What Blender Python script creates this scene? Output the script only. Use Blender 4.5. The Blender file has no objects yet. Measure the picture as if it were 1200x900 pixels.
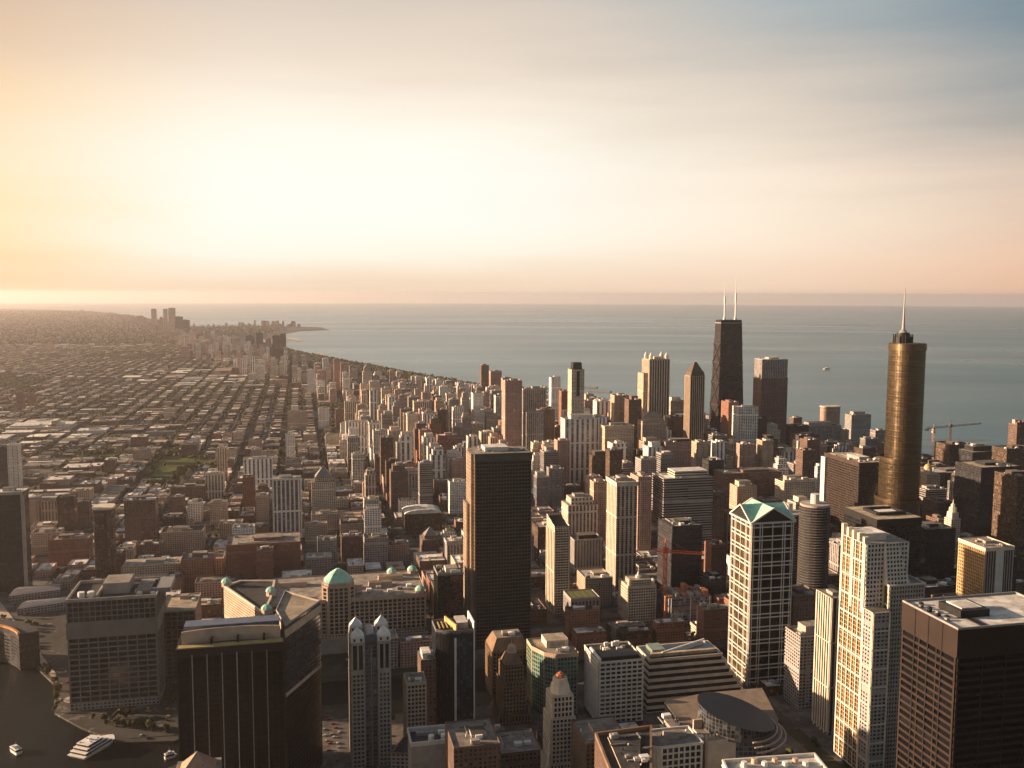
import bpy, math, random
import numpy as np
from mathutils import Vector, Matrix, Euler
from mathutils import geometry as mgeo

R = math.radians
scn = bpy.context.scene
col = scn.collection

# ------------------------------------------------------------------ camera
EYE = 412.0
FPX = 1100.0
cam_d = bpy.data.cameras.new('camera')
cam_d.sensor_width = 36.0
cam_d.lens = 36.0 * FPX / 1200.0
cam_d.clip_start = 1.0
cam_d.clip_end = 200000.0
cam = bpy.data.objects.new('camera', cam_d)
col.objects.link(cam)
CAM_R = Matrix.Rotation(R(-12.7), 3, 'Z') @ Matrix.Rotation(R(90 - 5.5), 3, 'X') @ Matrix.Rotation(R(0.22), 3, 'Z')
cam.matrix_world = Matrix.Translation((0, 0, EYE)) @ CAM_R.to_4x4()
scn.camera = cam

# ------------------------------------------------------------------ exposure and sampling
scn.render.engine = 'CYCLES'
scn.view_settings.view_transform = 'Standard'
scn.view_settings.look = 'None'
scn.view_settings.gamma = 1.0
scn.view_settings.use_curve_mapping = False
scn.view_settings.exposure = 1.4
cy = scn.cycles
cy.use_denoising = True
cy.max_bounces = 5
cy.diffuse_bounces = 2
cy.glossy_bounces = 2
cy.transmission_bounces = 1
cy.volume_bounces = 2
cy.transparent_max_bounces = 4
cy.caustics_reflective = False
cy.caustics_refractive = False

# ------------------------------------------------------------------ sky and sun
SUN_AZ = 287.0      # compass bearing of the sun
SUN_EL = 12.0
wd = bpy.data.worlds.new('World')
scn.world = wd
wd.use_nodes = True
wt = wd.node_tree
for n in list(wt.nodes):
    wt.nodes.remove(n)


def wn(kind, **kw):
    n = wt.nodes.new(kind)
    for k, v in kw.items():
        setattr(n, k, v)
    return n


def wmath(op, a, b=None, c=None, clamp=False):
    n = wn('ShaderNodeMath', operation=op, use_clamp=clamp)
    for i, x in enumerate((a, b, c)):
        if x is None:
            continue
        if isinstance(x, (int, float)):
            n.inputs[i].default_value = x
        else:
            wt.links.new(x, n.inputs[i])
    return n.outputs[0]


def wmix(fac, a, b, blend='MIX'):
    n = wn('ShaderNodeMix', data_type='RGBA', blend_type=blend)
    for i, x in ((0, fac), (6, a), (7, b)):
        if isinstance(x, (int, float)):
            n.inputs[i].default_value = x
        elif isinstance(x, tuple):
            n.inputs[i].default_value = (*x, 1)
        else:
            wt.links.new(x, n.inputs[i])
    return n.outputs[2]


sky = wn('ShaderNodeTexSky', sky_type='NISHITA')
sky.sun_disc = False
sky.sun_elevation = R(SUN_EL)
sky.sun_rotation = R(SUN_AZ)
sky.altitude = 400
sky.air_density = 1.3
sky.dust_density = 4.0
sky.ozone_density = 1.5
bg = wn('ShaderNodeBackground')
wo = wn('ShaderNodeOutputWorld')
wt.links.new(bg.outputs[0], wo.inputs[0])
# thin sunset cloud veil in front of the clear sky: its brightness and tint follow the compass bearing and the height above the horizon
gm = wn('ShaderNodeTexCoord')
sp = wn('ShaderNodeSeparateXYZ')
wt.links.new(gm.outputs['Generated'], sp.inputs[0])
az = wmath('MULTIPLY', wmath('ARCTAN2', sp.outputs[0], sp.outputs[1]), 57.2958)
el = wmath('MULTIPLY', wmath('ARCSINE', sp.outputs[2]), 57.2958)
# long wind-drawn streaks
mp = wn('ShaderNodeMapping')
mp.inputs['Rotation'].default_value = (0, R(14), R(20))
mp.inputs['Scale'].default_value = (1.2, 1.2, 11.0)
wt.links.new(gm.outputs['Generated'], mp.inputs[0])
nz = wn('ShaderNodeTexNoise')
nz.inputs['Scale'].default_value = 1.8
nz.inputs['Detail'].default_value = 5
nz.inputs['Roughness'].default_value = 0.5
wt.links.new(mp.outputs[0], nz.inputs[0])
streak = wmath('SUBTRACT', nz.outputs[0], 0.5)
el_w = wmath('ADD', el, wmath('MULTIPLY', streak, 4.0))
az_w = wmath('ADD', az, wmath('MULTIPLY', streak, 9.0))
t_el = wmath('MULTIPLY', wmath('ADD', el_w, 2.0), 1 / 30.0, clamp=True)


def s2l(c):
    return tuple(((x / 255.0) / 12.92 if x / 255.0 <= 0.04045 else (((x / 255.0) + 0.055) / 1.055) ** 2.4) for x in c)


def veil(stops):
    n = wn('ShaderNodeValToRGB')
    n.color_ramp.interpolation = 'CARDINAL'
    cr = n.color_ramp
    while len(cr.elements) > 1:
        cr.elements.remove(cr.elements[-1])
    for i, (e, c) in enumerate(stops):
        q = cr.elements[0] if i == 0 else cr.elements.new((e + 2) / 30.0)
        q.position = (e + 2) / 30.0
        q.color = (*s2l(c), 1)
    wt.links.new(t_el, n.inputs[0])
    return n.outputs[0]


vL = veil([(-2, (252, 212, 162)), (0.5, (254, 214, 160)), (3, (255, 218, 154)), (7, (252, 218, 160)), (11, (240, 198, 148)), (16, (204, 172, 144)), (28, (150, 150, 150))])
vC = veil([(-2, (240, 214, 186)), (0.5, (247, 224, 198)), (2.5, (255, 248, 232)), (6, (255, 253, 244)), (9.5, (255, 247, 232)), (12.5, (240, 224, 206)), (17, (208, 196, 184)), (28, (150, 160, 168))])
vM = veil([(-2, (240, 210, 184)), (0.5, (246, 216, 190)), (4, (253, 234, 212)), (8, (242, 224, 205)), (13, (202, 194, 184)), (18, (156, 172, 178)), (28, (105, 132, 150))])
vR = veil([(-2, (216, 170, 142)), (0.5, (226, 176, 144)), (3, (222, 182, 156)), (7, (174, 156, 146)), (11, (124, 136, 142)), (17, (66, 106, 130)), (28, (50, 85, 112))])


def az_t(a, b):
    n = wn('ShaderNodeMapRange', interpolation_type='SMOOTHSTEP')
    n.inputs[1].default_value = a
    n.inputs[2].default_value = b
    wt.links.new(az_w, n.inputs[0])
    return n.outputs[0]


v1 = wmix(az_t(-26, -1), vL, vC)
v2 = wmix(az_t(7, 33), v1, vM)
v3 = wmix(az_t(25, 52), v2, vR)
# the veil thins out away from the sunset
far_w = wn('ShaderNodeMapRange', interpolation_type='SMOOTHSTEP')
far_w.inputs[1].default_value = 48
far_w.inputs[2].default_value = 112
far_w.inputs[3].default_value = 0.93
far_w.inputs[4].default_value = 0.04
wt.links.new(wmath('ABSOLUTE', wmath('ADD', az, 5.0)), far_w.inputs[0])
up_w = wn('ShaderNodeMapRange', interpolation_type='SMOOTHSTEP')
up_w.inputs[1].default_value = 20
up_w.inputs[2].default_value = 60
up_w.inputs[3].default_value = 1.0
up_w.inputs[4].default_value = 0.12
wt.links.new(el, up_w.inputs[0])
veil10 = wmix(1.0, v3, (8.2, 8.2, 8.2), 'MULTIPLY')
sky_mix = wmix(wmath('MULTIPLY', far_w.outputs[0], up_w.outputs[0]), wmix(1.0, sky.outputs[0], (1.06, 0.98, 0.94), 'MULTIPLY'), veil10)
wt.links.new(sky_mix, bg.inputs[0])
bg.inputs[1].default_value = 0.05

sun_d = bpy.data.lights.new('sun', 'SUN')
sun_d.energy = 5.0
sun_d.angle = R(0.6)
sun_d.color = (1.0, 0.71, 0.47)
sun = bpy.data.objects.new('sun', sun_d)
col.objects.link(sun)
_sd = Vector((math.sin(R(SUN_AZ)) * math.cos(R(SUN_EL)), math.cos(R(SUN_AZ)) * math.cos(R(SUN_EL)), math.sin(R(SUN_EL))))
sun.rotation_euler = _sd.to_track_quat('Z', 'Y').to_euler()
sun.location = _sd * 3000

# ------------------------------------------------------------------ surveying helpers (bearings from the viewing deck)
EARTH = 2 * 6371000.0 * 1.16


def drop(x, y):
    return -(x * x + y * y) / EARTH


def sight(px, py):
    return CAM_R @ Vector(((px - 600.0) / FPX, (450.0 - py) / FPX, -1.0))


def at_h(px, py, h=0.0):
    """the point at height h that is seen in that direction"""
    v = sight(px, py)
    t = (h - EYE) / v.z
    for _ in range(3):
        t = (h + drop(v.x * t, v.y * t) - EYE) / v.z
    return (v.x * t, v.y * t)


def at_d(px, py, d):
    """x and height of the point d metres north that is seen in that direction"""
    v = sight(px, py)
    t = d / v.y
    return (v.x * t, EYE + v.z * t)


CAM_RI = CAM_R.inverted()


def seen(x, y, z):
    p = CAM_RI @ Vector((x, y, z - EYE))
    if p.z > -1:
        return (-9999, -9999)
    return (600 + FPX * p.x / -p.z, 450 - FPX * p.y / -p.z)


# ------------------------------------------------------------------ materials
MATS = {}


class Net:
    def __init__(self, name):
        self.m = bpy.data.materials.new(name)
        self.m.use_nodes = True
        self.t = self.m.node_tree
        self.p = self.t.nodes['Principled BSDF']

    def n(self, kind, **kw):
        q = self.t.nodes.new(kind)
        for k, v in kw.items():
            setattr(q, k, v)
        return q

    def put(self, sock, x):
        if isinstance(x, (int, float)):
            sock.default_value = x
        elif isinstance(x, tuple):
            sock.default_value = (*x, 1) if len(x) == 3 and sock.type == 'RGBA' else x
        else:
            self.t.links.new(x, sock)

    def math(self, op, a, b=None, c=None, clamp=False):
        q = self.n('ShaderNodeMath', operation=op, use_clamp=clamp)
        for i, x in enumerate((a, b, c)):
            if x is not None:
                self.put(q.inputs[i], x)
        return q.outputs[0]

    def mix(self, fac, a, b, blend='MIX'):
        q = self.n('ShaderNodeMix', data_type='RGBA', blend_type=blend)
        self.put(q.inputs[0], fac)
        self.put(q.inputs[6], a)
        self.put(q.inputs[7], b)
        return q.outputs[2]

    def noise(self, vec, scale, detail=3, rough=0.55, out=0):
        q = self.n('ShaderNodeTexNoise')
        q.inputs['Scale'].default_value = scale
        q.inputs['Detail'].default_value = detail
        q.inputs['Roughness'].default_value = rough
        if vec is not None:
            self.put(q.inputs['Vector'], vec)
        return q.outputs[out]

    def range(self, x, a, b, c=0.0, d=1.0):
        q = self.n('ShaderNodeMapRange')
        for i, v in enumerate((x, a, b, c, d)):
            self.put(q.inputs[i], v)
        return q.outputs[0]

    def pos(self):
        return self.n('ShaderNodeNewGeometry').outputs['Position']

    def rnd(self):
        return self.n('ShaderNodeObjectInfo').outputs['Random']

    def rgb(self, r, g, b):
        q = self.n('ShaderNodeCombineXYZ')
        for i, x in enumerate((r, g, b)):
            self.put(q.inputs[i], x)
        return q.outputs[0]


def plain(name, c, rough=0.85, metal=0.0, var=0.25, scale=0.15, spec=0.3, vary_obj=0.0):
    """painted, stone or metal surface with weather-made unevenness"""
    if name in MATS:
        return MATS[name]
    k = Net(name)
    f = k.noise(k.pos(), scale, 5, 0.6)
    f2 = k.range(f, 0.3, 0.7, 1 - var, 1 + var)
    c1 = k.mix(1.0, c, k.rgb(f2, f2, f2), 'MULTIPLY')
    if name.startswith('roof'):
        vo = k.n('ShaderNodeTexVoronoi')
        vo.inputs['Scale'].default_value = 0.16
        k.put(vo.inputs['Vector'], k.pos())
        sx = k.n('ShaderNodeSeparateXYZ')
        k.put(sx.inputs[0], vo.outputs['Color'])
        pt = k.range(sx.outputs[0], 0, 1, 0.72, 1.18)
        c1 = k.mix(1.0, c1, k.rgb(pt, pt, pt), 'MULTIPLY')
    if vary_obj:
        r = k.range(k.rnd(), 0, 1, 1 - vary_obj, 1 + vary_obj)
        c1 = k.mix(1.0, c1, k.rgb(r, r, r), 'MULTIPLY')
    k.put(k.p.inputs['Base Color'], c1)
    k.p.inputs['Roughness'].default_value = rough
    k.p.inputs['Metallic'].default_value = metal
    k.p.inputs['Specular IOR Level'].default_value = spec
    MATS[name] = k.m
    return k.m


def glassy(name, c, rough=0.12, spec=0.6, metal=0.0):
    """window glass seen from outside, every pane a little different"""
    if name in MATS:
        return MATS[name]
    k = Net(name)
    g = k.n('ShaderNodeNewGeometry')
    r = k.math('FRACT', k.math('ADD', g.outputs['Random Per Island'], k.rnd()))
    lum = k.range(k.math('POWER', r, 3.0), 0, 1, 0.7, 2.0)
    k.put(k.p.inputs['Base Color'], k.mix(1.0, c, k.rgb(lum, lum, k.math('MULTIPLY', lum, 0.93)), 'MULTIPLY'))
    k.p.inputs['Roughness'].default_value = rough
    k.p.inputs['Metallic'].default_value = metal
    k.p.inputs['Specular IOR Level'].default_value = spec
    bm_ = k.n('ShaderNodeBump')
    bm_.inputs['Strength'].default_value = 0.25
    bm_.inputs['Distance'].default_value = 0.5
    k.put(bm_.inputs['Height'], k.noise(k.pos(), 0.12, 2, 0.5))
    k.put(k.p.inputs['Normal'], bm_.outputs[0])
    MATS[name] = k.m
    return k.m


def facade(name, wall, glass, bay=3.2, flr=3.2, wx=0.6, wz=0.55, pier=0, band=0, rough=0.85, grough=0.15, vary=0.16, metal=0.0, gmetal=0.0, gvar=1.0):
    """wall with rows of windows laid out in metres along the wall (u) and up it (v); pier: every n-th bay is blank; band: every n-th floor is blank"""
    if name in MATS:
        return MATS[name]
    k = Net(name)
    uv = k.n('ShaderNodeUVMap')
    s = k.n('ShaderNodeSeparateXYZ')
    k.put(s.inputs[0], uv.outputs[0])
    u = k.math('DIVIDE', s.outputs[0], bay)
    v = k.math('DIVIDE', s.outputs[1], flr)
    iu, iv = k.math('FLOOR', u), k.math('FLOOR', v)
    fu = k.math('ABSOLUTE', k.math('SUBTRACT', k.math('FRACT', u), 0.5))
    fv = k.math('ABSOLUTE', k.math('SUBTRACT', k.math('FRACT', v), 0.5))
    m = k.math('MULTIPLY', k.math('LESS_THAN', fu, wx / 2), k.math('LESS_THAN', fv, wz / 2))
    if pier:
        m = k.math('MULTIPLY', m, k.math('GREATER_THAN', k.math('FLOORED_MODULO', iu, float(pier)), 0.5))
    if band:
        m = k.math('MULTIPLY', m, k.math('GREATER_THAN', k.math('FLOORED_MODULO', iv, float(band)), 0.5))
    rnd = k.rnd()
    w = k.n('ShaderNodeTexWhiteNoise', noise_dimensions='3D')
    k.put(w.inputs[0], k.rgb(iu, iv, k.math('MULTIPLY', rnd, 37.0)))
    w1 = k.n('ShaderNodeTexWhiteNoise', noise_dimensions='2D')
    k.put(w1.inputs[0], k.rgb(iv, k.math('MULTIPLY', rnd, 91.0), 0.0))
    lum = k.range(k.math('POWER', w.outputs[0], 4.0), 0, 1, 1 - 0.5 * gvar, 1 + 3.4 * gvar)
    lum = k.math('MULTIPLY', lum, k.range(w1.outputs[0], 0, 1, 0.75, 1.25))
    # plant floors without windows
    m = k.math('MULTIPLY', m, k.math('GREATER_THAN', k.math('FLOORED_MODULO', k.math('ADD', iv, k.math('FLOOR', k.math('MULTIPLY', rnd, 17.0))), 17.0), 0.5))
    gc = k.mix(1.0, glass, k.rgb(lum, lum, lum), 'MULTIPLY')
    st = k.range(k.noise(k.pos(), 0.06, 4, 0.65), 0.3, 0.7, 0.82, 1.15)
    ob = k.range(rnd, 0, 1, 1 - vary, 1 + vary)
    ob = k.math('MULTIPLY', ob, st)
    wc = k.mix(1.0, wall, k.rgb(ob, ob, ob), 'MULTIPLY')
    k.put(k.p.inputs['Base Color'], k.mix(m, wc, gc))
    k.put(k.p.inputs['Roughness'], k.range(m, 0, 1, rough, grough))
    k.put(k.p.inputs['Metallic'], k.range(m, 0, 1, metal, gmetal))
    k.put(k.p.inputs['Specular IOR Level'], k.range(m, 0, 1, 0.25, 0.6))
    MATS[name] = k.m
    return k.m


# ------------------------------------------------------------------ mesh collecting
class MB:
    """collects polygons with metre-scaled uv; build() links them as ONE mesh object"""

    def __init__(self):
        self.v, self.f, self.uv, self.mi = [], [], [], []

    def poly(self, pts, uvs=None, m=0):
        b = len(self.v)
        self.v.extend(pts)
        self.f.append(tuple(range(b, b + len(pts))))
        if uvs is None:
            uvs = [(p[0], p[1]) for p in pts]
        self.uv.extend(uvs)
        self.mi.append(m)

    def prism(self, ply, z0, z1, ms=0, mt=1, top=True, bottom=False, ply_top=None, z1s=None):
        """ply counter-clockwise"""
        n = len(ply)
        tp = ply_top or ply
        u = 0.0
        for i in range(n):
            a, b = ply[i], ply[(i + 1) % n]
            c, d = tp[(i + 1) % n], tp[i]
            L = math.hypot(b[0] - a[0], b[1] - a[1])
            zc = z1s[(i + 1) % n] if z1s else z1
            zd = z1s[i] if z1s else z1
            self.poly([(a[0], a[1], z0), (b[0], b[1], z0), (c[0], c[1], zc), (d[0], d[1], zd)],
                      [(u, z0), (u + L, z0), (u + L, zc), (u, zd)], ms)
            u += L
        if top:
            self.poly([(p[0], p[1], z1s[i] if z1s else z1) for i, p in enumerate(tp)], None, mt)
        if bottom:
            self.poly([(p[0], p[1], z0) for p in reversed(ply)], None, mt)

    def box(self, x0, x1, y0, y1, z0, z1, ms=0, mt=None, bottom=True):
        self.prism([(x0, y0), (x1, y0), (x1, y1), (x0, y1)], z0, z1, ms, ms if mt is None else mt, True, bottom)

    def cyl(self, cx, cy_, r, z0, z1, n=16, r1=None, ms=0, mt=None, bottom=True, a0=0.0):
        r1 = r if r1 is None else r1
        lo = [(cx + r * math.cos(a0 + 2 * math.pi * i / n), cy_ + r * math.sin(a0 + 2 * math.pi * i / n)) for i in range(n)]
        hi = [(cx + r1 * math.cos(a0 + 2 * math.pi * i / n), cy_ + r1 * math.sin(a0 + 2 * math.pi * i / n)) for i in range(n)]
        self.prism(lo, z0, z1, ms, ms if mt is None else mt, r1 > 1e-6, bottom, hi)

    def dome(self, cx, cy_, r, z0, h, n=16, k=5, m=0):
        for j in range(k):
            a, b = j / k * math.pi / 2, (j + 1) / k * math.pi / 2
            self.cyl(cx, cy_, r * math.cos(a), z0 + h * math.sin(a), z0 + h * math.sin(b), n, r * math.cos(b), m, m, False)

    def beam(self, a, b, w, m=0, h=None):
        """square bar between two points"""
        a, b = Vector(a), Vector(b)
        d = (b - a).normalized()
        up = Vector((0, 0, 1)) if abs(d.z) < 0.9 else Vector((1, 0, 0))
        s = d.cross(up).normalized() * (w / 2)
        t = s.cross(d).normalized() * ((h or w) / 2)
        q = [(-1, -1), (1, -1), (1, 1), (-1, 1)]
        A = [a + s * i + t * j for i, j in q]
        B = [b + s * i + t * j for i, j in q]
        for i in range(4):
            j = (i + 1) % 4
            self.poly([tuple(A[i]), tuple(A[j]), tuple(B[j]), tuple(B[i])], [(0, 0), (1, 0), (1, 1), (0, 1)], m)
        self.poly([tuple(p) for p in reversed(A)], None, m)
        self.poly([tuple(p) for p in B], None, m)

    def mesh(self, name, mats, loc=(0, 0, 0)):
        me = bpy.data.meshes.new(name)
        co = np.array(self.v, dtype=np.float64) - np.array(loc)
        me.from_pydata(co.tolist(), [], self.f)
        me.uv_layers.new(name='UVMap')
        me.uv_layers[0].data.foreach_set('uv', np.array(self.uv, dtype=np.float32).ravel())
        for m in mats:
            me.materials.append(m)
        me.polygons.foreach_set('material_index', np.array(self.mi, dtype=np.int32))
        me.update()
        return me

    def build(self, name, mats, parent=None, label=None, kind=None, loc=None):
        if not isinstance(mats, (list, tuple)):
            mats = [mats]
        if parent is not None:
            loc = tuple(parent.location) if parent.parent is None else tuple(parent.parent.location)
        o = bpy.data.objects.new(name, self.mesh(name, mats, loc or (0, 0, 0)))
        if parent is not None:
            o.parent = parent
        elif loc:
            o.location = loc
        col.objects.link(o)
        if label:
            o['label'] = label
        if kind:
            o['kind'] = kind
        return o


THINGS = []


def thing(name, label, cat, x, y, group=None, z=None):
    o = bpy.data.objects.new(name, None)
    o.empty_display_size = 5
    o.location = (x, y, drop(x, y) if z is None else z)
    col.objects.link(o)
    o['label'] = label
    o['category'] = cat
    if group:
        o['group'] = group
    THINGS.append(o)
    return o


def ccw(p):
    s = sum(p[i][0] * p[(i + 1) % len(p)][1] - p[(i + 1) % len(p)][0] * p[i][1] for i in range(len(p)))
    return p if s > 0 else p[::-1]


def rect(x0, x1, y0, y1):
    return [(x0, y0), (x1, y0), (x1, y1), (x0, y1)]


def inset(p, d):
    """shrink a convex counter-clockwise polygon by d metres"""
    n = len(p)
    out = []
    for i in range(n):
        a, b, c = Vector(p[i - 1]), Vector(p[i]), Vector(p[(i + 1) % n])
        e1, e2 = (b - a).normalized(), (c - b).normalized()
        n1, n2 = Vector((-e1.y, e1.x)), Vector((-e2.y, e2.x))
        k = n1 + n2
        out.append(tuple(b + k * (d / max(0.3, k.dot(n1)))))
    return out


FOOT = []       # footprints already taken: x0, x1, y0, y1


def claim(ply, pad=4):
    xs, ys = [p[0] for p in ply], [p[1] for p in ply]
    FOOT.append((min(xs) - pad, max(xs) + pad, min(ys) - pad, max(ys) + pad))


def free(x0, x1, y0, y1):
    for a, b, c, d in FOOT:
        if x0 < b and x1 > a and y0 < d and y1 > c:
            return False
    return True


SHARED = {}


def pane_mesh(w, h, mat):
    k = (round(w, 2), round(h, 2), mat.name)
    if k not in SHARED:
        b = MB()
        w2 = w / 2
        b.poly([(-w2, 0, -h / 2), (w2, 0, -h / 2), (w2, 0, h / 2), (-w2, 0, h / 2)], [(0, 0), (w, 0), (w, h), (0, h)])
        # a shallow tray: the pane's own edge stands proud of the wall behind it
        b.poly([(-w2, 0, h / 2), (w2, 0, h / 2), (w2, 0.12, h / 2), (-w2, 0.12, h / 2)], None)
        b.poly([(-w2, 0.12, -h / 2), (w2, 0.12, -h / 2), (w2, 0, -h / 2), (-w2, 0, -h / 2)], None)
        SHARED[k] = b.mesh('window', [mat])
    return SHARED[k]


def relief(root, ply, z0, z1, bay, flr, pw, sh, dep, wall, glass, skip=None, wins=100, zsplit=None, corner=1.0, name='facade_frame', blank=None, sides=None):
    """real piers and spandrels standing out from the walls that face the deck, and window panes between them.
    The 100 panes that show largest are parts of their own, the others one part."""
    fr, pn = MB(), []
    n = len(ply)
    for i in range(n):
        a, b = Vector(ply[i]), Vector(ply[(i + 1) % n])
        e = b - a
        L = e.length
        e = e / L
        nr = Vector((e.y, -e.x))
        if nr.dot(-(a + b) / 2) <= 0 or (sides is not None and i not in sides):
            continue
        nb = max(1, round((L - 2 * corner) / bay))
        bw = (L - 2 * corner) / nb
        nf = max(1, int((z1 - z0) / flr))
        fh = (z1 - z0) / nf

        def slab(u0, u1, w0, w1, d, k=0):
            p0, p1 = a + e * u0, a + e * u1
            q0, q1 = p0 + nr * d, p1 + nr * d
            fr.poly([(q0.x, q0.y, w0), (q1.x, q1.y, w0), (q1.x, q1.y, w1), (q0.x, q0.y, w1)], [(u0, w0), (u1, w0), (u1, w1), (u0, w1)], k)
            fr.poly([(q0.x, q0.y, w1), (q1.x, q1.y, w1), (p1.x, p1.y, w1), (p0.x, p0.y, w1)], None, k)
            fr.poly([(p0.x, p0.y, w0), (p1.x, p1.y, w0), (q1.x, q1.y, w0), (q0.x, q0.y, w0)], None, k)
            fr.poly([(p0.x, p0.y, w0), (q0.x, q0.y, w0), (q0.x, q0.y, w1), (p0.x, p0.y, w1)], None, k)
            fr.poly([(q1.x, q1.y, w0), (p1.x, p1.y, w0), (p1.x, p1.y, w1), (q1.x, q1.y, w1)], None, k)

        if pw > 0:
            for j in range(nb + 1):
                c = corner + j * bw
                u0 = 0.0 if j == 0 else c - pw / 2
                u1 = L if j == nb else c + pw / 2
                slab(u0, u1, z0, z1, dep)
        if sh > 0:
            for j in range(nf + 1):
                w0 = z0 + j * fh - (0 if j == 0 else sh / 2)
                w1 = z0 + j * fh + (0 if j == nf else sh / 2)
                if w1 - w0 > 0.05:
                    slab(0.0, L, w0, w1, dep * 0.93)
        ang = math.atan2(e.y, e.x)
        for f in range(nf):
            for j in range(nb):
                if blank and blank(i, j, f, nb, nf):
                    continue
                c = a + e * (corner + (j + 0.5) * bw) + nr * 0.12
                pn.append((c.x, c.y, z0 + (f + 0.5) * fh, bw - pw - 0.1, fh - sh - 0.1, ang))
    if fr.f:
        fr.build(name, [wall], root)
    pn.sort(key=lambda q: -(q[3] * q[4]) / ((q[0] ** 2 + q[1] ** 2 + (q[2] - EYE) ** 2)))
    # the ones in frame first
    def ok(q):
        s = seen(q[0], q[1], q[2])
        return 0 <= s[0] <= 1200 and 0 <= s[1] <= 900
    inf = [q for q in pn if ok(q)]
    out = [q for q in pn if not ok(q)]
    own = inf[:wins]
    rest = inf[wins:] + out
    rl = root.location
    for q in own:
        o = bpy.data.objects.new('window', pane_mesh(q[3], q[4], glass))
        o.parent = root
        o.location = (q[0] - rl.x, q[1] - rl.y, q[2] - rl.z)
        o.rotation_euler = (0, 0, q[5])
        col.objects.link(o)
    if rest:
        b = MB()
        for x, y, z, w, h, an in rest:
            dx, dy = math.cos(an) * w / 2, math.sin(an) * w / 2
            b.poly([(x - dx, y - dy, z - h / 2), (x + dx, y + dy, z - h / 2), (x + dx, y + dy, z + h / 2), (x - dx, y - dy, z + h / 2)], [(0, 0), (w, 0), (w, h), (0, h)])
        b.build('window', [glass], root, kind='stuff')


def parapet(root, ply, z, h, t, mat, name='parapet'):
    b = MB()
    inn = inset(ply, t)
    n = len(ply)
    for i in range(n):
        j = (i + 1) % n
        a, c = ply[i], ply[j]
        d, e = inn[i], inn[j]
        b.poly([(a[0], a[1], z), (c[0], c[1], z), (c[0], c[1], z + h), (a[0], a[1], z + h)], None)
        b.poly([(a[0], a[1], z + h), (c[0], c[1], z + h), (e[0], e[1], z + h), (d[0], d[1], z + h)], None)
        b.poly([(d[0], d[1], z + h), (e[0], e[1], z + h), (e[0], e[1], z), (d[0], d[1], z)], None)
    return b.build(name, [mat], root)

# ------------------------------------------------------------------ land, lake, river
def P(px, py, h=0.0):
    return at_h(px, py, h)


SHORE = [(9000, -20000), (4000, -3000), (1750, 0), (1800, 700), (2000, 1000), (2250, 1250), (2000, 1450), (1650, 1900),
         (1500, 2300), (1050, 2600), (950, 2900), (1000, 3300), (880, 3900), (740, 4400), (520, 5000), (380, 5500),
         (230, 6000), (20, 6700), (-130, 7400), (-330, 8200), P(335, 391), P(350, 388), P(386, 386.5), P(375, 383.5), P(330, 382),
         P(290, 382), (-1350, 11500), (-1750, 13000), (-2400, 15500), (-2900, 18500), (-5000, 24500), (-13500, 36000), (-22000, 50000), (-34000, 66000)]
LAND = SHORE + [(-60000, 40000), (-71000, 8000), (-64000, -30000), (-20000, -55000)]
RIVER = [(-760, 1700), (-420, 1250), P(0, 728), P(30, 770), P(62, 800), P(64, 835), P(95, 852), P(140, 870), P(205, 868), (0, 985), (700, 985),
         (1300, 1010), (2300, 1060), (2300, 960), (1300, 930), (700, 925), (0, 925), (-60, 880), (-150, 800), (-165, 600),
         (-165, -500), (-235, -500), (-240, 700), (-380, 900), (-480, 1150), (-820, 1650)]


def pip(x, y, p):
    c = False
    n = len(p)
    j = n - 1
    for i in range(n):
        if (p[i][1] > y) != (p[j][1] > y) and x < (p[j][0] - p[i][0]) * (y - p[i][1]) / (p[j][1] - p[i][1]) + p[i][0]:
            c = not c
        j = i
    return c


def on_land(x, y):
    return pip(x, y, LAND) and not pip(x, y, RIVER)


def fan(name, inside, edges_of, z, mats, kind='structure', skirt=0.0):
    """one sheet that follows the curve of the earth, cut along the given outlines"""
    pts, edges = [], []
    for ply in edges_of:
        b = len(pts)
        q = []
        for i in range(len(ply)):
            a, c = Vector(ply[i]), Vector(ply[(i + 1) % len(ply)])
            k = max(1, int((c - a).length / max(400, a.length * 0.12)))
            q += [a + (c - a) * (t / k) for t in range(k)]
        pts += q
        edges += [(b + i, b + (i + 1) % len(q)) for i in range(len(q))]
    r = 250.0
    while r < 76000:
        m = 64 if r > 2000 else 32
        for i in range(m):
            a = 2 * math.pi * (i + 0.37) / m
            pts.append(Vector((r * math.sin(a), r * math.cos(a))))
        r *= 1.14
    pts.append(Vector((0.0, 0.0)))
    vs, es, fs, *_ = mgeo.delaunay_2d_cdt(pts, edges, [], 0, 0.01)
    b = MB()
    keep = []
    for f in fs:
        cx = sum(vs[i].x for i in f) / len(f)
        cy2 = sum(vs[i].y for i in f) / len(f)
        if inside(cx, cy2):
            keep.append(f)
    me = bpy.data.meshes.new(name)
    used = sorted({i for f in keep for i in f})
    ix = {u: k for k, u in enumerate(used)}
    co = [(vs[i].x, vs[i].y, z + drop(vs[i].x, vs[i].y)) for i in used]
    fl = [tuple(ix[i] for i in f) for f in keep]
    if skirt:
        cnt = {}
        for f in fl:
            for i in range(len(f)):
                e = (f[i], f[(i + 1) % len(f)])
                k = (min(e), max(e))
                cnt[k] = None if k in cnt else e
        n0 = len(co)
        co += [(x, y, zz - skirt) for x, y, zz in co]
        fl += [(e[1], e[0], e[0] + n0, e[1] + n0) for e in cnt.values() if e]
    me.from_pydata(co, [], fl)
    for m in mats:
        me.materials.append(m)
    me.update()
    o = bpy.data.objects.new(name, me)
    o['kind'] = kind
    col.objects.link(o)
    return o


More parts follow.
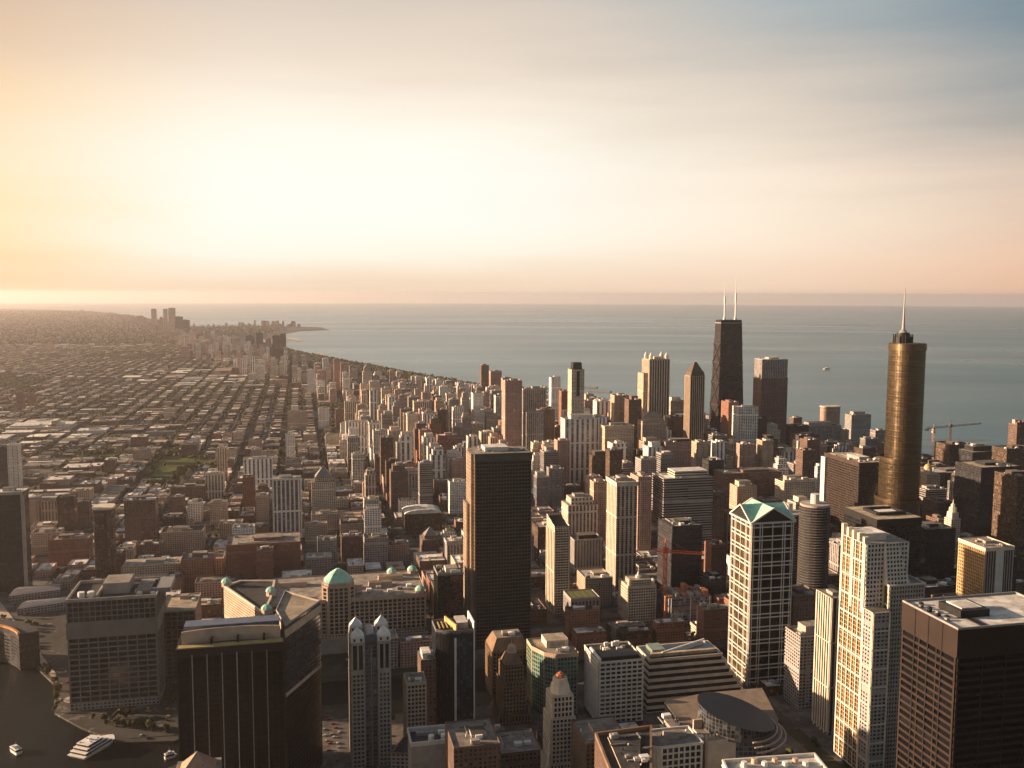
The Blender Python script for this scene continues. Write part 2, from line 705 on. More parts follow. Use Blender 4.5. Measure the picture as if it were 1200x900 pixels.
def mat_ground():
    k = Net('ground_asphalt')
    ps = k.pos()
    n1 = k.noise(ps, 0.0016, 4, 0.6)
    n2 = k.noise(ps, 0.02, 5, 0.7)
    n3 = k.noise(ps, 0.07, 2, 0.6)
    base = k.mix(k.range(n2, 0.35, 0.65), (0.045, 0.040, 0.036), (0.085, 0.074, 0.062))
    lot = k.mix(k.math('GREATER_THAN', n3, 0.62), base, (0.15, 0.13, 0.11))
    # quarters with more lawns and tree cover
    c = k.mix(k.range(n1, 0.45, 0.62), lot, k.mix(k.range(n2, 0.4, 0.6), (0.028, 0.036, 0.014), (0.06, 0.055, 0.03)))
    k.put(k.p.inputs['Base Color'], c)
    k.p.inputs['Roughness'].default_value = 0.95
    k.p.inputs['Specular IOR Level'].default_value = 0.15
    return k.m


def mat_water(name, c, rough, sc, strength):
    k = Net(name)
    ps = k.pos()
    f = k.noise(ps, 0.0009, 4, 0.6)
    k.put(k.p.inputs['Base Color'], k.mix(k.range(f, 0.35, 0.65), c, tuple(x * 1.25 for x in c)))
    st_ = k.n('ShaderNodeMapping')
    st_.inputs['Rotation'].default_value = (0, 0, 0.5)
    st_.inputs['Scale'].default_value = (0.00012, 0.0007, 1.0)
    k.put(st_.inputs[0], ps)
    w_ = k.noise(st_.outputs[0], 1.0, 5, 0.62)
    k.put(k.p.inputs['Roughness'], k.range(w_, 0.38, 0.62, rough * 0.9, rough * 1.15))
    k.p.inputs['Specular IOR Level'].default_value = 0.5 if name.startswith('lake') else 0.1
    b = k.n('ShaderNodeBump')
    b.inputs['Strength'].default_value = strength
    b.inputs['Distance'].default_value = 2.0
    mp = k.n('ShaderNodeMapping')
    mp.inputs['Scale'].default_value = (1.0, 2.6, 1.0)
    k.put(mp.inputs[0], ps)
    k.put(b.inputs['Height'], k.noise(mp.outputs[0], sc, 6, 0.65))
    k.put(k.p.inputs['Normal'], b.outputs[0])
    return k.m


M_GROUND = mat_ground()
fan('ground', on_land, [LAND, RIVER], 0.0, [M_GROUND], skirt=4.0)
fan('lake', lambda x, y: math.hypot(x, y) < 75500 and not pip(x, y, [(-62000, 42000), (-73000, 8000), (-66000, -32000), (-20000, -58000), (0, -40000), (0, 0), (-3000, 14000), (-8000, 24500)]), [], -3.0,
    [mat_water('lake_water', (0.018, 0.082, 0.096), 0.30, 0.010, 1.0)])
fan('river', lambda x, y: pip(x, y, RIVER), [RIVER], -2.2, [mat_water('river_water', (0.006, 0.007, 0.006), 0.45, 0.05, 0.12)])

for p0_, p1_ in ((P(668, 452, 0), P(700, 454, 0)), (P(690, 457, 0), P(716, 459, 0)), (P(610, 457, 0), P(632, 460, 0))):
    b_ = MB()
    b_.beam((*p0_, -2.0), (*p1_, -2.0), 14, 0, 5)
    b_.build('breakwater', [plain('rubble_stone', (0.16, 0.14, 0.12), 0.95)], kind='structure')

# the air over the city
HZ = bpy.data.materials.new('haze_air')
HZ.use_nodes = True
ht = HZ.node_tree
ht.nodes.remove(ht.nodes['Principled BSDF'])
hv = ht.nodes.new('ShaderNodeVolumePrincipled')
hv.inputs['Color'].default_value = (1.0, 0.92, 0.92, 1)
hv.inputs['Density'].default_value = 2.5e-5
hv.inputs['Anisotropy'].default_value = 0.64
ht.links.new(hv.outputs[0], ht.nodes['Material Output'].inputs['Volume'])
_b = MB()
_b.box(-77000, 77000, -77000, 77000, -415, 464)
HAZE = _b.build('haze', [HZ], kind='stuff')

# ------------------------------------------------------------------ streets (asphalt ground) between raised city blocks
PARKS = [  # lawns that read as lawns in the photograph (outlined at ground level)
    [P(166, 545), P(182, 533), P(262, 540), P(250, 548), P(212, 552), P(203, 570), P(180, 570)],
    [P(178, 531), P(186, 524), P(214, 524), P(206, 533)],
    [P(318, 522), P(350, 521), P(352, 530), P(320, 531)],
    [P(92, 533), P(140, 529), P(150, 536), P(98, 542)],
]
LINCOLN = [(300, 4150), (700, 4150), (560, 4800), (440, 5250), (330, 5550), (190, 6000), (-20, 6650), (-180, 7400), (-380, 8200),
           (-640, 9400), (-800, 9400), (-620, 8200), (-420, 7300), (-330, 6600), (-200, 6000), (-20, 5400), (120, 4800)]


def in_park(x, y):
    return any(pip(x, y, p) for p in PARKS) or pip(x, y, LINCOLN)


def mat_block():
    k = Net('block_paving')
    ps = k.pos()
    n1 = k.noise(ps, 0.004, 3, 0.6)
    n2 = k.noise(ps, 0.045, 4, 0.7)
    pav = k.mix(k.range(n2, 0.4, 0.62), (0.075, 0.066, 0.058), (0.17, 0.15, 0.13))
    yard = k.mix(k.range(n2, 0.4, 0.6), (0.030, 0.038, 0.014), (0.085, 0.07, 0.045))
    s = k.n('ShaderNodeSeparateXYZ')
    k.put(s.inputs[0], ps)
    far = k.range(s.outputs[1], 1500, 2600)
    west = k.range(s.outputs[0], 150, -250)
    w = k.math('MULTIPLY', k.math('MULTIPLY', far, west), k.range(n1, 0.4, 0.55))
    k.put(k.p.inputs['Base Color'], k.mix(w, pav, yard))
    k.p.inputs['Roughness'].default_value = 0.95
    k.p.inputs['Specular IOR Level'].default_value = 0.15
    return k.m


def in_view(x, y, z=10, m=40):
    s = seen(x, y, z + drop(x, y))
    return -m < s[0] < 1200 + m and s[1] < 900 + 4 * m


BLOCKS = []
_b = MB()
for ix in range(-45, 22):
    for iy in range(2, 42):
        x0, x1 = 50 + 100 * ix + 8, 150 + 100 * ix - 8
        y0, y1 = iy * 200 + 9 - 100, iy * 200 + 191 - 100
        cs = [(x0, y0), (x1, y0), (x1, y1), (x0, y1), ((x0 + x1) / 2, (y0 + y1) / 2)]
        if iy == 5 and ix >= 0:
            # the strip of blocks between the river and the first cross street
            y0 = 1003 if ix < 7 else 1030
            cs = [(x0, y0), (x1, y0), (x1, y1), (x0, y1), ((x0 + x1) / 2, (y0 + y1) / 2)]
        if not any(in_view(x, y) for x, y in cs) or not all(on_land(x, y) for x, y in cs):
            continue
        if pip(cs[4][0], cs[4][1], LINCOLN):
            continue
        BLOCKS.append((x0, x1, y0, y1))
        z = drop(*cs[4])
        _b.box(x0, x1, y0, y1, z - 1.5, z + 0.15, bottom=False)
_b.build('pavement', [mat_block()], kind='structure')

M_LAWN = plain('lawn', (0.075, 0.085, 0.022), 0.95, var=0.3, scale=0.02, spec=0.1)
M_TURF = plain('park_turf', (0.040, 0.048, 0.018), 0.95, var=0.35, scale=0.012, spec=0.1)
M_SAND = plain('beach_sand', (0.50, 0.43, 0.33), 0.95, var=0.1, scale=0.01, spec=0.1)


def sheet(name, ply, h, m):
    b = MB()
    b.poly([(x, y, drop(x, y) + h) for x, y in ccw(ply)])
    return b.build(name, [m], kind='structure')


for p in PARKS:
    sheet('lawn', p, 0.6, M_LAWN)
for i in range(len(LINCOLN) // 2 - 1):
    n = len(LINCOLN)
    sheet('park_ground', [LINCOLN[i], LINCOLN[i + 1], LINCOLN[n - 2 - i], LINCOLN[n - 1 - i]], 0.9, M_TURF)
for p in ([P(361, 416), P(396, 424), P(397, 422), P(372, 413)], [P(446, 436), P(478, 446), P(482, 444), P(452, 433)],
          [P(334, 397), P(352, 400), P(354, 398), P(338, 395.5)], [P(556, 454), P(600, 462), P(603, 460), P(560, 452)]):
    sheet('beach', p, 1.4, M_SAND)
for p in ([P(302, 401), P(338, 401), P(336, 398.5), P(304, 398)],):
    sheet('lagoon', p, 1.5, bpy.data.materials['lake_water'])

# ------------------------------------------------------------------ shared surfaces
W_CREAM = (0.60, 0.50, 0.39)
W_WHITE = (0.80, 0.75, 0.68)
W_TAN = (0.46, 0.345, 0.25)
W_ROSE = (0.42, 0.275, 0.22)
W_BRICK = (0.24, 0.115, 0.075)
W_BROWN = (0.15, 0.095, 0.07)
W_GREY = (0.30, 0.27, 0.25)
W_DARK = (0.035, 0.032, 0.032)
G_DARK = (0.030, 0.030, 0.034)
G_BLUE = (0.05, 0.065, 0.085)
G_BRONZE = (0.06, 0.042, 0.03)

STYLE = {
    # key: (facade material, wall colour word, looks)
    'cream': (facade('facade_cream', W_CREAM, G_DARK, 3.6, 3.1, 0.62, 0.52), 'cream'),
    'creamrib': (facade('facade_cream_ribbed', W_CREAM, G_DARK, 6.0, 3.1, 0.5, 0.86), 'cream ribbed'),
    'white': (facade('facade_white', W_WHITE, G_DARK, 4.2, 3.1, 0.60, 0.50), 'white'),
    'whiterib': (facade('facade_white_ribbed', W_WHITE, G_DARK, 8.5, 3.2, 0.42, 0.9), 'white ribbed'),
    'whitebig': (facade('facade_white_bold', W_WHITE, G_BLUE, 11.0, 3.2, 0.45, 0.92), 'white and dark striped'),
    'whitegrid': (facade('facade_white_grid', W_WHITE, G_DARK, 5.6, 3.4, 0.72, 0.62), 'white gridded'),
    'tan': (facade('facade_tan', W_TAN, G_DARK, 3.4, 3.1, 0.55, 0.50), 'tan'),
    'tanrib': (facade('facade_tan_ribbed', W_TAN, G_DARK, 5.2, 3.1, 0.46, 0.88), 'tan ribbed'),
    'rose': (facade('facade_rose', W_ROSE, G_DARK, 3.6, 3.1, 0.50, 0.48), 'rose'),
    'brick': (facade('facade_brick', W_BRICK, G_DARK, 3.4, 3.3, 0.46, 0.50), 'red brick'),
    'brown': (facade('facade_brown', W_BROWN, G_DARK, 3.6, 3.4, 0.5, 0.5), 'brown'),
    'grey': (facade('facade_grey', W_GREY, G_DARK, 3.8, 3.4, 0.62, 0.52), 'grey'),
    'greyrib': (facade('facade_grey_ribbed', W_GREY, G_DARK, 4.6, 3.3, 0.5, 0.9), 'grey ribbed'),
    'ribbon': (facade('facade_ribbon', W_CREAM, G_DARK, 40.0, 3.9, 1.0, 0.52), 'cream banded'),
    'greyband': (facade('facade_grey_banded', W_GREY, G_DARK, 40.0, 3.9, 1.0, 0.55), 'grey banded'),
    'dark': (facade('facade_dark_glass', W_DARK, G_DARK, 3.0, 3.8, 0.8, 0.72, grough=0.15, gvar=0.35), 'dark glass'),
    'blue': (facade('facade_blue_glass', (0.16, 0.15, 0.15), G_BLUE, 3.4, 3.6, 0.82, 0.7, grough=0.15, gvar=0.5), 'blue glass'),
    'bronze': (facade('facade_bronze', (0.085, 0.055, 0.038), G_BRONZE, 3.4, 3.8, 0.62, 0.56), 'bronze brown'),
    'blueline': (facade('facade_blue_striped', W_WHITE, (0.03, 0.04, 0.07), 7.0, 3.2, 0.66, 0.95), 'blue and white striped'),
}
R_GRAVEL = plain('roof_gravel', (0.20, 0.17, 0.14), 0.95, var=0.35, scale=0.12, vary_obj=0.45)
R_WHITE = plain('roof_white', (0.62, 0.57, 0.50), 0.9, var=0.3, scale=0.10, vary_obj=0.2)
R_DARK = plain('roof_tar', (0.045, 0.042, 0.040), 0.95, var=0.4, scale=0.10, vary_obj=0.3)
R_TAN = plain('roof_tan', (0.34, 0.27, 0.19), 0.95, var=0.25, scale=0.1, vary_obj=0.2)
M_STEEL = plain('grey_metal', (0.30, 0.28, 0.26), 0.6, 0.3, 0.25, 0.3, vary_obj=0.4)
M_WHITE = plain('white_paint', (0.72, 0.68, 0.62), 0.7, 0, 0.12, 0.2)
M_BLACKM = plain('black_metal', (0.018, 0.017, 0.017), 0.5, 0.1, 0.3, 0.2, spec=0.25)
M_COPPER = plain('green_copper', (0.30, 0.54, 0.42), 0.75, 0, 0.22, 0.15)
M_CRANE_RED = plain('red_crane_paint', (0.78, 0.13, 0.06), 0.7, 0, 0.2, 0.2)
M_CREAM = plain('cream_stone', W_CREAM, 0.85, 0, 0.18, 0.1)
M_TANS = plain('tan_stone', W_TAN, 0.85, 0, 0.2, 0.1)
M_BROWNS = plain('brown_stone', (0.20, 0.125, 0.075), 0.85, 0, 0.25, 0.1)
M_CONC = plain('grey_concrete', (0.33, 0.29, 0.25), 0.9, 0, 0.2, 0.1)
M_WHITES = plain('white_stone', (0.60, 0.55, 0.48), 0.8, 0, 0.12, 0.1)
GL_DARK = glassy('dark_window_glass', (0.022, 0.022, 0.025))
GL_INK = glassy('ink_window_glass', (0.006, 0.006, 0.008), 0.22, 0.15)
GL_BLUE = glassy('blue_window_glass', (0.035, 0.05, 0.07))
GL_SUNLIT = glassy('bronze_window_glass', (0.07, 0.05, 0.03), 0.18, 0.6)  # sunset gold put into the glass colour, for west sides
GL_TEAL = glassy('teal_window_glass', (0.03, 0.10, 0.09), 0.15, 0.6)


def body(root, ply, z0, z1, mside, mroof, name='wall', label=None, ply_top=None, z1s=None):
    b = MB()
    b.prism(ply, z0, z1, 0, 0, top=False, ply_top=ply_top, z1s=z1s)
    o = b.build(name, [mside], root, label)
    if mroof is not None:
        b = MB()
        tp = ply_top or ply
        b.poly([(p[0], p[1], (z1s[i] if z1s else z1)) for i, p in enumerate(tp)])
        b.build('roof', [mroof], root)
    return o


def kit(root, x0, x1, y0, y1, z, rs, pent=0.5, ph=5, units=3, wallm=None, mast=0, name='penthouse', roofm=None):
    """what stands on a flat roof: a lift house, air handling units, sometimes a mast"""
    w, d = x1 - x0, y1 - y0
    if pent > 0:
        pw, pd = w * pent * rs.uniform(0.8, 1.15), d * pent * rs.uniform(0.8, 1.15)
        cx = (x0 + x1) / 2 + w * rs.uniform(-0.12, 0.12)
        cy2 = (y0 + y1) / 2 + d * rs.uniform(-0.08, 0.12)
        b = MB()
        b.box(cx - pw / 2, cx + pw / 2, cy2 - pd / 2, cy2 + pd / 2, z, z + ph, 0, 1, bottom=False)
        pt = b.build(name, [wallm or M_CONC, roofm or R_GRAVEL], root)
    else:
        pt = None
    for i in range(units):
        b = MB()
        s = rs.uniform(1.6, 3.4)
        ux, uy = rs.uniform(x0 + 3, x1 - 3), rs.uniform(y0 + 2.5, y0 + d * 0.35) if rs.random() < 0.6 else rs.uniform(y0 + 3, y1 - 3)
        b.box(ux - s, ux + s, uy - s * 0.7, uy + s * 0.7, z + 0.5, z + 0.5 + s * 0.9, 0)
        b.box(ux - s * 0.8, ux + s * 0.8, uy - s * 0.5, uy + s * 0.5, z, z + 0.5, 0)
        if rs.random() < 0.5:
            b.cyl(ux, uy, s * 0.4, z + 0.5 + s * 0.9, z + 1.0 + s * 0.9, 10)
        b.build('cooling_unit', [M_WHITE if rs.random() < 0.35 else M_STEEL], root)
    if y0 < 1500 and units >= 2:
        for i in range(units):
            b = MB()
            ux, uy = rs.uniform(x0 + 3, x1 - 3), rs.uniform(y0 + 3, y1 - 3)
            l_ = rs.uniform(0.15, 0.4)
            if rs.random() < 0.5:
                b.beam((ux, uy, z + 0.7), (min(x1 - 2, ux + w * l_), uy, z + 0.7), 0.9)
            else:
                b.beam((ux, uy, z + 0.7), (ux, min(y1 - 2, uy + d * l_), z + 0.7), 0.9)
            b.build('roof_duct', [M_STEEL], root)
        for i in range(units):
            b = MB()
            ux, uy = rs.uniform(x0 + 2, x1 - 2), rs.uniform(y0 + 2, y1 - 2)
            b.cyl(ux, uy, 0.5, z, z + rs.uniform(0.8, 2.2), 8)
            b.build('vent_pipe', [M_WHITE if i % 2 else M_BLACKM], root)
    if mast:
        b = MB()
        cx, cy2 = (x0 + x1) / 2, (y0 + y1) / 2
        b.cyl(cx, cy2, 0.5, z, z + mast, 6, 0.15)
        b.build('antenna', [M_STEEL], root)
    return pt


def front(xa, xb, yt, D):
    x0, z0 = at_d(xa, yt, D)
    x1, z1 = at_d(xb, yt, D)
    return x0, x1, (z0 + z1) / 2


def root_of(name, label, cat, ply, group=None):
    ply = ccw(ply)
    claim(ply)
    x = sum(p[0] for p in ply) / len(ply)
    y = sum(p[1] for p in ply) / len(ply)
    o = thing(name, label, cat, x, y, group)
    HERO_BOX.append((ply, None, o))
    return o


HERO_BOX = []

# ------------------------------------------------------------------ the towers one knows by their shape
def black_river_slab():
    # nearly black glass office slab in front of the river, its slanted wing behind
    D = 735
    x0, x1, z = front(206, 333, 758, D)
    ply = rect(x0, x1, D, D + 34)
    r = root_of('office_slab', 'nearly black glass office slab above the river with a tan concave roof screen', 'office tower', ply)
    body(r, ply, -1, z, STYLE['dark'][0], R_DARK)
    relief(r, ply, 0, z - 6, 4.4, 4.0, 0.12, 0.3, 0.2, M_BLACKM, GL_INK, wins=100, sides=[0, 1])
    parapet(r, inset(ply, -0.3), z - 5, 5.6, 1.0, M_BLACKM)
    for px in (226, 243.5, 261, 278.5, 296, 313.5):
        xx, _ = at_d(px, 800, D)
        b = MB()
        b.box(xx - 0.35, xx + 0.35, D - 1.1, D - 0.3, 0, z - 4, 0)
        b.build('fin', [M_STEEL], r)
    # the screen that wraps the plant on the roof
    n = 14
    b = MB()
    xs = [x0 + 3 + (x1 - x0 - 6) * i / n for i in range(n + 1)]
    ys = [D + 9 + 5.5 * (1 - (2 * i / n - 1) ** 2) for i in range(n + 1)]
    for i in range(n):
        b.prism([(xs[i], ys[i]), (xs[i + 1], ys[i + 1]), (xs[i + 1], ys[i + 1] + 1.2), (xs[i], ys[i] + 1.2)], z, z + 11, 0, 0, True, True)
    b.build('roof_screen', [M_TANS], r)
    b = MB()
    b.box(x0 + 1, x1 - 1, D + 1.2, D + 8, z, z + 1.2, 0)
    b.build('roof_terrace', [plain('ochre_terrace', (0.38, 0.28, 0.11), 0.9)], r)
    b = MB()
    b.box(x0 + 4, x1 - 4, D + 17, D + 31, z, z + 12.5, 0)
    b.build('plant_room', [plain('slate_blue_metal', (0.10, 0.12, 0.17), 0.5)], r)
    for q in (248, 279, 310):
        xx, _ = at_d(q, 800, D)
        b = MB()
        b.box(xx - 0.8, xx + 0.8, D + 6, D + 13, z + 1.2, z + 5, 0)
        b.build('screen_brace', [M_BLACKM], r)
    # wing
    h = z + 9
    A, B = at_h(334, 733, h), at_h(375, 704, h)
    back = (B[0] - 30, B[1] + 34)
    ply = ccw([A, B, back, (A[0] - 8, A[1] + 40)])
    r2 = root_of('office_wing', 'black slanting office wing with pale roof slab beside the black river slab', 'office tower', ply)
    body(r2, ply, -1, h - 1, STYLE['dark'][0], R_TAN)
    parapet(r2, ply, h - 1, 1.5, 0.6, M_CONC)
    for f0, f1 in ((0.93, 0.975), (0.60, 0.62)):
        b = MB()
        b.prism(inset(ply, -0.35), h * f0, h * f1, 0, 0, True, True)
        b.build('stone_band', [M_TANS], r2)
    relief(r2, ply, 2, h * 0.595, 5, 4.0, 0.12, 0.3, 0.2, M_BLACKM, GL_INK, wins=60)


def river_hotel():
    D = 965
    x0, x1, z = front(77, 183, 703, D)
    ply = rect(x0, x1, D, D + 62)
    r = root_of('exhibition_hotel', 'broad grey gridded hotel block on the river point with open plant on its roof', 'hotel', ply)
    body(r, ply, -1, z, STYLE['grey'][0], R_DARK)
    zb1, zb2 = at_d(130, 745, D)[1], at_d(130, 727, D)[1]
    M_HC = plain('shaded_hotel_concrete', (0.19, 0.165, 0.14), 0.9, 0, 0.2, 0.1)  # darker copy of the concrete, shade put into its colour
    relief(r, ply, 8, zb1, 8.6, 5.2, 1.0, 1.4, 0.9, M_HC, GL_DARK, wins=60, sides=[0, 1])
    relief(r, ply, zb2, z, 5.2, 5.0, 0.7, 0.9, 0.7, M_HC, GL_DARK, wins=40, sides=[0, 1], name='upper_facade_frame')
    b = MB()
    b.prism(inset(ply, -0.8), zb1, zb2, 0, 0, True, True)
    b.build('stone_band', [M_HC], r)
    parapet(r, inset(ply, -0.5), z, 3.0, 1.2, M_CONC)
    rs = random.Random(5)
    b = MB()
    b.box(x0 + 30, x0 + 55, D + 20, D + 50, z, z + 11, 0, 1)
    b.build('penthouse', [M_CONC, R_GRAVEL], r)
    for k in range(2):
        b = MB()
        b.cyl(x0 + 11 + k * 9, D + 14, 3.2, z, z + 5.5, 16)
        b.build('white_tank', [M_WHITE], r)
    for k in range(2):
        b = MB()
        b.box(x0 + 62 + k * 19, x0 + 76 + k * 19, D + 14, D + 52, z, z + 4 + k, 0)
        b.build('plant_box', [M_STEEL if k else R_GRAVEL], r)
    b = MB()
    b.box(x0 + 26.5, x0 + 28, D + 4, D + 60, z, z + 5, 0)
    b.build('dividing_wall', [M_CONC], r)
    kit(r, x0 + 58, x1, D, D + 60, z, rs, 0, 0, 6)
    # lower dark block to the right, behind
    D2 = 1010
    x0, x1, z = front(186, 229, 717, D2)
    ply = rect(x0, x1, D2, D2 + 58)
    r = root_of('office_block', 'dark flat roofed office block squeezed behind the grey gridded hotel', 'office block', ply)
    body(r, ply, -1, z, STYLE['brown'][0], R_TAN)
    relief(r, ply, 6, z, 6, 4.6, 0.7, 0.8, 0.5, M_BROWNS, GL_DARK, wins=50, sides=[0])
    parapet(r, ply, z, 1.2, 0.8, M_CONC)
    kit(r, x0, x1, D2 + 30, D2 + 56, z, rs, 0.3, 4, 3)


def green_dome(root, x, y, r_, z, h, n=8, drumh=4, drum=None):
    b = MB()
    b.cyl(x, y, r_ * 0.96, z, z + drumh, n, a0=math.pi / n)
    t = b.build('turret', [drum or M_TANS], root)
    b = MB()
    b.dome(x, y, r_, z + drumh, h, n, 4)
    b.cyl(x, y, 0.4, z + drumh + h * 0.95, z + drumh + h + 3, 5, 0.1)
    b.build('dome', [M_COPPER], t)


def river_mart():
    # the huge limestone block: river front, corner turrets and central tower
    D = 1066
    x0, x1, z = front(318, 499, 702, D)
    ply = rect(x0, x1, D, D + 95)
    r = root_of('trade_mart', 'huge tan limestone mart with green copper turret domes along the river', 'mart building', ply)
    body(r, ply, -1, z, STYLE['tan'][0], R_GRAVEL)
    relief(r, ply, 22, z - 3, 5.4, 4.4, 1.5, 1.0, 0.8, M_TANS, GL_DARK, wins=55, sides=[0])
    b = MB()
    b.prism(inset(ply, -0.9), z - 2.6, z + 1.4, 0, 0, False, True)
    b.build('cornice', [M_TANS], r)
    b = MB()
    b.box(x0 - 2, x1 + 2, D - 5, D - 0.9, -1, 17, 0)
    b.build('river_plinth', [M_CONC], r)
    for i, (a, c, dd) in enumerate(((x0 + 70, x0 + 104, 36), (x0 + 112, x0 + 140, 40), (x1 - 50, x1 - 20, 62), (x0 + 8, x0 + 40, 60))):
        b = MB()
        b.box(a, c, D + dd, D + dd + 9, z, z + 5, 0, 1)
        b.build('lift_house', [M_TANS, R_GRAVEL], r)
    for i in range(9):
        b = MB()
        uu = x0 + 60 + i * 12
        b.box(uu, uu + 6, D + 14 + (i % 3) * 8, D + 20 + (i % 3) * 8, z + 0.2, z + 3, 0)
        b.build('cooling_unit', [M_STEEL if i % 2 else M_WHITE], r)
    for x, y in ((x1 - 6, D + 6), (x1 - 6, D + 88), (x1 - 32, D + 84)):
        green_dome(r, x, y, 6.2, z, 5, drumh=4)
    # tower
    xa, xb, zt = front(378, 415.5, 687, D - 3)
    c = rect(xa, xb, D - 3, D + 30)
    oc = []
    ch = 6
    X0, X1, Y0, Y1 = xa, xb, D - 3, D + 30
    oc = [(X0 + ch, Y0), (X1 - ch, Y0), (X1, Y0 + ch), (X1, Y1 - ch), (X1 - ch, Y1), (X0 + ch, Y1), (X0, Y1 - ch), (X0, Y0 + ch)]
    body(r, oc, 0, zt, STYLE['tan'][0], R_GRAVEL, 'tower')
    relief(r, oc, 22, zt - 2, 5.0, 4.4, 1.5, 0.9, 0.7, M_TANS, GL_DARK, wins=45, name='tower_facade_frame')
    b = MB()
    b.prism(inset(oc, 1.5), zt, zt + 3, 0, 0, True)
    b.build('tower_attic', [M_TANS], r)
    b = MB()
    apex = ((X0 + X1) / 2, (Y0 + Y1) / 2)
    t1 = [(apex[0] + (p[0] - apex[0]) * 0.55, apex[1] + (p[1] - apex[1]) * 0.55) for p in inset(oc, 2.5)]
    t2 = [(apex[0] + (p[0] - apex[0]) * 0.12, apex[1] + (p[1] - apex[1]) * 0.12) for p in inset(oc, 2.5)]
    b.prism(inset(oc, 2.5), zt + 3, zt + 11, 0, 0, False, ply_top=t1)
    b.prism(t1, zt + 11, zt + 16, 0, 0, True, ply_top=t2)
    b.build('pyramid_roof', [M_COPPER], r)
    # western wing seen over the black slab
    h = z + 2
    a, b2 = at_h(262, 688, h), at_h(309, 720, h)
    c2 = at_h(318, 703, h)
    d2 = at_h(285, 676, h)
    ply = ccw([a, b2, c2, (c2[0] + 3, c2[1] + 70), (a[0] + 18, a[1] + 18)])
    r3 = root_of('mart_wing', 'sunlit golden stone wing with green cupolas showing over the black river slab', 'mart building', ply)
    body(r3, ply, -1, h, STYLE['tan'][0], R_DARK)
    parapet(r3, ply, h, 2, 2.5, M_CREAM)
    for q in (a, b2, (c2[0] - 4, c2[1] + 14)):
        green_dome(r3, q[0] + 3, q[1] + 3, 6, h, 5, drumh=5)


def pinnacle_tower():
    D = 792
    x0, x1, z = front(411, 458, 752, D)
    ply = rect(x0, x1, D, D + 38)
    r = root_of('pinnacled_tower', 'grey gridded tower with four white pyramid pinnacles and dark glass slot', 'office tower', ply)
    rec = 3.0
    xa, xb = x0 + (x1 - x0) * 0.35, x0 + (x1 - x0) * 0.67
    left = rect(x0, xa, D, D + 38)
    right = rect(xb, x1, D, D + 38)
    mid = rect(xa, xb, D + rec, D + 38 - rec)
    for p in (left, right):
        body(r, p, -1, z, M_CONC, R_TAN, 'flank_tower')
        # top storeys: tall dark strips; below: punched windows
        zt = z - 26
        relief(r, p, 0, zt - 2, 3.3, 3.7, 1.1, 1.5, 0.5, M_CONC, GL_DARK, wins=50, sides=[0, 3])
        relief(r, p, zt + 1, z - 2, 5.2, 23, 1.6, 1.0, 0.5, M_CONC, GL_DARK, wins=10, sides=[0, 3], name='upper_facade_frame')
    body(r, mid, -1, z - 4, STYLE['blue'][0], R_DARK, 'glass_slot')
    b = MB()
    mx = (xa + xb) / 2
    b.cyl(mx, D + rec - 0.1, 0.7, 0, z - 6, 6)
    b.build('mullion', [M_STEEL], r)
    # barrel roof
    b = MB()
    n = 12
    rr = (xb - xa) / 2 + 1.5
    prev = None
    for i in range(n + 1):
        a = math.pi * i / n
        p = (mx - rr * math.cos(a), z - 4 + rr * 1.25 * math.sin(a))
        if prev:
            b.poly([(prev[0], D + 6, prev[1]), (p[0], D + 6, p[1]), (p[0], D + 32, p[1]), (prev[0], D + 32, prev[1])])
            b.poly([(prev[0], D + 6, z - 4), (p[0], D + 6, z - 4), (p[0], D + 6, p[1]), (prev[0], D + 6, prev[1])])
            b.poly([(p[0], D + 32, z - 4), (prev[0], D + 32, z - 4), (prev[0], D + 32, prev[1]), (p[0], D + 32, p[1])])
        prev = p
    b.build('barrel_roof', [plain('bluegrey_roof', (0.12, 0.12, 0.15), 0.45)], r)
    for x in ((x0 + xa) / 2, (xb + x1) / 2):
        for y in (D + 5.5, D + 32):
            b = MB()
            w = (xa - x0) / 2 - 0.2
            b.box(x - w, x + w, y - w, y + w, z, z + 4, 0)
            t = b.build('pinnacle', [M_WHITES], r)
            b = MB()
            b.cyl(x, y, w * 1.25, z + 4, z + 5.5, 4, w * 1.25, a0=math.pi / 4)
            b.cyl(x, y, w * 1.15, z + 5.5, z + 12, 4, 0.2, a0=math.pi / 4)
            b.cyl(x, y, 0.25, z + 12, z + 14.5, 5, 0.1)
            b.build('pyramid_cap', [M_WHITE], t)
            b = MB()
            for sx in (-1, 1):
                b.box(x + sx * w * 0.5 - 0.8, x + sx * w * 0.5 + 0.8, y - w - 0.12, y - w, z + 0.8, z + 3.4, 0)
            b.build('louvre', [M_BLACKM], t)


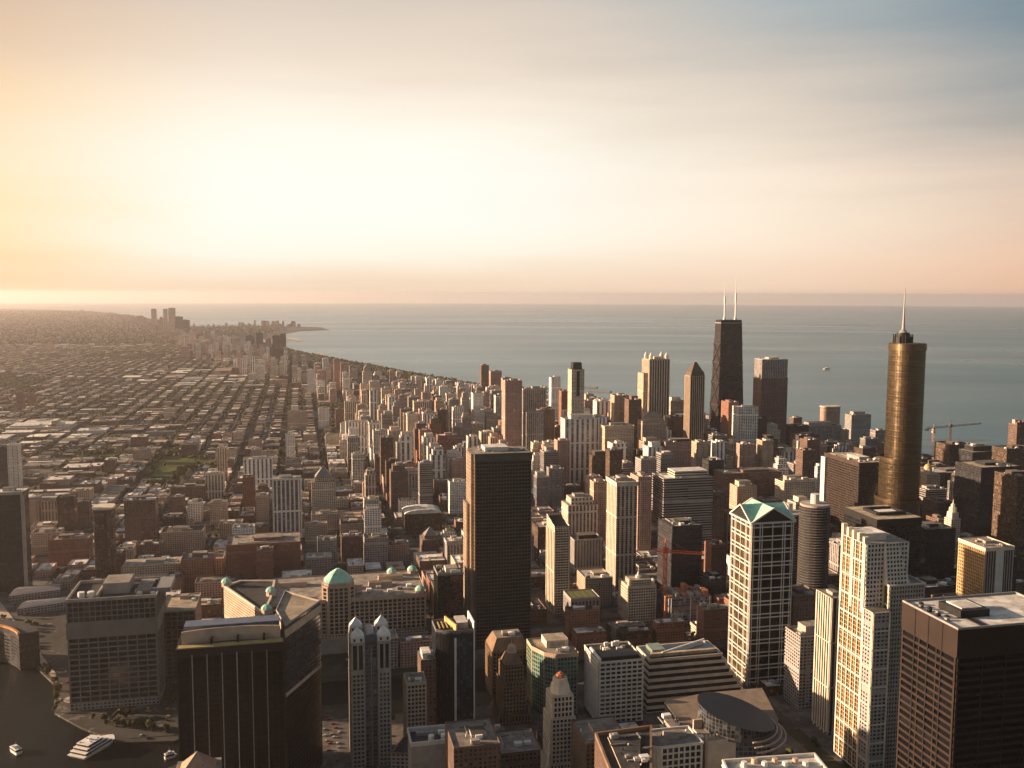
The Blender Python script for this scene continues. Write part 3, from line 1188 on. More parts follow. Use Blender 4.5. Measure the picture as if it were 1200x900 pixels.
def slim_glass_tower():
    D = 840
    x0, x1, z = front(512, 555, 741, D)
    xm = x0 + (x1 - x0) * 0.5
    n = 6
    bow = [(x0 + (xm - x0) * i / n, D + 7 - 7 * math.sin(math.pi / 2 * i / n)) for i in range(n + 1)]
    ply = ccw(bow + [(x1, D), (x1, D + 34), (x0, D + 34)])
    r = root_of('slim_glass_tower', 'slim dark glass tower with a bowed corner and bright blade fins rising at its roof', 'office tower', ply)
    body(r, ply, -1, z, STYLE['blue'][0], R_DARK)
    relief(r, ply, 2, z - 2, 3.2, 3.9, 0.2, 0.45, 0.3, M_BLACKM, GL_BLUE, wins=100)
    b = MB()
    b.box(x1 - 0.2, x1 + 1.0, D - 1.5, D + 32, 0, z + 9, 0)
    b.build('edge_blade', [M_WHITE], r)
    b = MB()
    b.prism([(xm - 6, D + 30), (xm + 1, D + 2), (xm + 2.4, D + 2.4), (xm - 4.6, D + 30.4)], z, z + 6, 0, 0, True)
    b.build('gold_blade', [plain('gold_panel', (0.55, 0.38, 0.16), 0.5, 0.2)], r)
    b = MB()
    for i in range(46):
        zz = 3 + i * (z - 8) / 46
        b.box(xm - 1.0, xm + 1.0, D - 0.9, D - 0.32, zz, zz + 1.6, 0)
    b.build('louvre', [M_WHITE], r)
    b = MB()
    b.box(xm + 3, x1 - 4, D + 8, D + 28, z, z + 6, 0, 1)
    b.build('penthouse', [M_STEEL, R_WHITE], r)
    for i in range(4):
        b = MB()
        b.box(x0 + 4 + i * 3.6, x0 + 5 + i * 3.6, D + 10, D + 28, z + 0.2, z + 1.6, 0)
        b.build('roof_beam', [plain('ochre_terrace', (0.38, 0.28, 0.11), 0.9)], r)
    parapet(r, ply, z, 1.6, 0.7, M_STEEL)


def dark_river_tower():
    # big dark tower left of centre with a sunlit stepped flank
    D = 1040
    x0, x1, z = front(557, 623, 531, D)
    ply = rect(x0, x1, D, D + 46)
    r = root_of('dark_office_tower', 'tallest dark gridded tower left of centre with notched sunlit west flank', 'office tower', ply)
    body(r, ply, -1, z, STYLE['dark'][0], R_GRAVEL)
    M = plain('dark_spandrel', (0.060, 0.060, 0.054), 0.6, 0.1, 0.25, 0.1, spec=0.4)
    relief(r, ply, 2, z - 9, 3.5, 4.2, 0.4, 1.5, 0.6, M, GL_INK, wins=100, sides=[0])
    relief(r, ply, 2, z - 9, 3.5, 4.2, 0.55, 1.3, 0.6, M_BROWNS, GL_SUNLIT, wins=0, sides=[3], name='west_facade_frame')  # brown frame: sunlight on the west face put into its colour
    b = MB()
    b.prism(inset(ply, -0.7), z - 8.6, z, 0, 0, False, True)
    b.build('louvred_crown', [M], r)
    # notched flank volumes on the west side
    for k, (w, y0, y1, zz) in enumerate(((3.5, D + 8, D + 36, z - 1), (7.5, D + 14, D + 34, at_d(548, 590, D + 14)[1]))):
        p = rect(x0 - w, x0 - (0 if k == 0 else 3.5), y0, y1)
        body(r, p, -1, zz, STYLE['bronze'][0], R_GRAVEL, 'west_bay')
        relief(r, p, 2, zz, 3.2, 4.2, 1.1, 0.6, 0.6, M_TANS, GL_SUNLIT, wins=0, sides=[0, 3], name='west_bay_frame')  # tan bars carry the flank's sunlit tone in their colour
    rs = random.Random(8)
    kit(r, x0 + 4, x1 - 4, D + 4, D + 42, z, rs, 0.55, 5, 7, M_WHITES, roofm=R_WHITE)


def setback(root, cx, cyy, tiers, wallm, roofm, frame=None, glass=None, bay=3, flr=3.6, pw=1.0, sh=1.0, wins=100, dep=0.5):
    """tiers: (half width, half depth, z0, z1)"""
    for k, (hw, hd, z0, z1) in enumerate(tiers):
        p = rect(cx - hw, cx + hw, cyy - hd, cyy + hd)
        body(root, p, z0, z1, wallm, roofm, 'wall' if k == 0 else 'setback_tier')
        if frame:
            nw = int(wins * (0.6 if k == 0 else 0.4 / max(1, len(tiers) - 1)))
            relief(root, p, max(z0, 3), z1 - 0.4, bay, flr, pw, sh, dep, frame, glass, wins=nw, sides=[0, 3])


def brown_setback_tower():
    D = 842
    x0, x1, _ = front(584, 623, 860, D)
    cx = (x0 + x1) / 2
    hw = (x1 - x0) / 2
    zt = at_d(602, 745, D + 15)[1]
    zs = at_d(602, 838, D)[1]
    zu = at_d(602, 800, D + 3)[1]
    zv = at_d(602, 780, D + 6)[1]
    ply = rect(x0, x1, D, D + 34)
    r = root_of('setback_tower', 'brown art deco tower with a stepped lantern, between the slim glass and teal towers', 'office tower', ply)
    mm = STYLE['brown'][0]
    setback(r, cx, D + 17, [(hw, 17, -1, zs), (hw * 0.72, 13, zs, zu), (hw * 0.60, 11, zu, zv)], mm, R_DARK, M_BROWNS, GL_DARK, 3.0, 3.7, 1.2, 1.3, 100)
    b = MB()
    w = hw * 0.6
    b.cyl(cx, D + 17, w * 1.3, zv, zv + 9, 4, w * 0.75, a0=math.pi / 4)
    b.build('mansard_roof', [M_BROWNS], r)
    b = MB()
    b.cyl(cx, D + 17, w * 0.42, zv + 9, zv + 14, 8)
    b.dome(cx, D + 17, w * 0.42, zv + 14, 3.5, 8, 3)
    b.cyl(cx, D + 17, 0.5, zv + 17, zv + 23, 6, 0.15)
    b.build('lantern', [M_TANS], r)
    for sx in (-1, 1):
        for sy in (0, 1):
            b = MB()
            b.cyl(cx + sx * (hw - 2), D + 2 + sy * 28, 1.7, zs, zs + 7, 8, 0.3)
            b.build('corner_finial', [M_BROWNS], r)
    # block with brown mansard behind it
    D2 = 905
    x0, x1, z = front(588, 621, 762, D2)
    ply = rect(x0 - 10, x1, D2, D2 + 34)
    r = root_of('mansard_block', 'brown block with a sloping mansard storey behind the art deco lantern tower', 'office block', ply)
    body(r, ply, -1, z, mm, None)
    ip = inset(ply, 6)
    b = MB()
    b.prism(ply, z, z + 12, 0, 1, True, ply_top=ip)
    b.build('mansard_roof', [M_BROWNS, R_GRAVEL], r)
    relief(r, ply, 4, z - 1, 3.4, 3.8, 1.2, 1.2, 0.5, M_BROWNS, GL_DARK, wins=60, sides=[0, 3])
    kit(r, x0, x1 - 6, D2 + 8, D2 + 26, z + 12, random.Random(2), 0.4, 3, 3)


def teal_tower():
    D = 850
    z = at_d(650, 768, D)[1]
    x0 = at_d(624, 768, D + 24)[0]
    x1 = at_d(650, 768, D)[0]
    x2 = at_d(676, 768, D)[0] + 1
    ply = [(x0, D + 26), (x0 + 8, D + 8), (x1 + 2, D), (x2, D), (x2, D + 46), (x0, D + 46)]
    r = root_of('teal_glass_tower', 'teal banded glass office tower with flat tan roof beside the brown lantern tower', 'office tower', ply)
    body(r, ply, -1, z, GL_TEAL, R_TAN)
    b = MB()
    nf = int(z / 4.1)
    for i in range(nf):
        zz = 6 + i * 4.1
        if zz + 1.5 > z - 3:
            break
        b.prism(inset(ply, -0.45), zz, zz + 1.5, 0, 0, True, True)
    b.build('spandrel_band', [plain('teal_spandrel', (0.10, 0.24, 0.20), 0.5)], r)
    relief(r, ply, 2, z - 3, 3.0, 4.1, 0.5, 0, 0.6, plain('tan_mullion', (0.30, 0.24, 0.16), 0.7), GL_TEAL, wins=100)
    b = MB()
    b.prism(inset(ply, -0.6), z - 3, z + 1.2, 0, 0, False, True)
    b.build('cornice', [M_TANS], r)
    b = MB()
    b.box(x1 - 3, x2 - 4, D + 20, D + 40, z, z + 7, 0, 1)
    b.build('penthouse', [M_CREAM, R_TAN], r)
    b = MB()
    b.box(x1 + 1, x2 - 8, D + 19.5, D + 20, z + 1.5, z + 5.5, 0)
    b.build('louvre', [M_STEEL], r)
    kit(r, x1, x2 - 2, D + 4, D + 17, z, random.Random(61), 0, 0, 4)


def cream_deco_spire():
    D = 698
    cx, _ = at_d(657, 850, D + 10)
    z4 = at_d(659, 796, D + 10)[1]
    r = root_of('deco_spire_tower', 'narrow cream and gold art deco tower stepping up to a small rust capped crown', 'office tower', rect(cx - 15, cx + 15, D, D + 30))
    zz = lambda py: at_d(657, py, D)[1]
    mm = STYLE['cream'][0]
    tiers = [(12.0, 13, -1, zz(895)), (10.4, 11.5, zz(895), zz(843)), (8.8, 9.5, zz(843), zz(818))]
    setback(r, cx, D + 13, tiers, mm, R_TAN, M_CREAM, GL_DARK, 2.9, 3.5, 1.0, 1.2, 100, 0.6)
    b = MB()
    b.prism(rect(cx - 9.2, cx + 9.2, D + 3, D + 23), zz(843) - 1.2, zz(843) + 0.6, 0, 0, True, True)
    b.build('cornice', [M_WHITES], r)
    b = MB()
    b.cyl(cx, D + 13, 8.6, zz(818), zz(808), 8, 7.2, a0=math.pi / 8)
    b.cyl(cx, D + 13, 6.4, zz(808), zz(801), 8, 5.8, a0=math.pi / 8)
    b.build('octagonal_crown', [M_CREAM], r)
    b = MB()
    b.cyl(cx, D + 13, 4.2, zz(801), zz(797), 8, 3.2)
    b.cyl(cx, D + 13, 1.8, zz(797), zz(795), 8, 1.2)
    b.build('crown_cap', [plain('rust_cap', (0.34, 0.12, 0.06), 0.8)], r)
    for sx in (-1, 1):
        b = MB()
        b.cyl(cx + sx * 8, D + 4, 1.3, zz(843), zz(836), 6, 0.3)
        b.build('corner_finial', [M_WHITES], r)
    for sx, sy in ((-1, 0), (1, 0)):
        b = MB()
        b.cyl(cx + sx * 12, D + 2, 2.6, zz(895) - 2, zz(884), 8, 0.8)
        b.build('corner_turret', [M_CREAM], r)


def white_grid_tower():
    D = 815
    x0, x1, z = front(702, 754, 775, D)
    ply = rect(x0, x1, D, D + 44)
    r = root_of('white_grid_office', 'white concrete grid office block with black roof and scattered white plant boxes', 'office block', ply)
    body(r, ply, -1, z, M_BLACKM, R_DARK)
    relief(r, ply, 6, z, 5.6, 4.2, 1.0, 1.6, 1.0, M_WHITES, GL_DARK, wins=100, sides=[0])
    relief(r, ply, 6, z, 2.9, 4.2, 1.25, 1.7, 0.9, M_WHITES, GL_SUNLIT, wins=0, sides=[3], name='west_facade_frame')
    parapet(r, inset(ply, -0.9), z, 1.4, 0.8, M_WHITES)
    b = MB()
    b.box(x0 + 4, x1 - 4, D + 3, D + 20, z, z + 4, 0)
    b.build('penthouse', [M_BLACKM], r)
    rs = random.Random(3)
    for i in range(9):
        ux, uy = rs.uniform(x0 + 4, x1 - 6), rs.uniform(D + 22, D + 40)
        b = MB()
        s = rs.uniform(1.5, 3.5)
        b.box(ux, ux + s * 1.6, uy, uy + s, z, z + rs.uniform(2, 5), 0)
        b.build('cooling_unit', [M_WHITE if i % 3 else R_TAN], r)
    b = MB()
    b.box(x0 + 1.4, x0 + 3.2, D + 3, D + 34, z, z + 3, 0)
    b.build('roof_beam', [M_WHITE], r)


def ribbon_terraces():
    # office block of stepped cream floor bands, wider towards its foot
    D = 840
    lev = []
    L0, z0 = at_d(757, 862, D)
    base_l, base_r, zb = at_d(757, 862, D)[0], at_d(878, 862, D)[0], at_d(800, 862, D)[1]
    ztop = at_d(810, 768, D + 16)[1]
    ply = rect(base_l, base_r, D, D + 52)
    r = root_of('terraced_office', 'low office block of stepped cream floor bands above the round glass drum', 'office block', ply)
    nf = 13
    zlow = at_d(800, 840, D)[1]
    body(r, ply, -1, zlow - 22, STYLE['ribbon'][0], None, 'podium')
    steps = []
    for i in range(nf):
        f = i / (nf - 1)
        if i < 6:
            xl, xr, yy = base_l, base_r, D
        else:
            g = (i - 5) / (nf - 6)
            xl, xr, yy = base_l + 8 * g, base_r - 24 * g, D + 15 * g
        za = zlow - 22 + i * (ztop - zlow + 22) / nf
        zb2 = zlow - 22 + (i + 1) * (ztop - zlow + 22) / nf
        steps.append((xl, xr, yy, za, zb2))
    for xl, xr, yy, za, zb2 in steps:
        b = MB()
        b.box(xl + 1.2, xr - 1.2, yy + 1.2, D + 50, za, zb2, 0)
        b.build('window_band', [GL_DARK], r)
        b = MB()
        mid = za + (zb2 - za) * 0.50
        b.box(xl, xr, yy, D + 52, mid, zb2 - 0.15, 0)
        b.build('floor_band', [M_CREAM], r)
    xl, xr, yy, za, zb2 = steps[-1]
    b = MB()
    b.box(xl + 4, xr - 4, yy + 5, D + 24, zb2, zb2 + 3, 0)
    b.build('penthouse', [R_TAN], r)
    b = MB()
    b.box(xl + 8, xl + 22, D + 28, D + 46, zb2 - 0.1, zb2 + 4, 0)
    b.build('skylight', [plain('pale_green_glass', (0.20, 0.25, 0.20), 0.3)], r)
    b = MB()
    b.beam((xl + 16, D + 22, zb2 + 3), (xr - 6, D + 48, zb2 + 3), 1.4)
    b.build('roof_beam', [M_WHITE], r)
    b = MB()
    b.beam((xr - 6, D + 48, zb2 + 1), (base_r, D + 20, zlow), 1.6)
    b.build('sloping_edge', [M_WHITE], r)


def glass_drum():
    # the round state office building: slanted dark disc over a curved glass hall, tan roof terraces round it
    h = 84.0
    ply = ccw([at_h(779, 822, h), at_h(800, 852, h), at_h(828, 868, h), at_h(905, 868, h), at_h(912, 842, h), at_h(893, 806, h), at_h(826, 812, h)])
    r = root_of('drum_building', 'building with a tilted dark disc roof and curved glass hall, tan terraces around it', 'civic building', ply)
    body(r, ply, -1, h, STYLE['blue'][0], plain('brown_terrace', (0.20, 0.15, 0.11), 0.9))
    cx, cyy = at_h(862, 838, h + 8)
    b = MB()
    n = 40
    ra = 29.0
    lo = [(cx + ra * math.cos(2 * math.pi * i / n), cyy + ra * math.sin(2 * math.pi * i / n)) for i in range(n)]
    zs = [h + 11 + 8.5 * (-(p[0] - cx) * 0.9 + (p[1] - cyy) * 0.25) / ra for p in lo]
    b.prism(lo, h, 0, 0, 1, True, z1s=zs)
    b.build('drum', [facade('facade_drum', (0.10, 0.09, 0.085), (0.02, 0.025, 0.03), 3, 3, 0.85, 0.9), plain('disc_roof', (0.040, 0.040, 0.045), 0.55, 0.1, 0.2, 0.6)], r)
    for i in range(3):
        b = MB()
        rr = ra + 2.0 + i * 3.2
        pts = []
        for j in range(15):
            a = math.radians(-92 + j * 8)
            pts.append((cx + rr * math.cos(a), cyy + rr * math.sin(a)))
        for j in range(14):
            b.beam((*pts[j], h + 1 - i * 2.4), (*pts[j + 1], h + 1 - i * 2.4), 1.0)
        b.build('curved_rail', [M_TANS], r)
    # pale block in front, its west wing of white arched bays, dark teal well
    kit(r, cx - 58, cx - 34, cyy - 22, cyy + 26, h, random.Random(71), 0.3, 3, 7)
    D = 612
    x0, x1, z = front(826, 880, 866, D)
    p = rect(x0, x1, D, D + 22)
    r2 = root_of('pale_front_block', 'plain pale stone block with a row of roof vents before the tilted disc', 'office block', p)
    body(r2, p, -1, z, M_CREAM, R_TAN)
    b = MB()
    b.box(x0, x0 + 2.0, D - 1.2, D, 0, z + 3, 0)
    b.box(x1 - 2.0, x1, D - 1.2, D, 0, z + 3, 0)
    b.box(x0, x1, D + 20, D + 22, z, z + 7, 0)
    b.build('stone_surround', [M_TANS], r2)
    for i in range(11):
        b = MB()
        b.cyl(x0 + 4 + i * (x1 - x0 - 8) / 10, D + 6, 1.1, z, z + 1.8, 8, 0.7)
        b.build('roof_vent', [M_CREAM], r2)
    x0, x1, z = front(774, 823, 874, 602)
    n = 6
    D = 602
    cr = [(x0 - 9 + 9 * (1 - math.cos(math.pi / 2 * i / n)), D + 16 - 16 * math.sin(math.pi / 2 * i / n)) for i in range(n + 1)]
    p = ccw(cr + [(x1, D), (x1, D + 26), (x0 - 9, D + 26)])
    r3 = root_of('rounded_corner_block', 'white gridded block with rounded left corner at the lower edge', 'office block', p)
    body(r3, p, -1, z, M_BLACKM, R_GRAVEL)
    relief(r3, p, 20, z, 4.2, 4.4, 1.1, 1.1, 0.9, M_WHITES, GL_DARK, wins=80)
    parapet(r3, inset(p, -0.8), z, 1.3, 1.0, M_WHITES)
    kit(r3, x0, x1, D + 6, D + 24, z, random.Random(6), 0.4, 3.5, 3)
    # dark roofed block with a lit brown flank
    h = 96
    p = ccw([at_h(697, 862, h), at_h(718, 915, h), at_h(764, 908, h), at_h(764, 853, h)])
    r4 = root_of('tar_roof_block', 'brown flanked block with sunken black tar roof beside the cream art deco tower', 'office block', p)
    body(r4, p, -1, h, STYLE['brown'][0], R_DARK)
    parapet(r4, p, h, 2.5, 1.5, M_BROWNS)
    b = MB()
    q = inset(p, 8)
    b.prism(q, h, h + 2.2, 0, 1, True)
    b.build('penthouse', [M_TANS, R_DARK], r4)
    kit(r4, min(a[0] for a in q) - 2, max(a[0] for a in q), min(a[1] for a in q), max(a[1] for a in q), h + 2.2, random.Random(16), 0, 0, 5)
    # white roofed block at the very bottom
    h = 132
    p = ccw([at_h(846, 893, h), at_h(955, 885, h), at_h(972, 906, h), at_h(860, 925, h)])
    r5 = root_of('white_roof_block', 'white topped roof with round vent stacks cut by the bottom edge', 'office block', p)
    body(r5, p, -1, h, STYLE['white'][0], R_WHITE)
    parapet(r5, p, h, 1.8, 1.2, M_WHITES)
    for i in range(7):
        b = MB()
        q = at_h(872 + i * 12, 898 - (i % 2) * 4, h)
        b.cyl(q[0], q[1], 2.0, h, h + 3, 12, 1.6)
        b.build('vent_stack', [M_TANS if i % 2 else M_WHITE], r5)


def gabled_tower():
    # white framed tower under a green gabled roof
    D = 880
    z = at_d(905, 612, D)[1]
    x0, x1 = at_d(881, 612, D)[0], at_d(930, 612, D)[0]
    dep = 46
    ply = rect(x0, x1, D, D + dep)
    r = root_of('gabled_tower', 'tall white framed tower crowned by pale green cross gables', 'office tower', ply)
    body(r, ply, -1, z, STYLE['dark'][0], R_DARK)

    # paired piers and paired floor bands
    def lattice(i, name, wcount):
        a, b_ = Vector(ply[i]), Vector(ply[(i + 1) % 4])
        e = (b_ - a)
        L = e.length
        e = e / L
        nr = Vector((e.y, -e.x))
        m = MB()

        def bar(u0, u1, w0, w1, d):
            p0, p1 = a + e * u0, a + e * u1
            p = [tuple(p0), tuple(p0 + nr * d), tuple(p1 + nr * d), tuple(p1)]
            m.prism(p[::-1] if (p[1][0] - p[0][0]) * (p[2][1] - p[1][1]) - (p[1][1] - p[0][1]) * (p[2][0] - p[1][0]) < 0 else p, w0, w1, 0, 0, True, True)
        us = [0.0, 0.055, 0.20, 0.255, 0.50, 0.745, 0.80, 0.945, 1.0]
        for u in us:
            c = min(max(u * L, 0.45), L - 0.45)
            bar(c - 0.36, c + 0.36, 0, z, 0.8)
        step = z / 12.6
        for k in range(13):
            w = z - k * step
            bar(0, L, w - 1.3, w - 0.2, 0.74)
            if w - 5.2 > 0:
                bar(0, L, w - 5.4, w - 4.3, 0.74)
        m.build(name, [M_WHITES], r)
    lattice(0, 'facade_frame', 0)
    lattice(3, 'facade_frame', 0)
    relief(r, ply, 3, z - 6, 3.4, 4.0, 0, 0, 0.3, M_BLACKM, GL_INK, wins=60, sides=[0])
    relief(r, ply, 3, z - 6, 3.4, 4.0, 0, 0, 0.3, M_BLACKM, GL_SUNLIT, wins=40, sides=[3])
    # cross gable
    zp = at_d(892, 591, D + 18)[1]
    cx, cyy = (x0 + x1) / 2, D + dep / 2
    X0, X1, Y0, Y1 = x0 - 1.5, x1 + 1.5, D - 1.5, D + dep + 1.5
    g = MB()
    c = (cx, cyy, zp)
    S, N, W, E = (cx, Y0, zp), (cx, Y1, zp), (X0, cyy, zp), (X1, cyy, zp)
    sw, se, nw, ne = (X0, Y0, z), (X1, Y0, z), (X0, Y1, z), (X1, Y1, z)
    for q in ((sw, S, c), (S, se, c), (se, E, c), (E, ne, c), (ne, N, c), (N, nw, c), (nw, W, c), (W, sw, c)):
        g.poly([q[0], q[2], q[1]] if False else list(q))
    g.build('gable_roof', [M_COPPER], r)
    g = MB()
    for a_, t_, b_ in ((sw, S, se), (se, E, ne), (ne, N, nw), (nw, W, sw)):
        g.beam(a_, t_, 1.5)
        g.beam(t_, b_, 1.5)
        g.beam(a_, b_, 1.6)
    g.build('pediment_frame', [M_WHITES], r)
    g = MB()
    for a_, t_, b_ in ((sw, S, se), (se, E, ne), (ne, N, nw), (nw, W, sw)):
        sh = lambda p: (cx + (p[0] - cx) * 0.97, cyy + (p[1] - cyy) * 0.97, p[2])
        g.poly([sh(a_), sh(b_), sh((t_[0], t_[1], t_[2] - 0.8))])
    g.build('pediment', [M_BLACKM], r)


def stepped_white_tower():
    D = 690
    # main shaft: gold lit west face and white south face, crown fins
    zc = at_d(1010, 628, D + 6)[1]
    x0 = at_d(1013, 700, D)[0]
    x1 = at_d(1062, 700, D)[0]
    z1 = at_d(1040, 636, D)[1]
    z2 = at_d(1060, 686, D - 8)[1]
    z3 = at_d(1030, 712, D - 5)[1]
    dep = 36
    ply = rect(x0, x1, D, D + dep)
    r = root_of('stepped_white_tower', 'white stepped tower with gold lit west side and finned crown near lower right', 'office tower', ply)
    body(r, ply, -1, z1, M_BLACKM, R_GRAVEL)
    relief(r, ply, 3, z1, 3.3, 3.9, 1.1, 1.5, 0.8, M_WHITES, GL_DARK, wins=30, sides=[0])
    # west face: tall bays tinted gold for the low sun, with white cross bands
    relief(r, ply, 3, z1, 7.0, 15.6, 1.1, 1.3, 0.9, M_WHITES, GL_SUNLIT, wins=30, sides=[3], name='west_facade_frame')
    relief(r, ply, 3, z1, 3.5, 3.9, 0.5, 0.5, 0.5, plain('sunlit_mullion', (0.52, 0.33, 0.15), 0.6), GL_SUNLIT, wins=0, sides=[3], name='west_mullion_frame', blank=lambda *a: True)  # mullions coloured gold to imitate sunlight on this face
    # sloping front part above the shoulder: stepped tiers of punched windows
    nt = 10
    for i in range(nt):
        g = i / nt
        za, zb = z2 + (z1 - z2) * g, z2 + (z1 - z2) * (i + 1) / nt
        xr = x1 - 2 - 9 * g
        p = rect(x0 + 16 * 0 + (x1 - x0) * 0.42, xr, D - 6 + 5 * g, D + 1)
        body(r, p, za, zb, M_WHITES, M_WHITES, 'crown_tier')
        bb = MB()
        xx = p[0][0] + 1.2
        while xx + 1.8 < p[1][0]:
            bb.box(xx, xx + 1.6, p[0][1] - 0.12, p[0][1] - 0.02, za + 0.9, zb - 0.7, 0)
            xx += 3.1
        bb.build('window_row', [GL_DARK], r)
    # crown fins
    for i in range(5):
        b = MB()
        y = D + 1 + i * 8
        b.box(x0 - 1.2, x0 + 3.2, y, y + 3.0, z1 - 60 * (i % 2 == 0), zc + (4 if i in (3, 4) else (0, 3, 2)[i % 3]) - (i % 2) * 1.5, 0)
        b.build('crown_fin', [M_CREAM], r)
    b = MB()
    b.box(x0 + 3, x0 + (x1 - x0) * 0.6, D + 8, D + 30, z1, zc + 1, 0, 1)
    b.build('crown_block', [M_WHITES, R_WHITE], r)
    # banded recess between the gold side and the shoulder
    b = MB()
    for i in range(int(z2 / 3.9)):
        b.box(x0 - 0.1, x0 + 9, D - 1.7, D - 0.9, 3 + i * 3.9, 4.9 + i * 3.9, 0)
    b.build('floor_band', [M_WHITES], r)
    # shoulders
    xs0, xs1 = at_d(1042, 700, D - 8)[0], at_d(1083, 700, D - 8)[0]
    p = rect(xs0, xs1, D - 8, D + 24)
    body(r, p, -1, z2, M_BLACKM, R_GRAVEL, 'shoulder')
    relief(r, p, 3, z2, 2.7, 3.7, 1.05, 1.5, 0.7, M_CONC, GL_DARK, wins=70, sides=[0], name='shoulder_frame')
    relief(r, p, 3, z2, 6.0, 15.0, 0.9, 1.2, 0.7, M_CREAM, GL_SUNLIT, wins=10, sides=[3], name='shoulder_west_frame')
    parapet(r, inset(p, -0.8), z2, 1.2, 1.0, M_WHITES)
    x2, x3 = at_d(1024, 712, D - 16)[0], at_d(1044, 712, D - 16)[0]
    p = rect(x2, x3, D - 16, D - 2)
    body(r, p, -1, z3, STYLE['grey'][0], R_GRAVEL, 'lower_shoulder')
    relief(r, p, 3, z3, 14.0, 15.0, 0.8, 1.2, 0.6, M_CREAM, GL_SUNLIT, wins=0, sides=[0, 3], name='lower_shoulder_frame', blank=lambda *a: True)
    # slim grey ribbed neighbour
    D2 = 760
    x0, x1, z = front(975, 993, 700, D2)
    ply = rect(x0, x1, D2, D2 + 26)
    r = root_of('ribbed_block', 'slim cream ribbed block tucked left of the stepped white tower', 'office block', ply)
    body(r, ply, -1, z, STYLE['creamrib'][0], R_GRAVEL)
    relief(r, ply, 3, z, 4.0, 40, 1.6, 0.8, 0.8, M_CREAM, GL_DARK, wins=20, sides=[0, 3])
    kit(r, x0, x1, D2, D2 + 24, z, random.Random(4), 0.5, 3, 1)


def rust_steel_tower():
    x0, z = at_d(1123, 738, 456)
    D = 456
    x1 = at_d(1262, 730, D)[0]
    ply = rect(x0, x1, D, D + 50)
    r = root_of('rust_steel_tower', 'massive dark rust steel block with flat white roof at lower right', 'civic building', ply)
    COR = plain('rust_steel', (0.022, 0.0115, 0.008), 0.7, 0.1, 0.3, 0.05)
    body(r, ply, -1, z, COR, R_WHITE)
    zb = z - 16.5
    relief(r, ply, 4, zb, 14.8, 4.6, 0.9, 1.7, 0.8, COR, GL_INK, wins=100)
    b = MB()
    for i in (0, 3):
        pass
    b.prism(inset(ply, -0.7), zb, z, 0, 0, False, True)
    b.build('louvred_crown', [COR], r)
    for t in (0.25, 0.5, 0.75):
        b = MB()
        b.box(x0 - 1.0, x0 - 0.7, D + 50 * t - 0.4, D + 50 * t + 0.4, 4, z, 0)
        b.build('column', [M_BLACKM], r)
    parapet(r, inset(ply, -0.7), z, 1.2, 0.8, M_STEEL)
    b = MB()
    b.box(x0 + 14, x0 + 34, D + 16, D + 36, z, z + 4.5, 0)
    p = b.build('penthouse', [M_BLACKM], r)
    b = MB()
    b.box(x0 + 17, x0 + 31, D + 19, D + 33, z + 4.5, z + 5.2, 0)
    b.build('penthouse_roof', [R_WHITE], p)
    b = MB()
    b.box(x0 + 17, x0 + 19, D + 1, D + 16, z, z + 0.6, 0)
    b.box(x0 + 20, x0 + 21.2, D + 1, D + 16, z, z + 0.6, 0)
    b.build('roof_duct', [M_BLACKM], r)
    rs = random.Random(11)
    for i in range(8):
        b = MB()
        ux, uy = x0 + 3 + (i % 2) * 3, D + 14 + i * 4
        b.box(ux, ux + 2.2, uy, uy + 2.0, z, z + 1.6, 0)
        b.build('cooling_unit', [M_BLACKM if i % 3 else M_STEEL], r)


def black_steel_tower():
    D = 1020
    x0, z = at_d(1028, 609, D)
    x1 = at_d(1080, 606, D)[0]
    ply = rect(x0, x1, D, D + 72)
    r = root_of('black_steel_tower', 'black steel and glass slab with flat tan roof behind the finned white tower', 'office tower', ply)
    body(r, ply, -1, z, STYLE['dark'][0], R_TAN)
    relief(r, ply, 2, z - 9, 3.2, 4.0, 0.45, 1.0, 0.6, M_BLACKM, GL_DARK, wins=100)
    b = MB()
    b.prism(inset(ply, -0.6), z - 8.6, z, 0, 0, False, True)
    b.build('louvred_crown', [M_BLACKM], r)
    b = MB()
    n = 4
    for k in (0, 1):
        o_ = [(x0 + 14, D + 20), (x1 - 10, D + 20), (x1 - 10, D + 50), (x0 + 14, D + 50)]
    for a_, c_ in zip(o_, o_[1:] + o_[:1]):
        b.beam((*a_, z + 2), (*c_, z + 2), 3.5)
    b.build('roof_screen', [M_BLACKM], r)
    b = MB()
    b.box(x0 + 22, x1 - 16, D + 28, D + 40, z, z + 2.5, 0)
    b.build('penthouse', [M_WHITE], r)


def corncob_towers():
    # twin round towers with scalloped balconies
    for k, (px, pt, D, rr) in enumerate(((955, 591, 1010, 17.5), (924, 601, 1075, 17.5))):
        cx, z = at_d(px, pt, D)
        lab = ('round dark residential tower with a white core on its roof, beside the green gables', 'second round residential tower half hidden behind the green gables')[k]
        r = root_of('round_balcony_tower', lab, 'residential tower', rect(cx - rr, cx + rr, D - rr, D + rr), 'twin round towers')
        b = MB()
        n = 48
        for f in range(int(z / 3.3)):
            zz = f * 3.3
            lo = []
            for i in range(n):
                a = 2 * math.pi * i / n
                q = rr * (1 + 0.055 * abs(math.cos(a * 8)))
                lo.append((cx + q * math.cos(a), D + q * math.sin(a)))
            b.prism(lo, zz, zz + 0.55, 0, 0, True, True)
        b.build('balcony_slab', [plain('aged_concrete', (0.13, 0.11, 0.10), 0.9)], r)
        b = MB()
        b.cyl(cx, D, rr * 0.86, -1, z - 1, 32)
        b.build('wall', [STYLE['dark'][0]], r)
        b = MB()
        b.cyl(cx, D, rr * 1.0, z - 1.2, z + 1.5, 32)
        b.build('roof_rim', [M_CONC], r)
        b = MB()
        b.cyl(cx, D, 5.2, z, z + 13, 16)
        b.build('core_top', [M_WHITES], r)


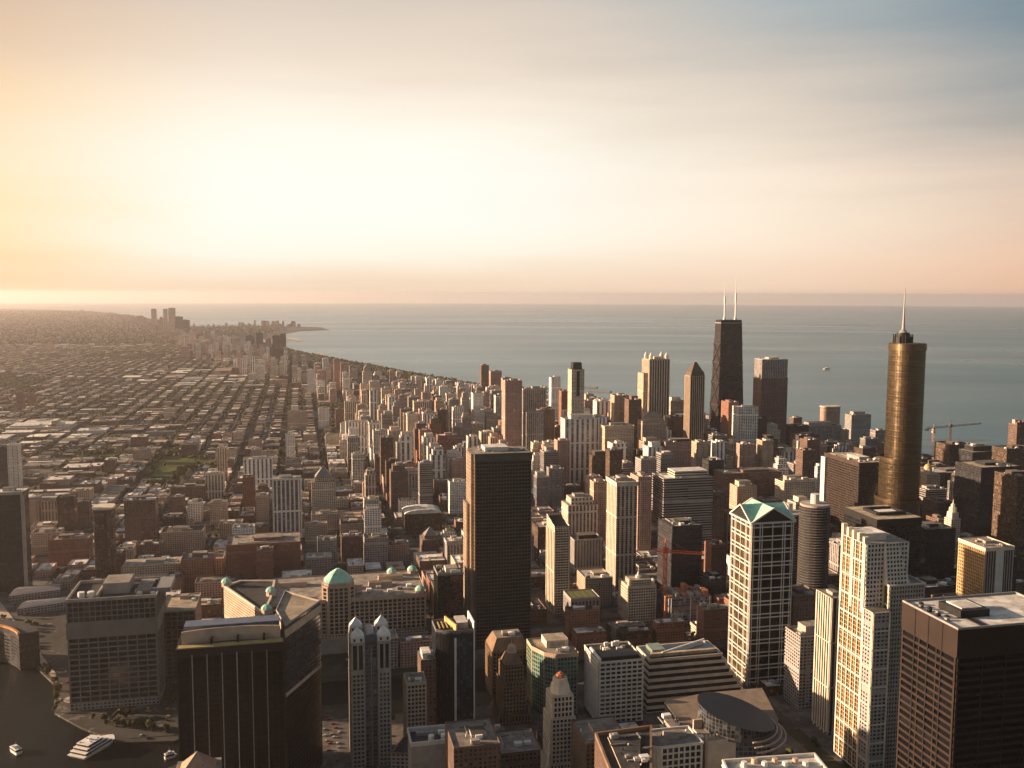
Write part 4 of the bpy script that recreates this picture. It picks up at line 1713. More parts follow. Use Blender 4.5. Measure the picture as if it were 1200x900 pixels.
def brown_slab_right():
    D = 1300
    x0, z = at_d(1007, 543, D)
    x1 = at_d(1038, 541, D)[0]
    ply = rect(x0, x1, D, D + 100)
    r = root_of('rust_brown_slab', 'broad rust brown slab tower between the corncob rounds and the gold tower', 'office tower', ply)
    body(r, ply, -1, z, STYLE['bronze'][0], R_TAN)
    C = plain('dark_brown_metal', (0.045, 0.027, 0.019), 0.6, 0.1, 0.25, 0.1)
    relief(r, ply, 2, z - 5, 4.2, 4.0, 1.0, 1.3, 0.7, C, GL_DARK, wins=100, sides=[0, 3])
    b = MB()
    b.prism(inset(ply, -0.7), z - 5, z + 1, 0, 0, False, True)
    b.build('louvred_crown', [C], r)
    b = MB()
    b.box(x0 - 4, x0 - 0.8, D + 92, D + 104, 0, z - 6, 0)
    b.build('stair_shaft', [M_WHITES], r)
    kit(r, x0, x1, D + 5, D + 90, z, random.Random(12), 0.4, 5, 6, roofm=R_WHITE)


def gold_round_tower():
    # the tallest gold glass tower: rounded ends, setback, spire
    D = 1112
    cx = at_d(1060.5, 470, D)[0]
    zt = at_d(1061.5, 402, D)[1]
    zs = at_d(1061, 538, D)[1]
    hw = (at_d(1081, 470, D)[0] - cx) * 0.79

    def oval(c, w, d, n=40):
        return [(c[0] + w * math.copysign(abs(math.cos(2 * math.pi * i / n)) ** 0.75, math.cos(2 * math.pi * i / n)), c[1] + d * math.copysign(abs(math.sin(2 * math.pi * i / n)) ** 0.75, math.sin(2 * math.pi * i / n))) for i in range(n)]
    r = root_of('gold_spire_tower', 'tallest rounded gold and bronze glass tower with a spire, at right against the lake', 'residential tower', rect(cx - 34, cx + 34, D - 30, D + 34))
    k = Net('gold_glass')
    uv = k.n('ShaderNodeUVMap')
    s = k.n('ShaderNodeSeparateXYZ')
    k.put(s.inputs[0], uv.outputs[0])
    w_ = k.n('ShaderNodeTexWhiteNoise', noise_dimensions='2D')
    k.put(w_.inputs[0], k.rgb(k.math('FLOOR', k.math('DIVIDE', s.outputs[0], 4.0)), k.math('FLOOR', k.math('DIVIDE', s.outputs[1], 3.6)), 0.0))
    l_ = k.range(k.math('POWER', w_.outputs[0], 2.0), 0, 1, 0.82, 1.25)
    mu = k.math('LESS_THAN', k.math('FRACT', k.math('DIVIDE', s.outputs[0], 4.0)), 0.16)
    fl = k.math('LESS_THAN', k.math('FRACT', k.math('DIVIDE', s.outputs[1], 3.6)), 0.22)
    gg = k.mix(1.0, (0.15, 0.108, 0.064), k.rgb(l_, l_, l_), 'MULTIPLY')
    gg = k.mix(k.math('MULTIPLY', fl, 0.7), gg, (0.24, 0.18, 0.12))
    k.put(k.p.inputs['Base Color'], k.mix(k.math('MULTIPLY', mu, 0.75), gg, (0.025, 0.02, 0.015)))
    k.p.inputs['Metallic'].default_value = 0.8
    k.put(k.p.inputs['Roughness'], k.range(w_.outputs[0], 0, 1, 0.20, 0.26))
    GG = k.m
    STEELG = plain('gold_steel', (0.15, 0.105, 0.062), 0.32, 0.8, 0.15, 0.1)
    up = oval((cx, D), hw, 22)
    low = oval((cx - 2.5, D + 2), hw + 2.5, 25)
    zm = zs - 55
    low2 = oval((cx - 3, D + 3), hw + 4.5, 28)
    body(r, low2, -1, zm, GG, R_GRAVEL, 'lower_tier')
    body(r, low, zm, zs, GG, R_GRAVEL, 'middle_tier')
    body(r, up, zs, zt, GG, R_GRAVEL, 'upper_tier')
    for nm, pl, a, b_ in (('upper_band', up, zs, zt), ('middle_band', low, zm, zs), ('lower_band', low2, 0, zm)):
        m = MB()
        z = a + 2
        while z + 1.2 < b_ - 3:
            m.prism(inset(pl, -0.16), z, z + 0.7, 0, 0, True, True)
            z += 7.8
        m.build(nm, [STEELG], r)
    for z, hh, pl in ((zs, 4.5, low), (zt - 8, 8, up), (zm, 4, low2)):
        m = MB()
        m.prism(inset(pl, -0.8), z - 1, z + hh - 1, 0, 0, False, True)
        m.build('tier_screen', [STEELG], r)
    for z, pl in ((zt + 0.3, up),):
        m = MB()
        m.poly([(p[0], p[1], z - 1.2) for p in inset(pl, 1.0)])
        m.build('roof', [R_DARK], r)
    zq = at_d(1058, 388, D)[1]
    c2 = at_d(1058, 400, D)[0]
    m = MB()
    m.cyl(c2, D, 11.5, zt, zt + (zq - zt) * 0.55, 20)
    m.cyl(c2, D, 9.0, zt + (zq - zt) * 0.55, zq - 2, 20, 8.0)
    for a in range(10):
        m.box(c2 + 12 * math.cos(a * 0.628) - 0.5, c2 + 12 * math.cos(a * 0.628) + 0.5, D + 12 * math.sin(a * 0.628) - 0.5, D + 12 * math.sin(a * 0.628) + 0.5, zt, zt + (zq - zt) * 0.75)
    m.build('plant_drum', [M_BLACKM], r)
    ztip = at_d(1060, 338, D)[1]
    m = MB()
    m.cyl(c2, D, 6.0, zq - 2, zq + 3, 12, 2.0)
    m.cyl(c2, D, 1.9, zq + 3, zq + (ztip - zq) * 0.45, 10, 1.2)
    m.cyl(c2, D, 1.2, zq + (ztip - zq) * 0.45, ztip, 8, 0.35)
    m.build('spire', [M_STEEL], r)


def orange_lit_block():
    D = 900
    x0, z = at_d(1155, 643, D)
    x1 = at_d(1188, 641, D)[0]
    ply = rect(x0, x1, D, D + 44)
    r = root_of('sunlit_block', 'block with an orange sunlit west wall and grey ribbed front, right of the stepped tower', 'office block', ply)
    body(r, ply, -1, z, STYLE['greyrib'][0], R_TAN)
    relief(r, ply, 3, z - 3, 2.9, 3.9, 1.1, 1.5, 0.7, plain('sunlit_stone', (0.52, 0.32, 0.16), 0.9), GL_SUNLIT, wins=60, sides=[3])  # west stone tinted orange, evening sunlight put into its colour
    relief(r, ply, 3, z - 3, 3.2, 60, 1.0, 0.8, 0.6, M_CONC, GL_DARK, wins=20, sides=[0], name='front_pier_frame')
    b = MB()
    xm = (x0 + x1) / 2
    b.box(xm - 5, xm + 5, D - 1.4, D - 0.7, 0, z - 3, 0)
    b.build('central_strip', [M_WHITES], r)
    b = MB()
    b.prism(inset(ply, -0.8), z - 3, z + 1, 0, 0, False, True)
    b.build('cornice', [M_CREAM], r)
    kit(r, x0, x1, D, D + 42, z, random.Random(14), 0.3, 3, 3)


def tapered_tower():
    # the black tower that tapers, X braced, two white masts
    D = 2200
    xl, xr = at_d(838.5, 500, D)[0], at_d(875, 500, D)[0]
    zt = at_d(856, 375, D + 8)[1]
    z0 = 0.0
    cx = (xl + xr) / 2
    tw = (at_d(870.5, 375, D + 8)[0] - at_d(846, 375, D + 8)[0]) / 2
    bw = 38.0
    bd, td = 30.0, 17.0
    cyy = D + bd
    lo = rect(cx - bw, cx + bw, cyy - bd, cyy + bd)
    hi = rect(cx - tw, cx + tw, cyy - td, cyy + td)
    r = root_of('tapered_black_tower', 'tapering black braced tower with two white masts above the lake horizon', 'skyscraper', lo)
    zb = zt - 6
    body(r, lo, -1, zb, facade('facade_black_tower', (0.020, 0.016, 0.016), (0.012, 0.011, 0.013), 4.5, 3.7, 0.66, 0.55, grough=0.2), R_DARK, ply_top=hi)
    for s in (0, 3):
        b = MB()
        a0, b0 = Vector(lo[s]), Vector(lo[(s + 1) % 4])
        a1, b1 = Vector(hi[s]), Vector(hi[(s + 1) % 4])

        def pt(u, w):
            q = (a0 + (b0 - a0) * u) * (1 - w) + (a1 + (b1 - a1) * u) * w
            return Vector((q.x, q.y, zb * w)) + Vector(((0, -0.8, 0), 0, 0, (-0.8, 0, 0))[s])
        ks = [0, 0.2, 0.38, 0.55, 0.70, 0.84]
        for i in range(5):
            b.beam(pt(0, ks[i]), pt(1, ks[i + 1]), 2.0)
            b.beam(pt(1, ks[i]), pt(0, ks[i + 1]), 2.0)
            b.beam(pt(0, ks[i + 1]), pt(1, ks[i + 1]), 2.0)
        b.build('cross_bracing', [plain('dark_bracing', (0.045, 0.036, 0.033), 0.5, 0.3)], r)
    b = MB()
    b.prism([(p[0], p[1]) for p in inset(hi, 0.6)], zb, zt, 0, 0, True)
    b.build('crown', [M_BLACKM], r)
    b = MB()
    b.prism([(p[0], p[1]) for p in inset(hi, -0.8)], zb - 2.6, zb - 0.8, 0, 0, True, True)
    b.build('light_band', [M_CONC], r)
    for px, top in ((850, 330), (863, 324)):
        mx, mz = at_d(px, top, cyy)
        b = MB()
        hh = mz - zt
        b.cyl(mx, cyy, 3.4, zt, zt + 6, 12)
        b.cyl(mx, cyy, 1.8, zt + 6, zt + hh * 0.45, 10, 1.5)
        b.cyl(mx, cyy, 2.3, zt + hh * 0.42, zt + hh * 0.62, 10, 2.3)
        b.cyl(mx, cyy, 0.9, zt + hh * 0.62, mz, 8, 0.4)
        b.build('mast', [M_WHITE], r)


def four_pinnacle_tower():
    D = 2150
    x0, x1, z = front(761, 785, 421, D)
    ply = rect(x0, x1, D, D + 46)
    r = root_of('lantern_crowned_tower', 'cream tower with four lantern pinnacles left of the tapering black tower', 'skyscraper', ply)
    body(r, ply, -1, z, STYLE['creamrib'][0], R_TAN)
    relief(r, ply, 20, z - 2, 6.5, 200, 2.4, 1.0, 1.4, M_CREAM, GL_DARK, wins=20, sides=[0, 3])
    w = (x1 - x0)
    for sx in (0.12, 0.88):
        for sy in (6, 40):
            b = MB()
            b.cyl(x0 + w * sx, D + sy, 5, z, z + 9, 8)
            t = b.build('pinnacle', [M_CREAM], r)
            b = MB()
            b.cyl(x0 + w * sx, D + sy, 4.4, z + 9, z + 17, 8, 0.5)
            b.build('pinnacle_cap', [M_WHITES], t)
    b = MB()
    b.box(x0 + w * 0.3, x0 + w * 0.7, D + 10, D + 36, z, z + 6, 0)
    b.build('penthouse', [M_CREAM], r)
    xa, _, zl = front(753.5, 785, 437, D + 10)
    p = rect(xa, x0, D + 6, D + 46)
    body(r, p, -1, zl, STYLE['tan'][0], R_TAN, 'west_shoulder')


def gabled_hotel_tower():
    D = 1980
    x0, x1, z = front(809, 826, 440, D)
    ply = rect(x0, x1, D, D + 30)
    r = root_of('peaked_tower', 'slender gold tan tower with dark peaked top just left of the tapering tower', 'skyscraper', ply)
    body(r, ply, -1, z, STYLE['tanrib'][0], R_TAN)
    cx = (x0 + x1) / 2
    zt = at_d(817, 424, D + 15)[1]
    b = MB()
    w = (x1 - x0) / 2
    b.cyl(cx, D + 15, w * 1.32, z, z + (zt - z) * 0.3, 4, w * 1.2, a0=math.pi / 4)
    b.cyl(cx, D + 15, w * 1.1, z + (zt - z) * 0.3, zt, 4, w * 0.2, a0=math.pi / 4)
    b.build('peaked_roof', [plain('dark_bronze_roof', (0.09, 0.065, 0.05), 0.6)], r)
    b = MB()
    b.cyl(cx, D + 15, 0.5, zt, zt + 6, 6, 0.2)
    b.build('antenna', [M_STEEL], r)
    relief(r, ply, 20, z - 2, 4.6, 200, 1.6, 0.8, 1.0, M_TANS, GL_DARK, wins=12, sides=[0, 3])


def two_tone_tower():
    D = 2080
    x0, x1, z = front(893, 924, 421, D)
    zm = at_d(905, 443, D)[1]
    ply = rect(x0, x1, D, D + 42)
    r = root_of('two_tone_tower', 'tower of grey ribbed upper storeys over dark rose stone, right of the tapering tower', 'skyscraper', ply)
    body(r, ply, -1, zm, facade('facade_dark_rose', (0.15, 0.085, 0.075), (0.03, 0.025, 0.03), 4.0, 3.8, 0.5, 0.5), R_GRAVEL)
    up = inset(ply, 1.0)
    body(r, up, zm, z, STYLE['greyrib'][0], R_WHITE, 'upper_storeys')
    kit(r, x0 + 3, x1 - 3, D, D + 40, z, random.Random(21), 0.5, 4, 4, roofm=R_WHITE)


def slant_topped_tower():
    D = 1130
    x0, x1, _ = front(650, 667.5, 616, D)
    z0 = at_d(650, 617, D)[1]
    ply = rect(x0, x1, D, D + 40)
    zn = at_d(638, 603, D + 40)[1] + 2
    r = root_of('slant_topped_tower', 'pale slab tower with sloping top and bright west wall, right of the big dark tower', 'residential tower', ply)
    zs = [z0, z0, zn, zn]
    body(r, ply, -1, 0, STYLE['cream'][0], None, z1s=zs)
    b = MB()
    b.poly([(p[0], p[1], zs[i] - 4) for i, p in enumerate(ply)])
    b.build('roof', [R_DARK], r)
    relief(r, ply, 4, z0 - 5, 3.6, 3.3, 0.5, 1.3, 0.8, M_CREAM, GL_DARK, wins=90, sides=[0])
    relief(r, ply, 4, z0 - 8, 8.0, 40, 3.0, 1.0, 0.6, M_CREAM, GL_SUNLIT, wins=0, sides=[3], name='west_facade_frame')


def spired_cream_tower():
    D = 1080
    x0, x1, z = front(736, 769, 686, D)
    ply = rect(x0, x1, D, D + 34)
    r = root_of('classical_cream_tower', 'cream neoclassical residential tower with small pointed top before the red crane', 'residential tower', ply)
    body(r, ply, -1, z, STYLE['cream'][0], R_TAN)
    relief(r, ply, 4, z - 3, 3.3, 3.4, 1.1, 1.2, 0.7, M_CREAM, GL_DARK, wins=90, sides=[0])
    relief(r, ply, 4, z - 3, 3.3, 3.4, 1.1, 1.2, 0.7, M_CREAM, GL_SUNLIT, wins=0, sides=[3], name='west_facade_frame')
    cx = (x0 + x1) / 2
    w = (x1 - x0) / 2
    b = MB()
    b.box(cx - w * 0.75, cx + w * 0.75, D + 4, D + 28, z, z + 6, 0, 1)
    b.build('attic_storey', [STYLE['cream'][0], R_TAN], r)
    for sx in (-1, 1):
        b = MB()
        b.cyl(cx + sx * (w - 3), D + 3.2, 2.6, z, z + 5, 8)
        b.dome(cx + sx * (w - 3), D + 3.2, 2.6, z + 5, 2.5, 8, 3)
        b.build('corner_pavilion', [M_CREAM], r)
    b = MB()
    b.cyl(cx, D + 14, 4, z + 6, z + 9, 8)
    b.cyl(cx, D + 14, 2.4, z + 9, z + 14, 8, 0.6)
    b.cyl(cx, D + 14, 0.5, z + 14, z + 22, 6, 0.15)
    b.build('finial', [M_WHITES], r)


def construction_block():
    D = 1060
    x0, x1, z = front(784, 834, 700, D)
    ply = rect(x0, x1, D, D + 40)
    r = root_of('unfinished_tower', 'unfinished blue sheeted tower with ragged orange formwork top under the red crane', 'building site', ply)
    body(r, ply, -1, z, facade('facade_site', (0.20, 0.18, 0.17), (0.05, 0.08, 0.13), 3.2, 3.6, 0.85, 0.75), R_GRAVEL)
    rs = random.Random(31)
    FO = plain('orange_formwork', (0.45, 0.17, 0.07), 0.8)
    for i in range(12):
        xx = x0 + (x1 - x0) * (i % 6) / 6
        yy = D + 3 + 18 * (i // 6)
        b = MB()
        b.box(xx + 0.8, xx + 6, yy, yy + 13, z, z + rs.uniform(2, 9), 0)
        b.build('formwork_panel', [FO if rs.random() < 0.6 else M_CONC], r)
    for i in range(3):
        b = MB()
        xx = x0 + 3 + (x1 - x0 - 6) * i / 2
        b.beam((xx, D - 0.8, 2), (xx, D - 0.8, z), 0.9)
        b.build('hoist_rail', [M_WHITE], r)
    b = MB()
    b.box(x0 - 3.4, x0 - 0.1, D + 4, D + 9, 0, z + 2, 0)
    b.build('orange_stair_shaft', [FO], r)


def crane(name, label, x, y, zm, ja, jb, jz, zj=None, mat=None, w=2.0):
    """tower crane: lattice mast, cab, jib from ja to jb metres along jz direction"""
    r = thing(name, label, 'crane', x, y)
    mat = mat or M_CRANE_RED
    b = MB()
    n = int(zm / (w * 1.6))
    for i, (sx, sy) in enumerate(((-1, -1), (1, -1), (1, 1), (-1, 1))):
        b.beam((x + sx * w / 2, y + sy * w / 2, 0), (x + sx * w / 2, y + sy * w / 2, zm), w * 0.16)
    for k in range(n):
        z0, z1 = zm * k / n, zm * (k + 1) / n
        s = 1 if k % 2 else -1
        for f in ((-1, -1, 1, -1), (-1, 1, 1, 1), (-1, -1, -1, 1), (1, -1, 1, 1)):
            p, q = (f[0], f[1]), (f[2], f[3])
            if s > 0:
                p, q = q, p
            b.beam((x + p[0] * w / 2, y + p[1] * w / 2, z0), (x + q[0] * w / 2, y + q[1] * w / 2, z1), w * 0.12)
    b.build('mast', [mat], r)
    dx, dy, dz = jz
    b = MB()
    for s in (-1, 1):
        b.beam((x + dx * ja - dy * s * w / 2, y + dy * ja + dx * s * w / 2, zm + dz * ja), (x + dx * jb - dy * s * w / 2, y + dy * jb + dx * s * w / 2, zm + dz * jb), w * 0.18)
    b.beam((x + dx * ja, y + dy * ja, zm + dz * ja + w), (x + dx * jb, y + dy * jb, zm + dz * jb + w * 0.6), w * 0.18)
    m = 26
    for k in range(m):
        t0, t1 = ja + (jb - ja) * k / m, ja + (jb - ja) * (k + 1) / m
        s = 1 if k % 2 else -1
        b.beam((x + dx * t0 - dy * s * w / 2, y + dy * t0 + dx * s * w / 2, zm + dz * t0), (x + dx * t1, y + dy * t1, zm + dz * t1 + w * 0.8), w * 0.12)
    b.build('jib', [mat], r)
    b = MB()
    b.box(x - w * 0.8, x + w * 0.8, y - w * 0.8, y + w * 0.8, zm - 0.3, zm + w * 1.6, 0)
    b.build('cab', [mat], r)
    b = MB()
    b.beam((x, y, zm + w * 1.6), (x, y, zm + w * 4.5), w * 0.3)
    b.beam((x, y, zm + w * 4.4), (x + dx * jb * 0.6, y + dy * jb * 0.6, zm + dz * jb * 0.6 + w), 0.2)
    b.beam((x, y, zm + w * 4.4), (x + dx * ja, y + dy * ja, zm + dz * ja + w), 0.2)
    b.build('tie_frame', [mat], r)
    b = MB()
    b.box(x + dx * ja - w, x + dx * ja + w, y + dy * ja - w, y + dy * ja + w, zm + dz * ja - w * 1.2, zm + dz * ja, 0)
    b.build('counterweight', [M_CONC], r)
    return r


def domed_hotel():
    D = 1480
    x0, x1, z = front(1086, 1102, 556, D)
    ply = rect(x0, x1, D, D + 30)
    r = root_of('domed_hotel', 'orange lit stone hotel with small gold onion dome beside the gold round tower', 'hotel', ply)
    body(r, ply, -1, z, STYLE['tan'][0], R_TAN)
    cx = (x0 + x1) / 2
    b = MB()
    b.cyl(cx - 3, D + 12, 7.5, z, z + 9, 10)
    t = b.build('drum', [M_TANS], r)
    b = MB()
    b.dome(cx - 3, D + 12, 7.5, z + 9, 9, 12, 5)
    b.cyl(cx - 3, D + 12, 0.8, z + 17.5, z + 25, 6, 0.2)
    b.build('dome', [plain('gold_dome', (0.50, 0.33, 0.14), 0.5, 0.3)], t)


def gothic_tower():
    D = 1330
    x0, x1, z = front(1123, 1142, 566, D)
    ply = rect(x0, x1, D, D + 26)
    r = root_of('gothic_tower', 'grey gothic tower with buttressed crown right of the domed hotel', 'office tower', ply)
    body(r, ply, -1, z, STYLE['greyrib'][0], R_TAN)
    cx = (x0 + x1) / 2
    w = (x1 - x0) / 2
    b = MB()
    b.cyl(cx, D + 13, w * 0.75, z, z + 17, 8)
    b.cyl(cx, D + 13, w * 0.55, z + 17, z + 21, 8)
    b.build('octagon_crown', [M_CONC], r)
    for i in range(8):
        a = math.pi / 4 * i + math.pi / 8
        b = MB()
        X, Y = cx + w * 1.0 * math.cos(a), D + 13 + w * 1.0 * math.sin(a)
        b.beam((X, Y, z - 6), (X, Y, z + 8), 1.6)
        b.beam((X, Y, z + 6), (cx + w * 0.7 * math.cos(a), D + 13 + w * 0.7 * math.sin(a), z + 15), 1.2)
        b.cyl(X, Y, 1.0, z + 8, z + 13, 5, 0.1)
        b.build('flying_buttress', [M_CONC], r)
    # shoulder
    xa, xb, zl = front(1118, 1150, 600, D - 12)
    p = rect(xa, xb, D - 12, D - 0.5)
    body(r, p, -1, zl, STYLE['greyrib'][0], R_TAN, 'shoulder')
    # the white clock-like terracotta tower below
    D2 = 1200
    x0, x1, z = front(1115, 1126, 608, D2)
    ply = rect(x0, x1, D2, D2 + 16)
    r = root_of('terracotta_tower', 'narrow pale terracotta tower with peaked lantern below the gothic crown', 'office tower', ply)
    body(r, ply, -1, z, STYLE['cream'][0], R_TAN)
    cx = (x0 + x1) / 2
    w = (x1 - x0) / 2
    for k, (f, h0, h1) in enumerate(((0.8, 0, 9), (0.55, 9, 16), (0.3, 16, 21))):
        b = MB()
        b.cyl(cx, D2 + 8, w * f * 1.3, z + h0, z + h1, 4 if k < 1 else 8, w * f * 1.2, a0=math.pi / 4)
        b.build('lantern_stage', [M_CREAM], r)
    b = MB()
    b.cyl(cx, D2 + 8, 1.2, z + 21, z + 29, 6, 0.1)
    b.build('finial', [M_CREAM], r)


def near_edge_things():
    # helipad-like black roof with two tanks, at the bottom
    D = 716
    x0, x1, z = front(482, 543, 872, D)
    ply = rect(x0, x1, D, D + 26)
    r = root_of('tank_roof_block', 'pale parapeted block with twin white tanks on its roof at the bottom edge', 'office block', ply)
    body(r, ply, -1, z, M_CONC, R_DARK)
    parapet(r, inset(ply, -0.6), z, 3.4, 1.2, M_WHITES)
    for k in (0.40, 0.64):
        b = MB()
        b.cyl(x0 + (x1 - x0) * k, D + 6, 2.4, z, z + 5, 16)
        b.build('white_tank', [M_WHITE], r)
    kit(r, x0, x1, D + 10, D + 24, z, random.Random(41), 0.35, 3, 4)
    h = 26
    p = ccw([at_h(458, 884, h), at_h(480, 856, h), at_h(548, 850, h), at_h(572, 888, h)])
    r = root_of('black_roof_block', 'low block with a broad black roof spreading behind the twin white tanks', 'office block', p)
    body(r, p, -1, h, STYLE['grey'][0], R_DARK)
    parapet(r, p, h, 1.5, 1.0, M_BROWNS)
    # grey gridded mid block left of slim tower
    D = 800
    x0, x1, z = front(476, 500, 801, D)
    ply = rect(x0, x1, D, D + 22)
    r = root_of('grid_front_block', 'small tan fronted block with punched windows between pinnacled and slim towers', 'office block', ply)
    body(r, ply, -1, z, STYLE['tan'][0], R_GRAVEL)
    relief(r, ply, 3, z - 1, 3.0, 3.6, 1.0, 1.3, 0.6, M_TANS, GL_DARK, wins=80, sides=[0, 3])
    parapet(r, ply, z, 1.4, 0.7, M_TANS)
    kit(r, x0, x1, D, D + 20, z, random.Random(42), 0.4, 4, 5)
    D = 830
    x0, x1, z = front(493, 511, 773, D)
    ply = rect(x0, x1, D, D + 24)
    r = root_of('lit_corner_block', 'brown block with a white roof shed wedged left of the slim glass tower', 'office block', ply)
    body(r, ply, -1, z, STYLE['brown'][0], R_GRAVEL)
    kit(r, x0, x1, D, D + 22, z, random.Random(43), 0.7, 5, 2, M_WHITES, roofm=R_WHITE)
    # black glass tower behind
    D = 1035
    x0, x1, z = front(513, 543, 673, D)
    ply = rect(x0, x1, D, D + 32)
    r = root_of('black_glass_block', 'black glass block with pale roof rim and plant, left of the big dark tower', 'office tower', ply)
    body(r, ply, -1, z, STYLE['dark'][0], R_DARK)
    relief(r, ply, 3, z - 2, 3.6, 3.9, 0.3, 0.5, 0.4, M_BLACKM, GL_DARK, wins=80, sides=[0, 3])
    parapet(r, inset(ply, -0.4), z - 1, 3, 0.9, M_STEEL)
    kit(r, x0, x1, D + 2, D + 30, z, random.Random(44), 0.5, 5, 5, M_WHITES)
    # copper pyramid poking up at the very bottom
    D = 660
    cx, zt = at_d(231, 881, D)
    r = root_of('pyramid_topped_block', 'copper and glass pyramid roof peak poking up at the bottom edge', 'office block', rect(cx - 15, cx + 15, D - 15, D + 15))
    body(r, rect(cx - 15, cx + 15, D - 15, D + 15), -1, zt - 13, STYLE['tan'][0], R_GRAVEL)
    b = MB()
    b.cyl(cx, D, 17, zt - 13, zt, 4, 0.05, a0=math.pi / 4)
    t = b.build('pyramid_roof', [plain('copper_rose_roof', (0.46, 0.24, 0.15), 0.5, 0.2, 0.15, 0.2)], r)
    b = MB()
    for i in range(4):
        a = math.pi / 4 + i * math.pi / 2
        b.beam((cx + 17 * math.cos(a), D + 17 * math.sin(a), zt - 13), (cx, D, zt + 0.3), 0.5)
    for s in (-0.33, 0.33, 0):
        b.beam((cx + s * 24, D - 12.2, zt - 13), (cx, D, zt), 0.3)
    b.build('roof_rib', [M_STEEL], t)
    # curved orange-lit building at the left edge
    h = 40
    D = 1060
    n = 8
    ro, cxx, cyy = 95.0, at_h(-72, 762, h)[0], at_h(-72, 762, h)[1]
    outer, inner = [], []
    for i in range(n + 1):
        a = math.radians(100 - i * 75 / n)
        outer.append((cxx + ro * math.cos(a), cyy + ro * math.sin(a)))
        inner.append((cxx + (ro - 20) * math.cos(a), cyy + (ro - 20) * math.sin(a)))
    ply = ccw(outer + inner[::-1])
    r = thing('curved_block', 'curved glass block with an orange glowing roof edge at the left margin', 'office block', cxx, cyy)
    HERO_BOX.append((ccw(outer), None, r))
    claim(ply)
    mb = MB()
    for i in range(n):
        mb.prism(ccw([outer[i], outer[i + 1], inner[i + 1], inner[i]]), -1, h, 0, 1, True)
    mb.build('wall', [STYLE['dark'][0], R_DARK], r)
    mb = MB()
    for i in range(n):
        mb.beam((*inner[i], h + 1), (*inner[i + 1], h + 1), 2.4)
    mb.build('roof_edge', [plain('sunlit_edge_orange', (0.55, 0.26, 0.10), 0.45, 0.4)], r)  # orange sunlight on the edge painted into the material


for fn in (black_river_slab, river_hotel, river_mart, pinnacle_tower, slim_glass_tower, dark_river_tower, brown_setback_tower, teal_tower,
           cream_deco_spire, white_grid_tower, ribbon_terraces, glass_drum, gabled_tower, stepped_white_tower, rust_steel_tower,
           black_steel_tower, corncob_towers, brown_slab_right, gold_round_tower, orange_lit_block, tapered_tower, four_pinnacle_tower,
           gabled_hotel_tower, two_tone_tower, slant_topped_tower, spired_cream_tower, construction_block, domed_hotel, gothic_tower, near_edge_things):
    fn()

_x, _z = at_d(791, 655, 1078)
crane('tower_crane', 'red tower crane with a long jib over the unfinished blue tower', _x, 1110, _z, -16, 48, (0.93, -0.35, -0.02), w=3.8)
_x, _z = at_d(1094, 504, 2300)
crane('tower_crane', 'thin pinkish tower crane right of the gold round tower', _x, 2300, _z, -20, 10, (0.6, 0.8, 0.0), w=4.0, mat=plain('faded_crane_paint', (0.42, 0.2, 0.15), 0.8))
_x, _z = at_d(1114, 500, 2250)
crane('tower_crane', 'dark tower crane with a very long level jib over the lake', _x, 2250, _z, -75, 98, (1.0, 0.0, 0.055), w=4.2, mat=plain('dark_crane_paint', (0.10, 0.06, 0.05), 0.8))

